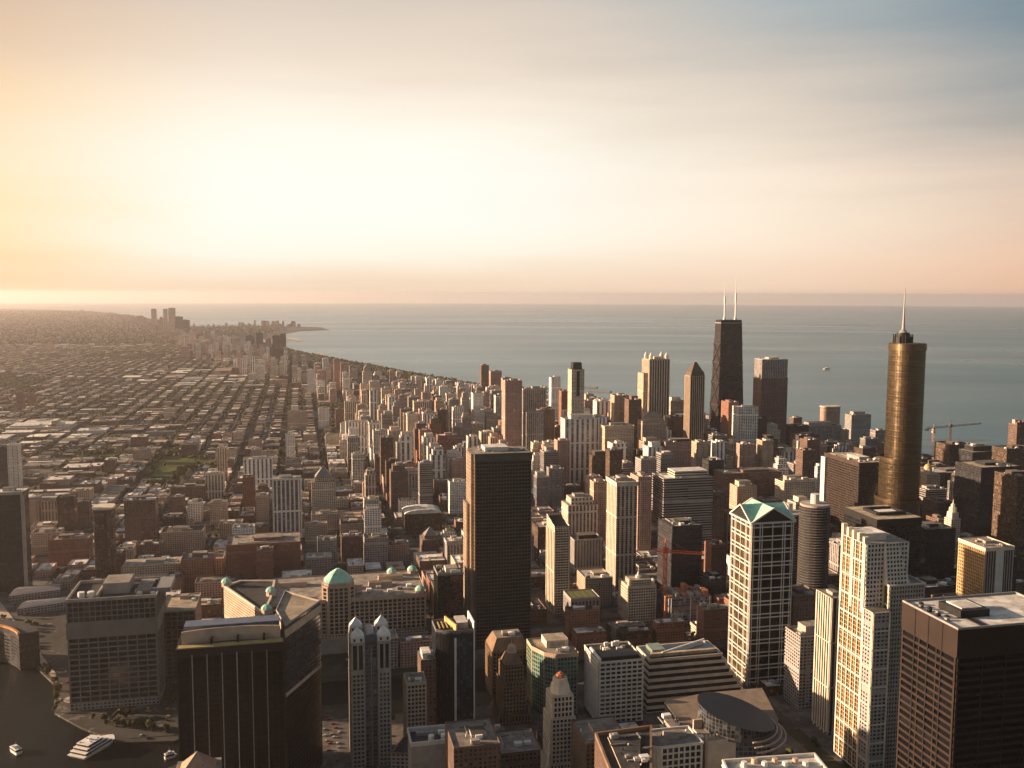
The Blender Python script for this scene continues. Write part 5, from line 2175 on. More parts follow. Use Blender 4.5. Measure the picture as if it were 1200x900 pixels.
# ------------------------------------------------------------------ towers of the second rank: front edges, roof line and foot as surveyed from the deck
# (xa, xb, roof, foot, depth m, style, crown, extras)
T = [
    # near north, centre
    (592, 612, 447, 565, 36, 'rose', 'flat'), (613, 640, 456, 545, 28, 'greyrib', 'flat'), (646, 657, 443, 530, 22, 'white', 'flat'),
    (658, 667, 459, 540, 24, 'brick', 'flat'), (670, 685, 433, 560, 30, 'cream', 'darkcap'), (699, 718, 471, 535, 30, 'whitebig', 'flat'),
    (720, 737, 464, 545, 30, 'tan', 'flat'), (737, 752, 469, 550, 30, 'brown', 'penthouse'), (756, 781, 462, 538, 36, 'whitebig', 'flat'),
    (753, 781, 486, 562, 30, 'tan', 'round'), (786, 804, 470, 528, 30, 'cream', 'penthouse'), (791, 812, 489, 550, 34, 'bronze', 'white'),
    (617, 638, 484, 566, 30, 'greyrib', 'flat'), (632, 650, 481, 552, 30, 'brown', 'flat'), (650, 661, 501, 548, 24, 'brick', 'flat'),
    (662, 701, 492, 577, 34, 'whitebig', 'penthouse'), (697, 712, 490, 566, 34, 'whiterib', 'flat'), (709, 743, 500, 580, 36, 'tan', 'cornice'),
    (661, 677, 482, 545, 26, 'cream', 'flat'), (755, 775, 519, 572, 32, 'tanrib', 'penthouse'), (780, 815, 519, 572, 36, 'rose', 'darkplant'),
    (854, 866, 472, 552, 40, 'brick', 'flat'), (866, 889, 478, 556, 34, 'whitegrid', 'white'), (890, 899, 491, 555, 30, 'dark', 'flat'),
    (897, 915, 498, 556, 30, 'cream', 'round'), (818, 843, 522, 575, 60, 'grey', 'flat'), (835, 852, 511, 560, 60, 'greyband', 'flat'),
    (850, 915, 556, 604, 50, 'brown', 'flat'), (864, 887, 571, 616, 30, 'tan', 'penthouse'), (778, 836, 562, 655, 50, 'greyband', 'whitebase'),
    (748, 764, 560, 655, 36, 'rose', 'flat'), (723, 747, 566, 695, 44, 'creamrib', 'cornice'), (666, 701, 585, 648, 40, 'creamrib', 'round'),
    (629, 643, 560, 606, 24, 'blue', 'penthouse'), (625, 634, 520, 572, 24, 'cream', 'flat'), (635, 654, 522, 575, 28, 'rose', 'round'),
    (673, 707, 634, 672, 34, 'greyrib', 'darkplant'), (669, 703, 703, 735, 34, 'greyrib', 'solar'), (788, 823, 618, 712, 50, 'dark', 'tanroof'),
    (831, 851, 680, 735, 30, 'dark', 'flat'), (834, 852, 640, 690, 24, 'brick', 'flat'), (836, 850, 578, 650, 30, 'brown', 'flat'),
    (690, 706, 560, 600, 24, 'rose', 'flat'), (696, 712, 566, 640, 22, 'tan', 'flat'),
    (806, 830, 520, 560, 40, 'brown', 'flat'), (748, 756, 530, 580, 24, 'dark', 'flat'),
    # right of centre
    (966, 987, 477, 522, 30, 'rose', 'oval'), (998, 1021, 487, 514, 34, 'grey', 'penthouse'), (947, 986, 500, 538, 40, 'grey', 'penthouse'),
    (936, 960, 511, 560, 40, 'bronze', 'flat'), (990, 1016, 522, 545, 30, 'tan', 'penthouse'), (1026, 1040, 505, 530, 24, 'grey', 'flat'),
    (919, 955, 566, 612, 34, 'cream', 'crenel'), (1113, 1140, 522, 566, 50, 'bronze', 'flat'), (1140, 1169, 524, 572, 44, 'dark', 'round'),
    (1180, 1214, 527, 590, 40, 'bronze', 'flat'), (1192, 1206, 498, 590, 24, 'brown', 'crenel'), (1150, 1196, 549, 650, 60, 'dark', 'tanroof'),
    (1098, 1140, 555, 600, 50, 'bronze', 'flat'), (1100, 1116, 590, 640, 40, 'brown', 'flat'), (1086, 1120, 622, 700, 40, 'dark', 'flat'),
    (1096, 1118, 648, 720, 50, 'bronze', 'flat'), (1193, 1225, 560, 700, 44, 'bronze', 'flat'), (925, 948, 500, 540, 30, 'dark', 'flat'),
    (960, 975, 520, 548, 26, 'rose', 'flat'), (1014, 1030, 515, 548, 26, 'greyrib', 'flat'), (930, 940, 490, 520, 24, 'brown', 'flat'),
    (1085, 1110, 575, 625, 36, 'greyband', 'flat'), (1165, 1192, 655, 740, 40, 'dark', 'flat'), (1100, 1112, 610, 660, 30, 'brown', 'flat'), (1084, 1116, 690, 780, 40, 'dark', 'flat'), (1120, 1150, 712, 800, 40, 'brown', 'flat'),
    (940, 972, 640, 730, 40, 'bronze', 'flat'), (930, 962, 700, 790, 36, 'brown', 'flat'), (938, 975, 748, 830, 30, 'grey', 'penthouse'),
    (903, 930, 500, 545, 30, 'bronze', 'flat'), (970, 995, 505, 535, 30, 'tan', 'flat'), (1036, 1052, 520, 560, 26, 'brown', 'flat'),
    # gold coast and lakefront
    (564, 573, 428, 470, 30, 'brown', 'flat'), (575, 588, 435, 468, 34, 'rose', 'penthouse'), (589, 600, 443, 480, 26, 'rose', 'flat'),
    (516, 526, 453, 474, 22, 'rose', 'flat'), (499, 508, 442, 465, 24, 'white', 'flat'), (476, 490, 451, 472, 26, 'tan', 'flat'),
    (467, 477, 445, 462, 22, 'cream', 'flat'), (425, 436, 431, 476, 22, 'cream', 'peak'), (433, 445, 447, 482, 26, 'cream', 'flat'),
    (443, 458, 450, 478, 24, 'cream', 'flat'), (450, 459, 455, 480, 24, 'tan', 'flat'), (460, 468, 456, 488, 26, 'rose', 'flat'),
    (468, 480, 464, 495, 26, 'rose', 'flat'), (485, 504, 471, 516, 30, 'creamrib', 'flat'), (475, 485, 462, 490, 22, 'cream', 'flat'),
    (506, 516, 462, 482, 20, 'brick', 'flat'), (508, 527, 477, 492, 22, 'cream', 'flat'), (527, 535, 468, 512, 24, 'brown', 'flat'),
    (536, 546, 456, 480, 22, 'tan', 'flat'), (545, 556, 463, 490, 24, 'cream', 'flat'), (556, 570, 478, 512, 26, 'white', 'flat'),
    (570, 592, 487, 520, 30, 'grey', 'flat'), (552, 566, 497, 530, 24, 'cream', 'flat'), (543, 552, 480, 505, 22, 'brick', 'flat'),
    (602, 614, 470, 520, 24, 'cream', 'flat'), (580, 592, 465, 500, 24, 'rose', 'flat'), (610, 622, 500, 545, 24, 'white', 'flat'),
    (622, 634, 478, 520, 22, 'tan', 'flat'), (640, 650, 470, 515, 22, 'rose', 'flat'), (685, 697, 470, 520, 24, 'rose', 'flat'),
    (675, 690, 505, 560, 24, 'tan', 'flat'), (740, 750, 490, 540, 24, 'cream', 'flat'), (716, 735, 486, 540, 28, 'rose', 'flat'),
    # old town, white village, brick towers
    (405, 431, 495, 518, 26, 'whiterib', 'flat'), (409, 420, 503, 527, 22, 'white', 'flat'), (419, 431, 513, 532, 20, 'whiterib', 'flat'),
    (431, 441, 515, 531, 20, 'white', 'flat'), (440, 452, 512, 533, 22, 'whiterib', 'flat'), (399, 408, 497, 512, 20, 'white', 'flat'),
    (373, 386, 479, 503, 20, 'white', 'flat'), (337, 360, 483, 503, 24, 'tan', 'flat'), (404, 421, 471, 497, 26, 'creamrib', 'flat'),
    (421, 431, 477, 494, 22, 'cream', 'flat'), (391, 399, 421, 458, 24, 'rose', 'flat'), (399, 407, 425, 460, 24, 'rose', 'flat'),
    (355, 361, 426, 446, 18, 'cream', 'flat'), (360, 369, 433, 462, 16, 'white', 'flat'), (372, 382, 434, 456, 20, 'rose', 'flat'),
    (492, 506, 505, 556, 26, 'brick', 'flat'), (513, 536, 511, 552, 30, 'brick', 'flat'), (533, 544, 525, 566, 24, 'blueline', 'flat'),
    (440, 459, 537, 568, 30, 'brown', 'penthouse'), (472, 492, 552, 584, 26, 'creamrib', 'flat'), (527, 555, 566, 602, 30, 'white', 'flat'),
    (393, 402, 480, 502, 20, 'brick', 'flat'), (346, 353, 432, 452, 18, 'white', 'flat'), (382, 391, 428, 450, 18, 'tan', 'flat'),
    # river north, left
    (285, 319, 539, 575, 26, 'whiterib', 'flat'), (319, 353, 562, 636, 30, 'blueline', 'whiterim'), (365, 393, 560, 604, 28, 'cream', 'peak'),
    (240, 262, 557, 584, 24, 'creamrib', 'flat'), (427, 447, 592, 640, 22, 'white', 'round'), (427, 455, 632, 664, 30, 'grey', 'flat'),
    (519, 536, 624, 652, 22, 'white', 'round'), (365, 396, 604, 626, 30, 'grey', 'flat'), (495, 516, 630, 655, 34, 'brown', 'peak'),
    (474, 518, 603, 626, 44, 'bronze', 'whitebarrel'), (468, 488, 588, 606, 24, 'white', 'flat'), (272, 298, 620, 640, 26, 'white', 'flat'),
    (300, 320, 648, 690, 30, 'brick', 'flat'), (265, 352, 640, 684, 60, 'brick', 'flat'), (372, 395, 635, 668, 30, 'grey', 'flat'),
    (400, 425, 630, 662, 30, 'brown', 'flat'), (456, 480, 640, 662, 26, 'rose', 'flat'), (330, 366, 680, 700, 40, 'grey', 'white'),
    (142, 211, 665, 688, 40, 'tan', 'arcade'), (212, 250, 657, 690, 40, 'brick', 'flat'), (160, 190, 640, 662, 30, 'brown', 'flat'),
    (190, 218, 608, 635, 30, 'brown', 'flat'), (188, 238, 625, 650, 40, 'tan', 'flat'), (145, 182, 588, 642, 30, 'brown', 'flat'),
    (48, 74, 588, 622, 22, 'tanrib', 'flat'), (78, 104, 590, 620, 24, 'brown', 'flat'), (34, 45, 584, 626, 22, 'tan', 'flat'),
    (56, 104, 634, 662, 30, 'brick', 'flat'), (36, 70, 626, 650, 30, 'tan', 'flat'), (107, 131, 597, 690, 30, 'bronze', 'oval'),
    (8, 21, 522, 576, 22, 'white', 'flat'), (-16, 8, 525, 576, 22, 'dark', 'flat'), (-12, 27, 578, 694, 26, 'dark', 'frame'),
    (18, 27, 459, 480, 18, 'brick', 'flat'), (32, 42, 462, 480, 18, 'brick', 'flat'), (191, 204, 479, 491, 22, 'cream', 'flat'),
    (220, 236, 590, 612, 26, 'white', 'flat'), (200, 240, 572, 590, 30, 'brown', 'flat'), (246, 266, 590, 615, 24, 'tan', 'flat'),
    # far north shore towers
    (177, 183, 362, 382, 30, 'rose', 'flat'), (191, 196, 362, 384, 40, 'tan', 'flat'), (197, 205, 361, 386, 40, 'tan', 'flat'),
    (205, 214, 371, 392, 40, 'dark', 'flat'), (213, 222, 375, 394, 40, 'dark', 'flat'), (187, 191, 372, 390, 30, 'rose', 'flat'),
    (196, 204, 379, 394, 30, 'cream', 'flat'), (162, 168, 370, 384, 30, 'tan', 'flat'), (168, 173, 376, 388, 30, 'rose', 'flat'),
    (228, 234, 384, 400, 28, 'tan', 'flat'), (240, 246, 388, 402, 26, 'rose', 'flat'), (252, 258, 386, 404, 26, 'cream', 'flat'),
    (212, 222, 406, 420, 30, 'rose', 'flat'), (227, 241, 402, 420, 30, 'tan', 'flat'), (242, 252, 413, 424, 26, 'rose', 'flat'),
    (272, 279, 396, 412, 24, 'tan', 'flat'), (280, 290, 390, 410, 28, 'cream', 'flat'), (288, 298, 393, 416, 30, 'brown', 'flat'),
    (300, 308, 390, 414, 28, 'brown', 'flat'), (311, 318, 397, 420, 26, 'rose', 'flat'), (319, 328, 393, 424, 28, 'brown', 'flat'),
    (328, 335, 391, 420, 26, 'brown', 'flat'), (314, 322, 418, 438, 22, 'tan', 'flat'), (322, 332, 408, 440, 22, 'brown', 'flat'),
    (303, 310, 404, 424, 22, 'rose', 'flat'), (258, 264, 396, 410, 22, 'tan', 'flat'), (295, 302, 412, 428, 22, 'tan', 'flat'),
]

COLW = {k: v[1] for k, v in STYLE.items()}
FRAME_OF = {'white': M_WHITES, 'whiterib': M_WHITES, 'whitebig': M_WHITES, 'whitegrid': M_WHITES, 'cream': M_CREAM, 'creamrib': M_CREAM, 'ribbon': M_CREAM,
            'tan': M_TANS, 'tanrib': M_TANS, 'rose': plain('rose_stone', W_ROSE, 0.85), 'brick': plain('red_brick', W_BRICK, 0.9), 'brown': plain('dark_brown_brick', W_BROWN, 0.9),
            'grey': M_CONC, 'greyrib': M_CONC, 'greyband': M_CONC, 'dark': M_BLACKM, 'blue': M_STEEL, 'bronze': plain('bronze_panel', (0.06, 0.04, 0.03), 0.6, 0.1), 'blueline': M_WHITES}
AUTO = []      # (object, colour words, form, noun, x, y, top z) labelled further down
NOUN = {'tower': 'residential tower', 'block': 'apartment block'}


def plain_tower(xc0, xc1, D, dep, z, style, crown, rs, detail=True, cat=None):
    w = xc1 - xc0
    ply = rect(xc0, xc1, D, D + dep)
    tall = z / max(8.0, min(w, dep))
    nm = 'residential_tower' if z > 55 else 'apartment_block'
    cat = cat or ('residential tower' if z > 55 else 'apartment block')
    cx, cyy = (xc0 + xc1) / 2, D + dep / 2
    r = thing(nm, '', cat, cx, cyy)
    dz = r.location.z
    fm, fmo = STYLE[style][0], FRAME_OF[style]
    form = {'round': 'stepped', 'peak': 'peaked', 'oval': 'rounded', 'darkcap': 'dark capped', 'cornice': 'corniced', 'crenel': 'crenellated', 'white': 'white roofed', 'whitebase': 'flat roofed',
            'penthouse': 'penthouse topped', 'solar': 'green roofed', 'whitebarrel': 'vaulted', 'arcade': 'arcaded', 'frame': 'framed', 'whiterim': 'white rimmed', 'tanroof': 'tan roofed', 'darkplant': 'plant topped'}.get(
        crown, 'slim' if tall > 3.2 else ('broad' if w > 34 else 'square topped'))
    roofm = {'white': R_WHITE, 'whitebase': R_WHITE, 'tanroof': R_TAN, 'solar': R_DARK, 'whiterim': R_GRAVEL}.get(crown) or rs.choice([R_GRAVEL, R_GRAVEL, R_TAN, R_WHITE, R_DARK])
    z0 = dz - 1
    ztop = z
    if crown == 'oval':
        n = 20
        ply = [(cx + w / 2 * math.copysign(abs(math.cos(2 * math.pi * i / n)) ** 0.6, math.cos(2 * math.pi * i / n)), cyy + dep / 2 * math.copysign(abs(math.sin(2 * math.pi * i / n)) ** 0.6, math.sin(2 * math.pi * i / n))) for i in range(n)]
    if crown in ('round', 'peak'):
        zc = z - min(14, z * 0.12)
        body(r, ply, z0, zc, fm, roofm)
        ip = inset(ply, w * 0.13)
        body(r, ip, zc, z, fm, roofm if crown == 'round' else None, 'upper_storeys')
        if crown == 'peak':
            b = MB()
            hh = w * 0.45
            b.cyl(cx, cyy, w * 0.5, z, z + hh, 4, 0.4, a0=math.pi / 4)
            b.build('peaked_roof', [M_STEEL], r)
            ztop = z + hh
        else:
            kit(r, ip[0][0], ip[1][0], ip[0][1], ip[2][1], z, rs, 0.5, 4, 1)
    else:
        body(r, ply, z0, z, fm, roofm)
        if crown == 'darkcap':
            b = MB()
            b.prism(inset(ply, w * 0.14), z, z + 15, 0, 0, True, ply_top=inset(ply, w * 0.18))
            b.build('dark_cap', [M_BLACKM], r)
            b = MB()
            b.box(cx - w * 0.12, cx + w * 0.12, D - 0.6, D - 0.1, z - 60, z - 4, 0)
            b.build('dark_recess_strip', [M_BLACKM], r)  # raised black strip drawn in place of a dark recess
        elif crown == 'cornice':
            b = MB()
            b.prism(inset(ply, -0.9), z - 5, z + 1, 0, 0, False, True)
            b.build('cornice', [fmo], r)
            kit(r, xc0 + 3, xc1 - 3, D + 3, D + dep - 3, z, rs, 0.5, 5, 3)
        elif crown == 'crenel':
            for i in range(5):
                b = MB()
                xx = xc0 + w * i / 5
                b.box(xx + 0.6, xx + w / 5 - 0.6, D + 1, D + 6, z, z + 5 + (i % 2) * 3, 0)
                b.build('roof_turret', [fmo], r)
            kit(r, xc0, xc1, D + 7, D + dep, z, rs, 0.5, 9, 1)
        elif crown == 'whitebarrel':
            b = MB()
            b.cyl(cx, cyy, 1, z, z + 1, 4)
            n = 8
            for i in range(n):
                a0_, a1_ = math.pi * i / n, math.pi * (i + 1) / n
                p0, p1 = (-math.cos(a0_) * w / 2, math.sin(a0_) * 7), (-math.cos(a1_) * w / 2, math.sin(a1_) * 7)
                b.poly([(cx + p0[0], D, z + p0[1]), (cx + p1[0], D, z + p1[1]), (cx + p1[0], D + dep, z + p1[1]), (cx + p0[0], D + dep, z + p0[1])])
                b.poly([(cx + p0[0], D, z), (cx + p1[0], D, z), (cx + p1[0], D, z + p1[1]), (cx + p0[0], D, z + p0[1])])
            b.build('vaulted_roof', [R_WHITE], r)
        elif crown == 'arcade':
            for i in range(14):
                b = MB()
                xx = xc0 + w * (i + 0.5) / 14
                b.box(xx - w / 56, xx + w / 56, D - 0.8, D, 2, z * 0.55, 0)
                b.build('pilaster', [M_WHITES], r)
            kit(r, xc0, xc1, D, D + dep, z, rs, 0.4, 3, 4)
        elif crown == 'frame':
            b = MB()
            b.box(xc1 - 3.5, xc1 + 0.3, D - 0.8, D + 4, dz, z + 0.5, 0)
            b.box(xc0, xc1 + 0.3, D - 0.85, D + 4, z - 3.5, z + 0.55, 0)
            b.build('stone_frame', [M_CONC], r)
            kit(r, xc0 + 3, xc1 - 3, D + 3, D + dep - 3, z, rs, 0.5, 5, 3)
        elif crown == 'solar':
            for i in range(4):
                b = MB()
                xx = xc0 + 2 + (w - 4) * i / 4
                b.box(xx, xx + (w - 4) / 4 - 1.5, D + 4, D + dep - 4, z + 0.1, z + 0.9, 0)
                b.build('planted_bed', [plain('sedum', (0.13, 0.14, 0.05), 0.95)], r)
        elif crown == 'oval':
            b = MB()
            b.prism(inset(ply, -1.2), z - 1.5, z + 1.0, 0, 0, True, True)
            b.build('roof_rim', [M_CREAM], r)
        else:
            k = {'penthouse': (0.62, 9), 'white': (0.5, 4), 'whitebase': (0.62, 10), 'darkplant': (0.6, 6)}.get(crown, (0.42, 4.5))
            if detail:
                kit(r, xc0, xc1, D, D + dep, z, rs, k[0], k[1], 2 if w < 24 else 4, M_BLACKM if crown == 'darkplant' else (fmo if crown != 'whitebase' else STYLE['ribbon'][0]), roofm=R_WHITE if crown in ('white', 'whitebase') else R_GRAVEL)
            elif w > 9:
                b = MB()
                pw, pd = w * rs.uniform(0.3, 0.5), dep * rs.uniform(0.3, 0.5)
                ox, oy = cx + rs.uniform(-0.1, 0.1) * w, cyy + rs.uniform(-0.1, 0.1) * dep
                b.box(ox - pw / 2, ox + pw / 2, oy - pd / 2, oy + pd / 2, z, z + rs.uniform(2.5, 5), 0, 1, bottom=False)
                b.build('penthouse', [fmo, R_GRAVEL], r)
        if crown == 'whiterim':
            b = MB()
            b.box(xc0 - 0.3, xc0 + 2.5, D - 0.5, D + 1, dz, z + 1, 0)
            b.box(xc1 - 2.0, xc1 + 0.3, D - 0.5, D + 1, dz, z + 1, 0)
            b.box(xc0 - 0.3, xc1 + 0.3, D - 0.55, D + 1, z - 2, z + 1.05, 0)
            b.build('white_frame', [M_WHITES], r)
        if detail and crown not in ('whitebarrel', 'oval', 'darkcap', 'cornice', 'frame', 'whiterim', 'arcade'):
            parapet(r, ply, z, 1.4, 0.7, fmo)
    if detail and z > 50 and crown in ('flat', 'penthouse', 'tanroof', 'white') and style in ('white', 'cream', 'tan', 'whitegrid', 'grey', 'rose') and D < 2300:
        # stacks of balconies
        nb = 2 if w > 20 else 1
        for i in range(nb):
            xx = xc0 + w * (i + 0.5) / nb
            b = MB()
            zz = dz + 8
            while zz < z - 4:
                b.box(xx - 2.2, xx + 2.2, D - 1.5, D, zz, zz + 1.1, 0)
                zz += 3.1
            b.build('balcony_stack', [fmo], r)
    AUTO.append((r, COLW[style], form, 'tower' if z > 55 else 'block', cx, D, z))
    HERO_BOX.append((ply, ztop, r))
    return r


rsT = random.Random(77)
for (xa, xb, yt, yf, dep, st, cr) in T:
    xm = (xa + xb) / 2
    gx, D = at_h(xm, yf)
    x0, z = at_d(xa, yt, D)
    x1 = at_d(xb, yt, D)[0]
    # keep clear of what already stands there
    k = 0
    while not free(x0, x1, D, D + dep) and k < 12:
        D += 9
        k += 1
        x0, z = at_d(xa, yt, D)
        x1 = at_d(xb, yt, D)[0]
    if not free(x0, x1, D, D + dep):
        if not free(x0, x1, D, D + 12):
            print('NO ROOM', xa, xb, yt, yf)
            continue
        dep = 12
    FOOT.append((x0 - 2, x1 + 2, D - 2, D + dep + 2))
    plain_tower(x0, x1, D, dep, z, st, cr, rsT, detail=D < 3200)

# ------------------------------------------------------------------ special low structures of the west side
def long_hall():
    a, b = at_h(8, 506, 0), at_h(80, 505, 0)
    D = min(a[1], b[1])
    ply = rect(a[0], b[0], D, D + 120)
    r = root_of('market_hall', 'very long pale cream roofed hall at the left edge beyond the lawns', 'hall', ply)
    body(r, ply, -1, 13, STYLE['cream'][0], R_WHITE)
    w = b[0] - a[0]
    for i, (f0, f1, h) in enumerate(((0.05, 0.5, 17), (0.66, 0.88, 19), (0.72, 0.80, 30))):
        m = MB()
        m.box(a[0] + w * f0, a[0] + w * f1, D + 10, D + 60, 13, h, 0, 1)
        m.build('upper_roof', [STYLE['cream'][0], R_WHITE], r)


def rail_shed(px0, px1, py0, py1, lab):
    h = 9
    a, b = at_h(px0, py1, h), at_h(px1, py1 - 8, h)
    c, d = at_h(px1 + 2, py0, h), at_h(px0 + 12, py0 + 4, h)
    ply = ccw([a, b, c, d])
    r = root_of('freight_shed', lab, 'shed', ply)
    body(r, ply, -1, h, STYLE['grey'][0], None)
    m = MB()
    ridge0 = ((a[0] + d[0]) / 2, (a[1] + d[1]) / 2, h + 3)
    ridge1 = ((b[0] + c[0]) / 2, (b[1] + c[1]) / 2, h + 3)
    m.poly([(*a, h), (*b, h), ridge1, ridge0])
    m.poly([ridge0, ridge1, (*c, h), (*d, h)])
    m.poly([(*d, h), (*a, h), ridge0])
    m.poly([(*b, h), (*c, h), ridge1])
    m.build('ridge_roof', [plain('zinc_roof', (0.22, 0.20, 0.20), 0.6, 0.2, 0.2, 0.05)], r)


long_hall()
rail_shed(10, 70, 684, 699, 'long grey ridged freight shed nearer the river at the left edge')
rail_shed(20, 76, 700, 714, 'second grey ridged freight shed, directly before the other one')

# ring drive and lawn on the river point
_c = at_h(104, 818, 0)
_b = MB()
_n = 36
for i in range(_n):
    a0, a1 = 2 * math.pi * i / _n, 2 * math.pi * (i + 1) / _n
    p = [(math.cos(a) * q, math.sin(a) * q2) for a, q, q2 in ((a0, 24, 13), (a1, 24, 13), (a1, 17, 8), (a0, 17, 8))]
    _b.poly([(_c[0] + u, _c[1] + v, 0.35) for u, v in p][::-1])
_b.build('ring_drive', [M_CONC], kind='structure')
sheet('lawn', [(_c[0] + 15 * math.cos(2 * math.pi * i / 20), _c[1] + 6.5 * math.sin(2 * math.pi * i / 20)) for i in range(20)], 0.33, M_TURF)
sheet('quay_walk', [P(97, 850, 0), P(150, 866, 0), P(205, 862, 0), P(205, 852, 0), P(150, 855, 0), P(104, 842, 0)], 0.45, plain('dark_paving', (0.05, 0.045, 0.04), 0.9))
sheet('quay_road', [P(-12, 690, 0), P(66, 790, 0), P(66, 800, 0), P(-16, 706, 0)], 0.55, M_TANS)

# ------------------------------------------------------------------ the city fabric, block by block
rs = random.Random(2024)
SKY_LIM = [(-100, 470), (150, 470), (300, 478), (380, 470), (450, 452), (560, 448), (640, 456), (700, 464), (760, 474), (860, 490), (930, 512), (1040, 525), (1120, 540), (1300, 560)]


def sky_lim(px):
    for (a, u), (b, v) in zip(SKY_LIM, SKY_LIM[1:]):
        if px <= b:
            return u + (v - u) * (px - a) / (b - a)
    return 560


def shore_x(y):
    for i in range(len(SHORE) - 1):
        (x0, y0), (x1, y1) = SHORE[i], SHORE[i + 1]
        if y0 <= y <= y1:
            return x0 + (x1 - x0) * (y - y0) / max(1e-6, y1 - y0)
    return -2500


def lincoln_west(y):
    w = [(4150, 300), (4800, 120), (5400, -20), (6000, -200), (6600, -330), (7300, -420), (8200, -620), (9400, -800), (12000, -1500)]
    for (y0, x0), (y1, x1) in zip(w, w[1:]):
        if y0 <= y <= y1:
            return x0 + (x1 - x0) * (y - y0) / (y1 - y0)
    return shore_x(y) - 120


CAND = []     # x0, x1, y0, y1, h, kind, style


FAR_LIM = [(-100, 366), (170, 370), (230, 386), (300, 392), (400, 420), (450, 432), (550, 450), (640, 452), (700, 460), (800, 470), (1300, 500)]


def far_lim(px):
    for (a, u), (b, v) in zip(FAR_LIM, FAR_LIM[1:]):
        if px <= b:
            return u + (v - u) * (px - a) / (b - a)
    return 500


def clamp_h(x0, x1, y0, h):
    for _ in range(12):
        s = seen((x0 + x1) / 2, y0, h + drop(x0, y0))
        if s[1] >= (866 if y0 < 1000 else (sky_lim(s[0]) if y0 < 2900 else far_lim(s[0]))) or h < 12:
            return h
        h *= 0.86
    return h


def add(x0, x1, y0, y1, h, kind, style):
    if free(x0, x1, y0, y1) and not in_park((x0 + x1) / 2, (y0 + y1) / 2):
        sp_ = seen((x0 + x1) / 2, y0, h)
        if y0 < 2320 and 158 < sp_[0] < 266 and 526 < sp_[1] < 578:
            h, kind = min(h, 6.0), 'low'
        if (y0 < 1000 or sp_[0] > 1035) and y0 < 2000 and style not in ('dark', 'bronze', 'brown'):
            style = ('dark', 'bronze', 'brown')[int(x0 + y0) % 3]
        CAND.append((x0, x1, y0, y1, clamp_h(x0, x1, y0, h), kind, style))
        return True
    return False


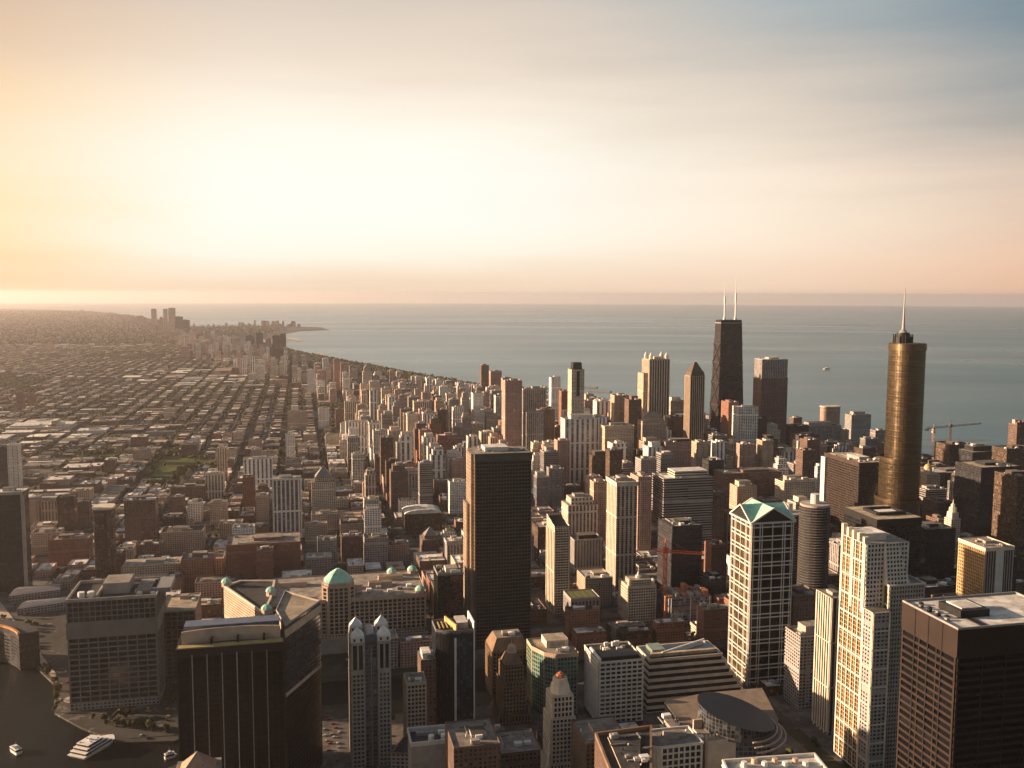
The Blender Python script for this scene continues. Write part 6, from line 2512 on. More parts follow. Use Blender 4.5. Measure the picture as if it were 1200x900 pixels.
LOWSTY = ['brick', 'brick', 'brown', 'brown', 'tan', 'tan', 'rose', 'grey', 'cream', 'white', 'bronze']
HISTY = ['white', 'cream', 'creamrib', 'whiterib', 'whitegrid', 'cream', 'tan', 'tanrib', 'cream', 'creamrib', 'cream', 'rose', 'rose', 'grey', 'greyrib', 'white', 'whiterib', 'whitegrid', 'brown', 'bronze', 'greyband', 'brick', 'whitebig']
DKSTY = ['dark', 'bronze', 'bronze', 'brown', 'dark', 'grey', 'greyrib', 'tan', 'rose', 'brown']
TREES = []    # x, y, radius
for bx0, bx1, by0, by1 in BLOCKS:
    cx, cyy = (bx0 + bx1) / 2, (by0 + by1) / 2
    if cyy < 600 or (cyy < 1000 and cx < 90):
        continue
    park = in_park(cx, cyy)
    ds = shore_x(cyy) - cx
    lw = lincoln_west(cyy) - cx
    spx = seen(cx, cyy, 0)[0]
    if 4100 < cyy < 9400 and lw < 0:
        continue
    # zone
    if (cyy < 2900 and cx > 100 and spx > 430) or cyy < 1000:
        zone = 'core'
    elif cyy < 1900:
        zone = 'north_river'
    elif (cyy < 4200 and ds < 850) or (cyy >= 4200 and 0 < lw < 380):
        zone = 'coast'
    elif cyy < 2700 and cx > -420:
        zone = 'north_river'
    elif cx < -350 and cyy < 2500:
        zone = 'works'
    else:
        zone = 'homes'
    if zone == 'homes':
        wv = math.sin(cx * 0.0023 + cyy * 0.0011) * math.sin(cyy * 0.0019 + 2) + rs.uniform(-0.45, 0.45)
        if wv > 0.62:
            zone = 'works'
        elif wv < -0.72:
            for k in range(90):
                TREES.append((rs.uniform(bx0, bx1), rs.uniform(by0, by1), rs.uniform(4, 7)))
            continue
    if zone in ('core', 'coast', 'north_river'):
        nx = 2 if zone != 'north_river' else rs.choice((2, 3))
        ny = 4 if zone != 'north_river' else rs.choice((4, 5, 6))
        for i in range(nx):
            for j in range(ny):
                if rs.random() < (0.10 if zone != 'north_river' else 0.16):
                    TREES.append((bx0 + (bx1 - bx0) * (i + 0.5) / nx, by0 + (by1 - by0) * (j + 0.5) / ny, 4.5))
                    continue
                wx, wy = (bx1 - bx0) / nx, (by1 - by0) / ny
                x0 = bx0 + wx * i + rs.uniform(0.5, 4)
                x1 = bx0 + wx * (i + 1) - rs.uniform(0.5, 5)
                y0 = by0 + wy * j + rs.uniform(0.5, 5)
                y1 = by0 + wy * (j + 1) - rs.uniform(0.5, 5)
                q = rs.random()
                if zone == 'core':
                    right = cx > 750
                    ph = 0.56 if right else (0.50 if cyy > 1700 else 0.14)
                    if q < ph and cyy > 1250:
                        h = rs.uniform(55, 125) if cyy > 1500 else rs.uniform(40, 80)
                        k = 'tower'
                        m = rs.uniform(22, 32)
                        x1 = min(x1, x0 + m)
                        y1 = min(y1, y0 + m)
                        st = rs.choice(DKSTY if right and rs.random() < 0.7 else HISTY)
                    elif q < ph + 0.3:
                        h, k, st = rs.uniform(22, 48) if cyy > 1000 else rs.uniform(35, 85), 'block', rs.choice(DKSTY if right else LOWSTY)
                    else:
                        h, k, st = rs.uniform(9, 20), 'low', rs.choice(LOWSTY)
                elif zone == 'coast':
                    ph = 0.62 if cyy < 4200 else (0.6 if cyy < 9000 else 0.45)
                    if cyy >= 4200 and i == 0 and rs.random() < 0.5:
                        ph *= 0.4
                    if q < ph:
                        h, k, st = rs.uniform(50, 105) if rs.random() < 0.7 else rs.uniform(35, 55), 'tower', rs.choice(HISTY)
                        x1 = min(x1, x0 + rs.uniform(20, 32))
                        y1 = min(y1, y0 + rs.uniform(18, 26))
                    elif q < ph + 0.25:
                        h, k, st = rs.uniform(18, 38), 'block', rs.choice(LOWSTY)
                    else:
                        h, k, st = rs.uniform(9, 16), 'low', rs.choice(LOWSTY)
                else:
                    if q < 0.035 and cyy > 1500:
                        h, k, st = rs.uniform(50, 80), 'tower', rs.choice(HISTY)
                        x1 = min(x1, x0 + 26)
                        y1 = min(y1, y0 + 24)
                    elif q < 0.20:
                        h, k, st = rs.uniform(20, 36), 'block', rs.choice(LOWSTY)
                    else:
                        h, k, st = rs.uniform(6, 17), 'low', rs.choice(LOWSTY)
                if k == 'tower' and h < 55:
                    k = 'block'
                if x1 - x0 < 7 or y1 - y0 < 7:
                    continue
                if not add(x0, x1, y0, y1, h, k, st) and k != 'low':
                    add(x0, (x0 + x1) / 2, y0, (y0 + y1) / 2, rs.uniform(8, 16), 'low', rs.choice(LOWSTY))
        for k in range(10 if zone != 'core' else 5):
            TREES.append((rs.choice((bx0 - 2.5, bx1 + 2.5)), rs.uniform(by0, by1), rs.uniform(2.6, 4.2)))
    elif zone == 'works':
        y = by0 + 2
        while y < by1 - 20:
            d = rs.uniform(20, 60)
            if y + d > by1:
                break
            if rs.random() < 0.72:
                if rs.random() < 0.45:
                    add(bx0 + 2, bx1 - 2, y, y + d - 4, rs.uniform(6, 13), 'low', rs.choice(LOWSTY))
                else:
                    m = rs.uniform(0.35, 0.65)
                    add(bx0 + 2, bx0 + (bx1 - bx0) * m, y, y + d - 4, rs.uniform(6, 16), 'low', rs.choice(LOWSTY))
                    if rs.random() < 0.6:
                        add(bx0 + (bx1 - bx0) * m + 4, bx1 - 2, y + 2, y + d - 8, rs.uniform(5, 12), 'low', rs.choice(LOWSTY))
            else:
                for k in range(6):
                    TREES.append((rs.uniform(bx0, bx1), rs.uniform(y, y + d), rs.uniform(3.5, 5.5)))
            y += d
        for k in range(12):
            TREES.append((rs.choice((bx0, bx1)), rs.uniform(by0, by1), rs.uniform(3.2, 5)))
    else:
        far = cyy > 5200
        for side in (0, 1):
            y = by0 + 3
            while y < by1 - 8:
                w = rs.uniform(6.5, 9) if not far else rs.uniform(14, 30)
                if rs.random() < 0.10:
                    w2 = rs.uniform(14, 26)
                    add(*((bx0 + 5, bx0 + 30) if side == 0 else (bx1 - 30, bx1 - 5)), y, y + w2, rs.uniform(11, 15), 'low', rs.choice(LOWSTY))
                    y += w2 + 2
                    continue
                if not park and rs.random() < 0.93:
                    d = rs.uniform(15, 22)
                    add(*((bx0 + 6, bx0 + 6 + d) if side == 0 else (bx1 - 6 - d, bx1 - 6)), y, min(y + w, by1 - 1), rs.uniform(7, 12), 'house', rs.choice(('brick', 'brown', 'tan', 'rose', 'grey', 'brick')))
                y += w + rs.uniform(0.6, 2.2)
        if not far and cyy < 4600:
            y = by0 + 4
            while y < by1 - 8:
                for sx in (-7, 7):
                    if rs.random() < 0.62:
                        w = rs.uniform(5, 7)
                        xg = cx + sx - 3
                        add(xg, xg + 6, y, y + w, rs.uniform(2.8, 4), 'garage', rs.choice(('brick', 'tan', 'grey', 'white')))
                y += rs.uniform(7.5, 11)
        nt = int((46 if not far else 46) * (0.75 + 0.7 * math.sin(cx * 0.0031 + 1.7) * math.sin(cyy * 0.0017)))
        for k in range(nt):
            q = rs.random()
            x = rs.choice((bx0 - 1, bx1 + 1)) if q < 0.6 else rs.uniform(bx0 + 28, bx1 - 28)
            TREES.append((x + rs.uniform(-1.5, 1.5), rs.uniform(by0, by1), rs.uniform(3.6, 6.4)))

# beyond the surveyed blocks: the fabric thins into rows
FAR = []
for k in range(26000):
    y = 8000 + 16000 * rs.random() ** 1.5
    px = rs.uniform(-30, 330)
    v = sight(px, 370)
    x = v.x / v.y * y
    if x > shore_x(y) - 160 or in_park(x, y):
        continue
    if rs.random() < 0.35:
        TREES.append((x, y, rs.uniform(7, 14)))
    else:
        g = round(x / 100) * 100 + rs.choice((-22, 22))
        w = rs.uniform(8, 26)
        FAR.append((g, g + w, y, y + rs.uniform(14, 40), rs.uniform(6, 12) if rs.random() < 0.96 else rs.uniform(18, 50)))

for k in range(520):
    y = 8300 + 7500 * rs.random() ** 1.4
    x = (lincoln_west(y) if y < 9400 else (-800 - (y - 9400) * 0.27 if y < 12000 else shore_x(y))) - rs.uniform(30, 480)
    w = rs.uniform(18, 40)
    FAR.append((x, x + w, y, y + 24, rs.uniform(22, 80)))

# parks
for k in range(5200):
    y = rs.uniform(4150, 9400)
    x = rs.uniform(lincoln_west(y), lincoln_west(y) + 520)
    if pip(x, y, LINCOLN):
        c = math.sin(x * 0.012 + 1) * math.sin(y * 0.006) + rs.uniform(-0.5, 0.5)
        if c > -0.25:
            TREES.append((x, y, rs.uniform(4.5, 8)))
for k in range(1500):
    y = rs.uniform(3700, 9300)
    x = shore_x(y) - rs.uniform(15, 90)
    if y > 8300:
        continue
    TREES.append((x, y, rs.uniform(4, 7)))
for p_ in PARKS:
    xs, ys = [q[0] for q in p_], [q[1] for q in p_]
    for k in range(260):
        i = rs.randrange(len(p_))
        t = rs.random()
        a_, b_ = p_[i], p_[(i + 1) % len(p_)]
        TREES.append((a_[0] + (b_[0] - a_[0]) * t + rs.uniform(-14, 14), a_[1] + (b_[1] - a_[1]) * t + rs.uniform(-14, 14), rs.uniform(3.5, 6)))
for (a_, b_, n_) in ((P(0, 722), P(60, 796), 34), (P(66, 800), P(66, 838), 14), (P(100, 846), P(200, 858), 22), (P(140, 826), P(204, 822), 18), (P(120, 845), P(170, 838), 10), (P(8, 690), P(60, 770), 20)):
    for k in range(n_):
        t = rs.random()
        TREES.append((a_[0] + (b_[0] - a_[0]) * t + rs.uniform(-4, 4), a_[1] + (b_[1] - a_[1]) * t + rs.uniform(-4, 4), rs.uniform(2.4, 4.2)))

# ------------------------------------------------------------------ what shows from the deck: nearest first
BW, BH = 800, 600
IDB = np.full((BH, BW), -1, dtype=np.int32)


def hullfill(pts, ident):
    q = sorted({(round(p[0] * BW / 1200, 1), round(p[1] * BH / 900, 1)) for p in pts})
    if len(q) < 3:
        return 0

    def half(q):
        h = []
        for p in q:
            while len(h) > 1 and (h[-1][0] - h[-2][0]) * (p[1] - h[-2][1]) - (h[-1][1] - h[-2][1]) * (p[0] - h[-2][0]) <= 0:
                h.pop()
            h.append(p)
        return h
    lo, up = half(q), half(q[::-1])
    hl = lo[:-1] + up[:-1]
    y0, y1 = min(p[1] for p in hl), max(p[1] for p in hl)
    n = 0
    for r_ in range(max(0, int(y0)), min(BH - 1, int(y1)) + 1):
        yc = min(max(r_ + 0.5, y0), y1)
        xs = []
        for i in range(len(hl)):
            a, b = hl[i], hl[(i + 1) % len(hl)]
            if (a[1] <= yc) != (b[1] <= yc) or a[1] == yc:
                xs.append(a[0] + (b[0] - a[0]) * ((yc - a[1]) / (b[1] - a[1]) if b[1] != a[1] else 0))
        if len(xs) < 2:
            continue
        c0, c1 = max(0, int(min(xs))), min(BW, int(max(xs)) + 1)
        if c1 > c0:
            row = IDB[r_, c0:c1]
            m = row < 0
            n += int(m.sum())
            row[m] = ident
    return n


def shows(x0, x1, y0, y1, h, ident):
    z = drop(x0, y0)
    pts = [seen(x, y, zz) for x in (x0, x1) for y in (y0, y1) for zz in (z, z + h)]
    if max(p[0] for p in pts) < 0 or min(p[0] for p in pts) > 1200 or min(p[1] for p in pts) > 900:
        return 0
    return hullfill(pts, ident)


ALLB = []
TOPS = {}
for ply, zt, o in HERO_BOX:
    hh = zt
    if hh is None:
        hh = 0
        for ch in o.children:
            if ch.type == 'MESH' and len(ch.data.vertices) and ch.name.split('.')[0] in ('wall', 'flank_tower', 'tower', 'lower_tier', 'podium'):
                hh = max(hh, max(v.co.z for v in ch.data.vertices))
    xs, ys = [p[0] for p in ply], [p[1] for p in ply]
    ALLB.append((min(ys), min(xs), max(xs), min(ys), max(ys), hh, ('hero', o)))
for i, c in enumerate(CAND):
    ALLB.append((c[2], c[0], c[1], c[2], c[3], c[4], ('cand', i)))
ALLB.sort(key=lambda q: q[0] + abs(q[1]) * 0.1)
VIS = {}
for n_, q in enumerate(ALLB):
    s = shows(*q[1:6], n_)
    if q[6][0] == 'cand':
        VIS[q[6][1]] = s

CAPS = {'tower': 262, 'block': 290, 'low': 296, 'house': 290}
own = {}
used_b = sum(1 for a in AUTO if a[3] == 'block')
used_t = sum(1 for a in AUTO if a[3] == 'tower')
CAPS['tower'] = max(40, 296 - used_t)
CAPS['block'] = max(40, 296 - used_b)
for kd in CAPS:
    ids = [i for i in range(len(CAND)) if CAND[i][5] == kd and VIS[i] > (3 if kd != 'house' else 2)]
    ids.sort(key=lambda i: -VIS[i])
    own[kd] = set(ids[:CAPS[kd]])
print('CAND', len(CAND), {k: len(v) for k, v in own.items()}, 'auto towers', used_t, 'blocks', used_b, 'trees', len(TREES), 'far', len(FAR))
ROOFS = [R_GRAVEL, R_WHITE, R_TAN, R_DARK]
HSHAPE = {}


def low_building(c):
    x0, x1, y0, y1, h, kd, st = c
    cx, cyy = (x0 + x1) / 2, (y0 + y1) / 2
    nm = 'low_building' if kd == 'low' else ('house' if kd == 'house' else 'apartment_block')
    cat = {'low': 'low building', 'house': 'house', 'block': 'apartment block'}[kd]
    r = thing(nm, '', cat, cx, cyy)
    ply = rect(x0, x1, y0, y1)
    z = r.location.z
    rm = rs.choice([R_GRAVEL, R_GRAVEL, R_WHITE, R_WHITE, R_TAN, R_DARK])
    form = {R_GRAVEL.name: 'gravel roofed', R_WHITE.name: 'white roofed', R_TAN.name: 'tan roofed', R_DARK.name: 'black roofed'}[rm.name]
    if kd == 'house' and rs.random() < 0.35:
        body(r, ply, z - 1, z + h * 0.75, STYLE[st][0], None)
        m = MB()
        xm = (y0 + y1) / 2
        zz = z + h * 0.75
        a, b_, c_, d_ = (x0, y0, zz), (x1, y0, zz), (x1, y1, zz), (x0, y1, zz)
        e, f = (x0, xm, zz + h * 0.4), (x1, xm, zz + h * 0.4)
        for q in ((a, b_, f, e), (e, f, c_, d_), (d_, a, e), (b_, c_, f)):
            m.poly(list(q))
        m.build('gable_roof', [R_DARK], r)
        form = 'gable roofed'
    else:
        body(r, ply, z - 1, z + h, STYLE[st][0], rm)
        if kd != 'house':
            kit(r, x0, x1, y0, y1, z + h, rs, 0.35 if kd == 'block' or rs.random() < 0.4 else 0, 3, 2 if cyy < 2400 else (1 if cyy < 3200 else 0), roofm=rs.choice(ROOFS))
            if cyy < 2200:
                parapet(r, ply, z + h, 1.0, 0.5, FRAME_OF[st])
    AUTO.append((r, COLW[st], form, kd, cx, y0, z + h))


MASS = {}
for i, c in enumerate(CAND):
    kd = c[5]
    if i in own.get(kd, ()):
        if kd == 'tower':
            cr = rs.choice(['flat', 'flat', 'penthouse', 'penthouse', 'round', 'cornice', 'white', 'tanroof'])
            plain_tower(c[0], c[1], c[2], c[3] - c[2], c[4] + drop(c[0], c[2]), c[6], cr, rs, detail=c[2] < 2600)
        else:
            low_building(c)
        continue
    key = (kd, c[6])
    if key not in MASS:
        MASS[key] = MB()
    z = drop(c[0], c[2])
    MASS[key].prism(rect(c[0], c[1], c[2], c[3]), z - 1, z + c[4], 0, rs.choice((1, 1, 2, 2, 3, 4) if kd != 'house' else (1, 4, 4, 4, 4, 3)))
    if c[4] > 18:
        MASS[key].box((c[0] * 2 + c[1]) / 3, (c[0] + 2 * c[1]) / 3, (c[2] * 2 + c[3]) / 3, (c[2] + c[3] * 2) / 3, z + c[4], z + c[4] + 3.5, 0, 1, False)
for x0, x1, y0, y1, h in FAR:
    st = rs.choice(('brick', 'tan', 'rose', 'grey', 'cream'))
    key = ('far', st)
    if key not in MASS:
        MASS[key] = MB()
    z = drop(x0, y0)
    MASS[key].prism(rect(x0, x1, y0, y1), z - 1, z + h, 0, rs.choice((1, 4, 4, 3, 2)))
for (kd, st), m in MASS.items():
    m.build({'tower': 'tower_fabric', 'block': 'apartment_fabric', 'low': 'low_rise_fabric', 'house': 'housing_fabric', 'garage': 'garage_fabric', 'far': 'far_city_fabric'}[kd],
            [STYLE[st][0]] + [bpy.data.materials[n] for n in ('roof_gravel', 'roof_white', 'roof_tan', 'roof_tar')], kind='stuff')

# ------------------------------------------------------------------ trees
def mat_leaf():
    k = Net('leaves')
    g = k.n('ShaderNodeNewGeometry')
    r_ = k.math('FRACT', k.math('ADD', g.outputs['Random Per Island'], k.rnd()))
    f = k.noise(k.pos(), 0.02, 3, 0.6)
    c = k.mix(r_, (0.026, 0.034, 0.010), (0.075, 0.078, 0.024))
    c = k.mix(k.range(f, 0.4, 0.65), c, (0.07, 0.055, 0.026))
    k.put(k.p.inputs['Base Color'], c)
    k.p.inputs['Roughness'].default_value = 0.9
    k.p.inputs['Specular IOR Level'].default_value = 0.1
    return k.m


M_LEAF = mat_leaf()
M_BARK = plain('bark', (0.07, 0.05, 0.035), 0.95)
_ico = None


def ico():
    t = (1 + 5 ** 0.5) / 2
    v = np.array([(-1, t, 0), (1, t, 0), (-1, -t, 0), (1, -t, 0), (0, -1, t), (0, 1, t), (0, -1, -t), (0, 1, -t), (t, 0, -1), (t, 0, 1), (-t, 0, -1), (-t, 0, 1)], float)
    v /= np.linalg.norm(v[0])
    f = np.array([(0, 11, 5), (0, 5, 1), (0, 1, 7), (0, 7, 10), (0, 10, 11), (1, 5, 9), (5, 11, 4), (11, 10, 2), (10, 7, 6), (7, 1, 8), (3, 9, 4), (3, 4, 2), (3, 2, 6), (3, 6, 8), (3, 8, 9), (4, 9, 5), (2, 4, 11), (6, 2, 10), (8, 6, 7), (9, 8, 1)])
    return v, f


IV, IF = ico()
nrs = np.random.default_rng(7)


def tree_proto(seed):
    g = np.random.default_rng(seed)
    m = MB()
    lobes = [(0, 0, 6.2, 2.6)] + [(math.cos(a) * g.uniform(1.2, 2.2), math.sin(a) * g.uniform(1.2, 2.2), g.uniform(4.2, 7.2), g.uniform(1.3, 2.1)) for a in g.uniform(0, 6.28, 7)]
    for lx, ly, lz, lr in lobes:
        n = int(26 * lr)
        for _ in range(n):
            d = g.normal(size=3)
            d /= np.linalg.norm(d)
            p = np.array([lx, ly, lz]) + d * lr * g.uniform(0.65, 1.05) * np.array([1, 1, 0.8])
            a = g.normal(size=3)
            a -= d * a.dot(d) * 0.6
            a /= np.linalg.norm(a)
            b = np.cross(d, a)
            b /= np.linalg.norm(b)
            s = g.uniform(0.3, 0.62)
            m.poly([tuple(p + (-a - b) * s), tuple(p + (a - b * 0.7) * s), tuple(p + (a * 0.6 + b) * s), tuple(p + (-a * 0.8 + b * 0.9) * s)])
    crown = m.mesh('crown', [M_LEAF])
    t = MB()
    t.cyl(0, 0, 0.34, 0, 4.2, 7, 0.2)
    for a in g.uniform(0, 6.28, 4):
        t.beam((0, 0, 3.0), (math.cos(a) * 1.6, math.sin(a) * 1.6, 5.4), 0.16)
    return crown, t.mesh('trunk', [M_BARK])


PROTO = [tree_proto(s) for s in (3, 4, 5)]
TV = []
for i, (x, y, r_) in enumerate(TREES):
    if not free(x - 1, x + 1, y - 1, y + 1) or not on_land(x, y):
        continue
    s = seen(x, y, drop(x, y) + r_ * 1.3)
    if not (-60 < s[0] < 1260 and s[1] < 960):
        continue
    c0, r0 = int(s[0] * BW / 1200), int(s[1] * BH / 900)
    vis = False
    if 0 <= c0 < BW and 0 <= r0 < BH:
        b_ = IDB[r0, c0]
        vis = b_ < 0 or ALLB[b_][0] > y
    TV.append((y, x, r_, vis, s))
TV.sort()
own_trees = [t for t in TV if t[3]][:285]
ids = set(id(t) for t in own_trees)
for k, (y, x, r_, _, s) in enumerate(own_trees):
    o = thing('tree', '', 'tree', x, y, 'trees along the streets and quays')
    sc = r_ / 3.6
    o.scale = (sc, sc, sc * rs.uniform(0.85, 1.1))
    o.rotation_euler = (0, 0, rs.uniform(0, 6.28))
    cm, tm = PROTO[k % 3]
    for nm, me in (('crown', cm), ('trunk', tm)):
        c = bpy.data.objects.new(nm, me)
        c.parent = o
        col.objects.link(c)
    AUTO.append((o, '', ('spreading', 'compact', 'loose')[k % 3], 'tree', x, y, 5))
rest = [t for t in TV if id(t) not in ids]
A = np.array([(t[1], t[0], t[2]) for t in rest])
N = len(A)
# every far tree is a knot of three ragged clumps
allv, allf = [], []
for q in range(3):
    off = nrs.normal(size=(N, 3)) * A[:, 2:3] * np.array([0.38, 0.38, 0.22])
    rad = A[:, 2] * nrs.uniform(0.55, 0.85, N)
    jit = nrs.uniform(0.72, 1.28, (N, 12, 1))
    V = IV[None] * jit * rad[:, None, None] * np.array([1, 1, 0.85])
    ctr = np.stack([A[:, 0], A[:, 1], A[:, 2] * 1.15 - (A[:, 0] ** 2 + A[:, 1] ** 2) / -EARTH * -1 * 0 + (-(A[:, 0] ** 2 + A[:, 1] ** 2) / EARTH)], 1) + off
    V = V + ctr[:, None, :]
    allv.append(V.reshape(-1, 3))
    allf.append((IF[None] + (np.arange(N) * 12)[:, None, None] + q * N * 12).reshape(-1, 3))
V = np.concatenate(allv)
F = np.concatenate(allf)
me = bpy.data.meshes.new('tree_canopy')
me.vertices.add(len(V))
me.vertices.foreach_set('co', V.ravel().astype(np.float32))
me.loops.add(len(F) * 3)
me.loops.foreach_set('vertex_index', F.ravel().astype(np.int32))
me.polygons.add(len(F))
me.polygons.foreach_set('loop_start', np.arange(0, len(F) * 3, 3, dtype=np.int32))
me.materials.append(M_LEAF)
me.update(calc_edges=True)
o = bpy.data.objects.new('tree_canopy', me)
o['kind'] = 'stuff'
col.objects.link(o)

# ------------------------------------------------------------------ boats
def tour_boat(name, label, px, py, ang, L, W, decks, cat='boat'):
    x, y = at_h(px, py, -2)
    r = thing(name, label, cat, x, y, z=-2.2)
    c, s = math.cos(R(ang)), math.sin(R(ang))

    def tr(u, v):
        return (x + u * c - v * s, y + u * s + v * c)
    n = 8
    hull = [tr(-L / 2, -W / 2 * 0.9), tr(L * 0.22, -W / 2)] + [tr(L * 0.22 + (L * 0.28) * math.sin(math.pi / 2 * i / n), -W / 2 * math.cos(math.pi / 2 * i / n)) for i in range(1, 2 * n)] + [tr(L * 0.22, W / 2), tr(-L / 2, W / 2 * 0.9)]
    hull = [h for i, h in enumerate(hull) if i < 2 or True]
    hull = [tr(-L / 2, -W * 0.45), tr(0.2 * L, -W / 2), tr(0.36 * L, -W * 0.38), tr(0.46 * L, -W * 0.16), tr(L / 2, 0), tr(0.46 * L, W * 0.16), tr(0.36 * L, W * 0.38), tr(0.2 * L, W / 2), tr(-L / 2, W * 0.45)]
    low = [((p[0] - x) * 0.88 + x, (p[1] - y) * 0.88 + y) for p in hull]
    b = MB()
    b.prism(low, -3, 0.2, 0, 1, True, ply_top=hull)
    b.build('hull', [M_WHITE, M_WHITE], r)
    z = 0.2
    for k in range(decks):
        f = 0.78 - 0.2 * k
        q = [tr(-L * 0.42 + k * L * 0.06, -W * 0.40 * (1 - 0.12 * k)), tr(L * (0.26 - 0.10 * k), -W * 0.40 * (1 - 0.12 * k)), tr(L * (0.26 - 0.10 * k), W * 0.40 * (1 - 0.12 * k)), tr(-L * 0.42 + k * L * 0.06, W * 0.40 * (1 - 0.12 * k))]
        b = MB()
        b.prism(q, z, z + 2.0, 0, 1, True)
        d = b.build('deck_cabin', [GL_DARK, M_WHITE], r)
        b = MB()
        b.prism(inset(q, -0.5), z + 2.0, z + 2.5, 0, 0, True, True)
        b.build('deck_roof', [M_WHITE], d)
        z += 2.5
    b = MB()
    a0 = tr(-L * 0.1, 0)
    b.box(a0[0] - 1.2, a0[0] + 1.2, a0[1] - 1.2, a0[1] + 1.2, z, z + 1.8, 0)
    b.cyl(a0[0], a0[1], 0.12, z + 1.8, z + 5, 5)
    b.build('wheelhouse', [M_WHITE], r)
    for i in range(6):
        b = MB()
        u = tr(-L * 0.36 + i * L * 0.09, W * 0.2 * (1 if i % 2 else -1))
        b.box(u[0] - 0.6, u[0] + 0.6, u[1] - 0.5, u[1] + 0.5, z, z + 0.8, 0)
        b.build('deck_seat', [M_STEEL], r)
    # foam trailing behind a moving boat is left to the water
    return r


tour_boat('tour_boat', 'large white multi deck tour boat moored at the river point', 111, 876, 58, 46, 21, 3)
tour_boat('tour_boat', 'small grey covered tour boat alone on the dark river', 18, 881, 128, 17, 6, 1)
tour_boat('motor_boat', 'small white motor boat by the foot of the black river slab', 200, 888, 25, 11, 4, 1)
tour_boat('lake_cruiser', 'tiny white boat alone on the open lake', 969, 433, 10, 46, 18, 2)

# ------------------------------------------------------------------ parked and moving cars
CARP = [plain('car_paint_%s' % n, c, 0.3, 0.2, 0.05, 0.5, spec=0.6) for n, c in (('white', (0.6, 0.58, 0.55)), ('silver', (0.3, 0.3, 0.3)), ('black', (0.02, 0.02, 0.02)), ('red', (0.3, 0.03, 0.02)), ('yellow', (0.6, 0.38, 0.04)))]


def car_meshes(m):
    b = MB()
    prof = [(-2.25, 0.35), (2.25, 0.35), (2.3, 0.75), (1.2, 0.92), (0.7, 1.42), (-1.3, 1.45), (-1.95, 1.0), (-2.3, 0.9)]
    for s in (-0.9, 0.9):
        q = [(u, s, w) for u, w in prof]
        b.poly(q if s < 0 else q[::-1])
    for i in range(len(prof)):
        (u0, w0), (u1, w1) = prof[i], prof[(i + 1) % len(prof)]
        b.poly([(u0, 0.9, w0), (u1, 0.9, w1), (u1, -0.9, w1), (u0, -0.9, w0)])
    bodym = b.mesh('body', [m])
    g = MB()
    for s in (-1, 1):
        q = [(0.95, 0.91 * s, 0.98), (0.62, 0.91 * s, 1.36), (-1.2, 0.91 * s, 1.38), (-1.7, 0.91 * s, 1.0)]
        g.poly(q)
    g.poly([(1.19, 0.8, 0.97), (1.19, -0.8, 0.97), (0.73, -0.75, 1.42), (0.73, 0.75, 1.42)])
    g.poly([(-1.36, 0.75, 1.44), (-1.36, -0.75, 1.44), (-1.96, -0.8, 1.04), (-1.96, 0.8, 1.04)])
    gm = g.mesh('windscreen', [GL_DARK])
    return bodym, gm


_w = MB()
n = 10
for s in (-0.1, 0.1):
    q = [(0.33 * math.cos(2 * math.pi * i / n), s, 0.33 + 0.33 * math.sin(2 * math.pi * i / n)) for i in range(n)]
    _w.poly(q if s > 0 else q[::-1])
for i in range(n):
    a, b_ = 2 * math.pi * i / n, 2 * math.pi * (i + 1) / n
    _w.poly([(0.33 * math.cos(a), -0.1, 0.33 + 0.33 * math.sin(a)), (0.33 * math.cos(b_), -0.1, 0.33 + 0.33 * math.sin(b_)), (0.33 * math.cos(b_), 0.1, 0.33 + 0.33 * math.sin(b_)), (0.33 * math.cos(a), 0.1, 0.33 + 0.33 * math.sin(a))])
WHEEL = _w.mesh('wheel', [M_BLACKM])
CARM = [car_meshes(m) for m in CARP]
CARN = ('white', 'silver', 'black', 'red', 'yellow')
spots = []
rc = random.Random(9)
for ix in range(-12, 16):
    X = 50 + 100 * ix
    for k in range(150):
        y = rc.uniform(860, 2100)
        spots.append((X + rc.choice((-5.6, -1.9, 1.9, 5.6)), y, 90))
for k in range(60):
    q = at_h(rc.uniform(376, 400), rc.uniform(840, 892), 0)
    spots.append((q[0], q[1], rc.choice((0, 90))))
for k in range(50):
    q = at_h(rc.uniform(140, 204), rc.uniform(806, 846), 0)
    spots.append((q[0], q[1], rc.choice((0, 8, 90))))
placed = []
for x, y, a in spots:
    if not on_land(x, y) or not free(x - 2, x + 2, y - 2, y + 2):
        continue
    s = seen(x, y, 1)
    if not (0 < s[0] < 1200 and 0 < s[1] < 900):
        continue
    b_ = IDB[int(s[1] * BH / 900), int(s[0] * BW / 1200)]
    if b_ >= 0 and ALLB[b_][0] < y:
        continue
    if any(abs(x - p[0]) < 5.5 and abs(y - p[1]) < 5.5 for p in placed):
        continue
    placed.append((x, y, a))
placed.sort(key=lambda p: p[1])
for x, y, a in placed[:170]:
    k = rc.choices(range(5), (4, 3, 4, 1, 1))[0]
    o = thing('parked_car', '', 'car', x, y, 'cars along the kerbs')
    o.location.z += 0.16 if not (on_land(x, y) and (x - 50) % 100 < 8) else 0.02
    o.rotation_euler = (0, 0, R(a))
    for nm, me in (('body', CARM[k][0]), ('windscreen', CARM[k][1])):
        c = bpy.data.objects.new(nm, me)
        c.parent = o
        col.objects.link(c)
    for u in (-1.4, 1.4):
        for v in (-0.85, 0.85):
            c = bpy.data.objects.new('wheel', WHEEL)
            c.parent = o
            c.location = (u, v, 0)
            col.objects.link(c)
    AUTO.append((o, CARN[k], 'parked', 'car', x, y, 1))

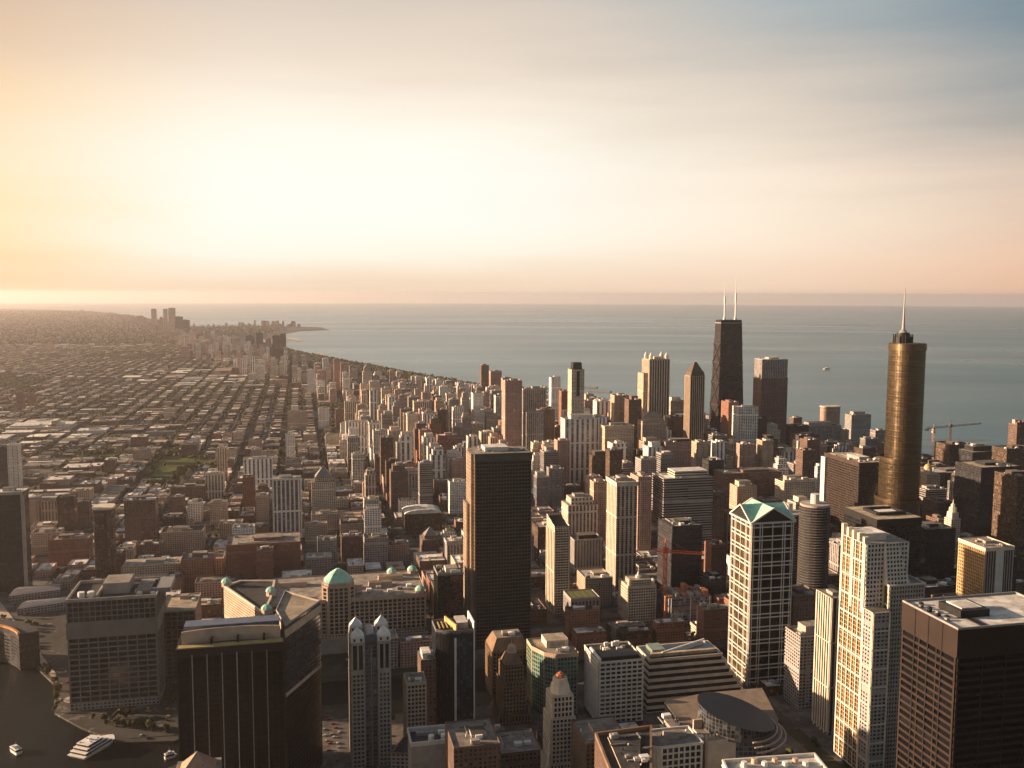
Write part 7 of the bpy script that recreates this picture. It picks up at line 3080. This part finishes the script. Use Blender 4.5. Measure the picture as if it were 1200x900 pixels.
# ------------------------------------------------------------------ names for the many: each told apart by its look and by the landmark it stands nearest to
MARKS = [('the big dark tower', 588, 600), ('the green gabled tower', 892, 680), ('the gold spire tower', 1060, 500), ('the tapered black tower', 855, 450),
         ('the lantern crowned tower', 772, 450), ('the two tone tower', 906, 470), ('the peaked gold tower', 817, 480), ('the rust brown slab', 995, 570),
         ('the slant topped tower', 652, 660), ('the cream crane side tower', 750, 710), ('the pinnacled grey tower', 432, 790), ('the green domed mart', 440, 730),
         ('the grey gridded hotel', 130, 740), ('the black river slab', 270, 800), ('the stepped white tower', 1030, 720), ('the orange lit block', 1150, 670),
         ('the gothic tower', 1132, 590), ('the domed hotel', 1093, 580), ('the long cream roofed hall', 43, 500), ('the green lawn', 220, 552), ('the rounded bronze tower', 120, 640),
         ('the white rimmed striped tower', 336, 600), ('the white slab village', 425, 515), ('the twin brick towers', 30, 470), ('the blue striped block', 538, 545),
         ('the harbour spit', 370, 387), ('the skyline twin slabs', 213, 382), ('the sandy beach', 465, 440), ('the freight sheds', 40, 700), ('the round balcony towers', 950, 640), ('the red crane', 792, 660),
         ('the small green playing field', 335, 525), ('the stepped white block', 437, 620), ('the red brick towers', 510, 530), ('the far shore towers', 300, 400)]
NUM = 'nearest,second nearest,third nearest,fourth nearest,fifth nearest,sixth nearest,seventh nearest,eighth nearest,ninth nearest,tenth nearest,eleventh nearest,twelfth nearest,thirteenth nearest,fourteenth nearest,fifteenth nearest,sixteenth nearest,seventeenth nearest,eighteenth nearest,nineteenth nearest,twentieth nearest'.split(',')
NUM += ['twenty %s nearest' % w for w in 'first,second,third,fourth,fifth,sixth,seventh,eighth,ninth'.split(',')] + ['thirtieth nearest'] + ['thirty %s nearest' % w for w in 'first,second,third,fourth,fifth,sixth,seventh,eighth,ninth'.split(',')] + ['fortieth nearest'] + ['forty %s nearest' % w for w in 'first,second,third,fourth,fifth,sixth,seventh,eighth,ninth'.split(',')]
SHOWN_AS = {'tower': 'residential tower', 'block': 'apartment block', 'low': 'low building', 'house': 'house', 'tree': 'tree', 'car': 'car'}
GROUPS = {'tower': 'residential towers of the north side', 'block': 'apartment blocks of the north side', 'low': 'low buildings between the towers', 'house': 'houses in the street rows'}
bins = {}
for o, cw, form, kd, x, y, z in AUTO:
    s = seen(x, y, z * 0.6 + drop(x, y))
    mk = min(MARKS, key=lambda m: (m[1] - s[0]) ** 2 + (m[2] - s[1]) ** 2)
    dx, dy = s[0] - mk[1], s[1] - mk[2]
    side = ('right of' if dx > 0 else 'left of') if abs(dx) > abs(dy) else ('in front of' if dy > 0 else 'beyond')
    bins.setdefault((cw, form, kd, side, mk[0]), []).append((dx * dx + dy * dy, id(o), o))
for (cw, form, kd, side, mk), lst in bins.items():
    lst.sort(key=lambda q: q[0])
    for i, (_, _, o) in enumerate(lst):
        rank = NUM[min(i, len(NUM) - 1)] + ' ' if len(lst) > 1 else ''
        o['label'] = ' '.join(('%s %s %s, %s%s %s' % (cw, form, SHOWN_AS[kd], rank, side, mk)).split())
        if 'group' not in o.keys():
            o['group'] = GROUPS[kd]
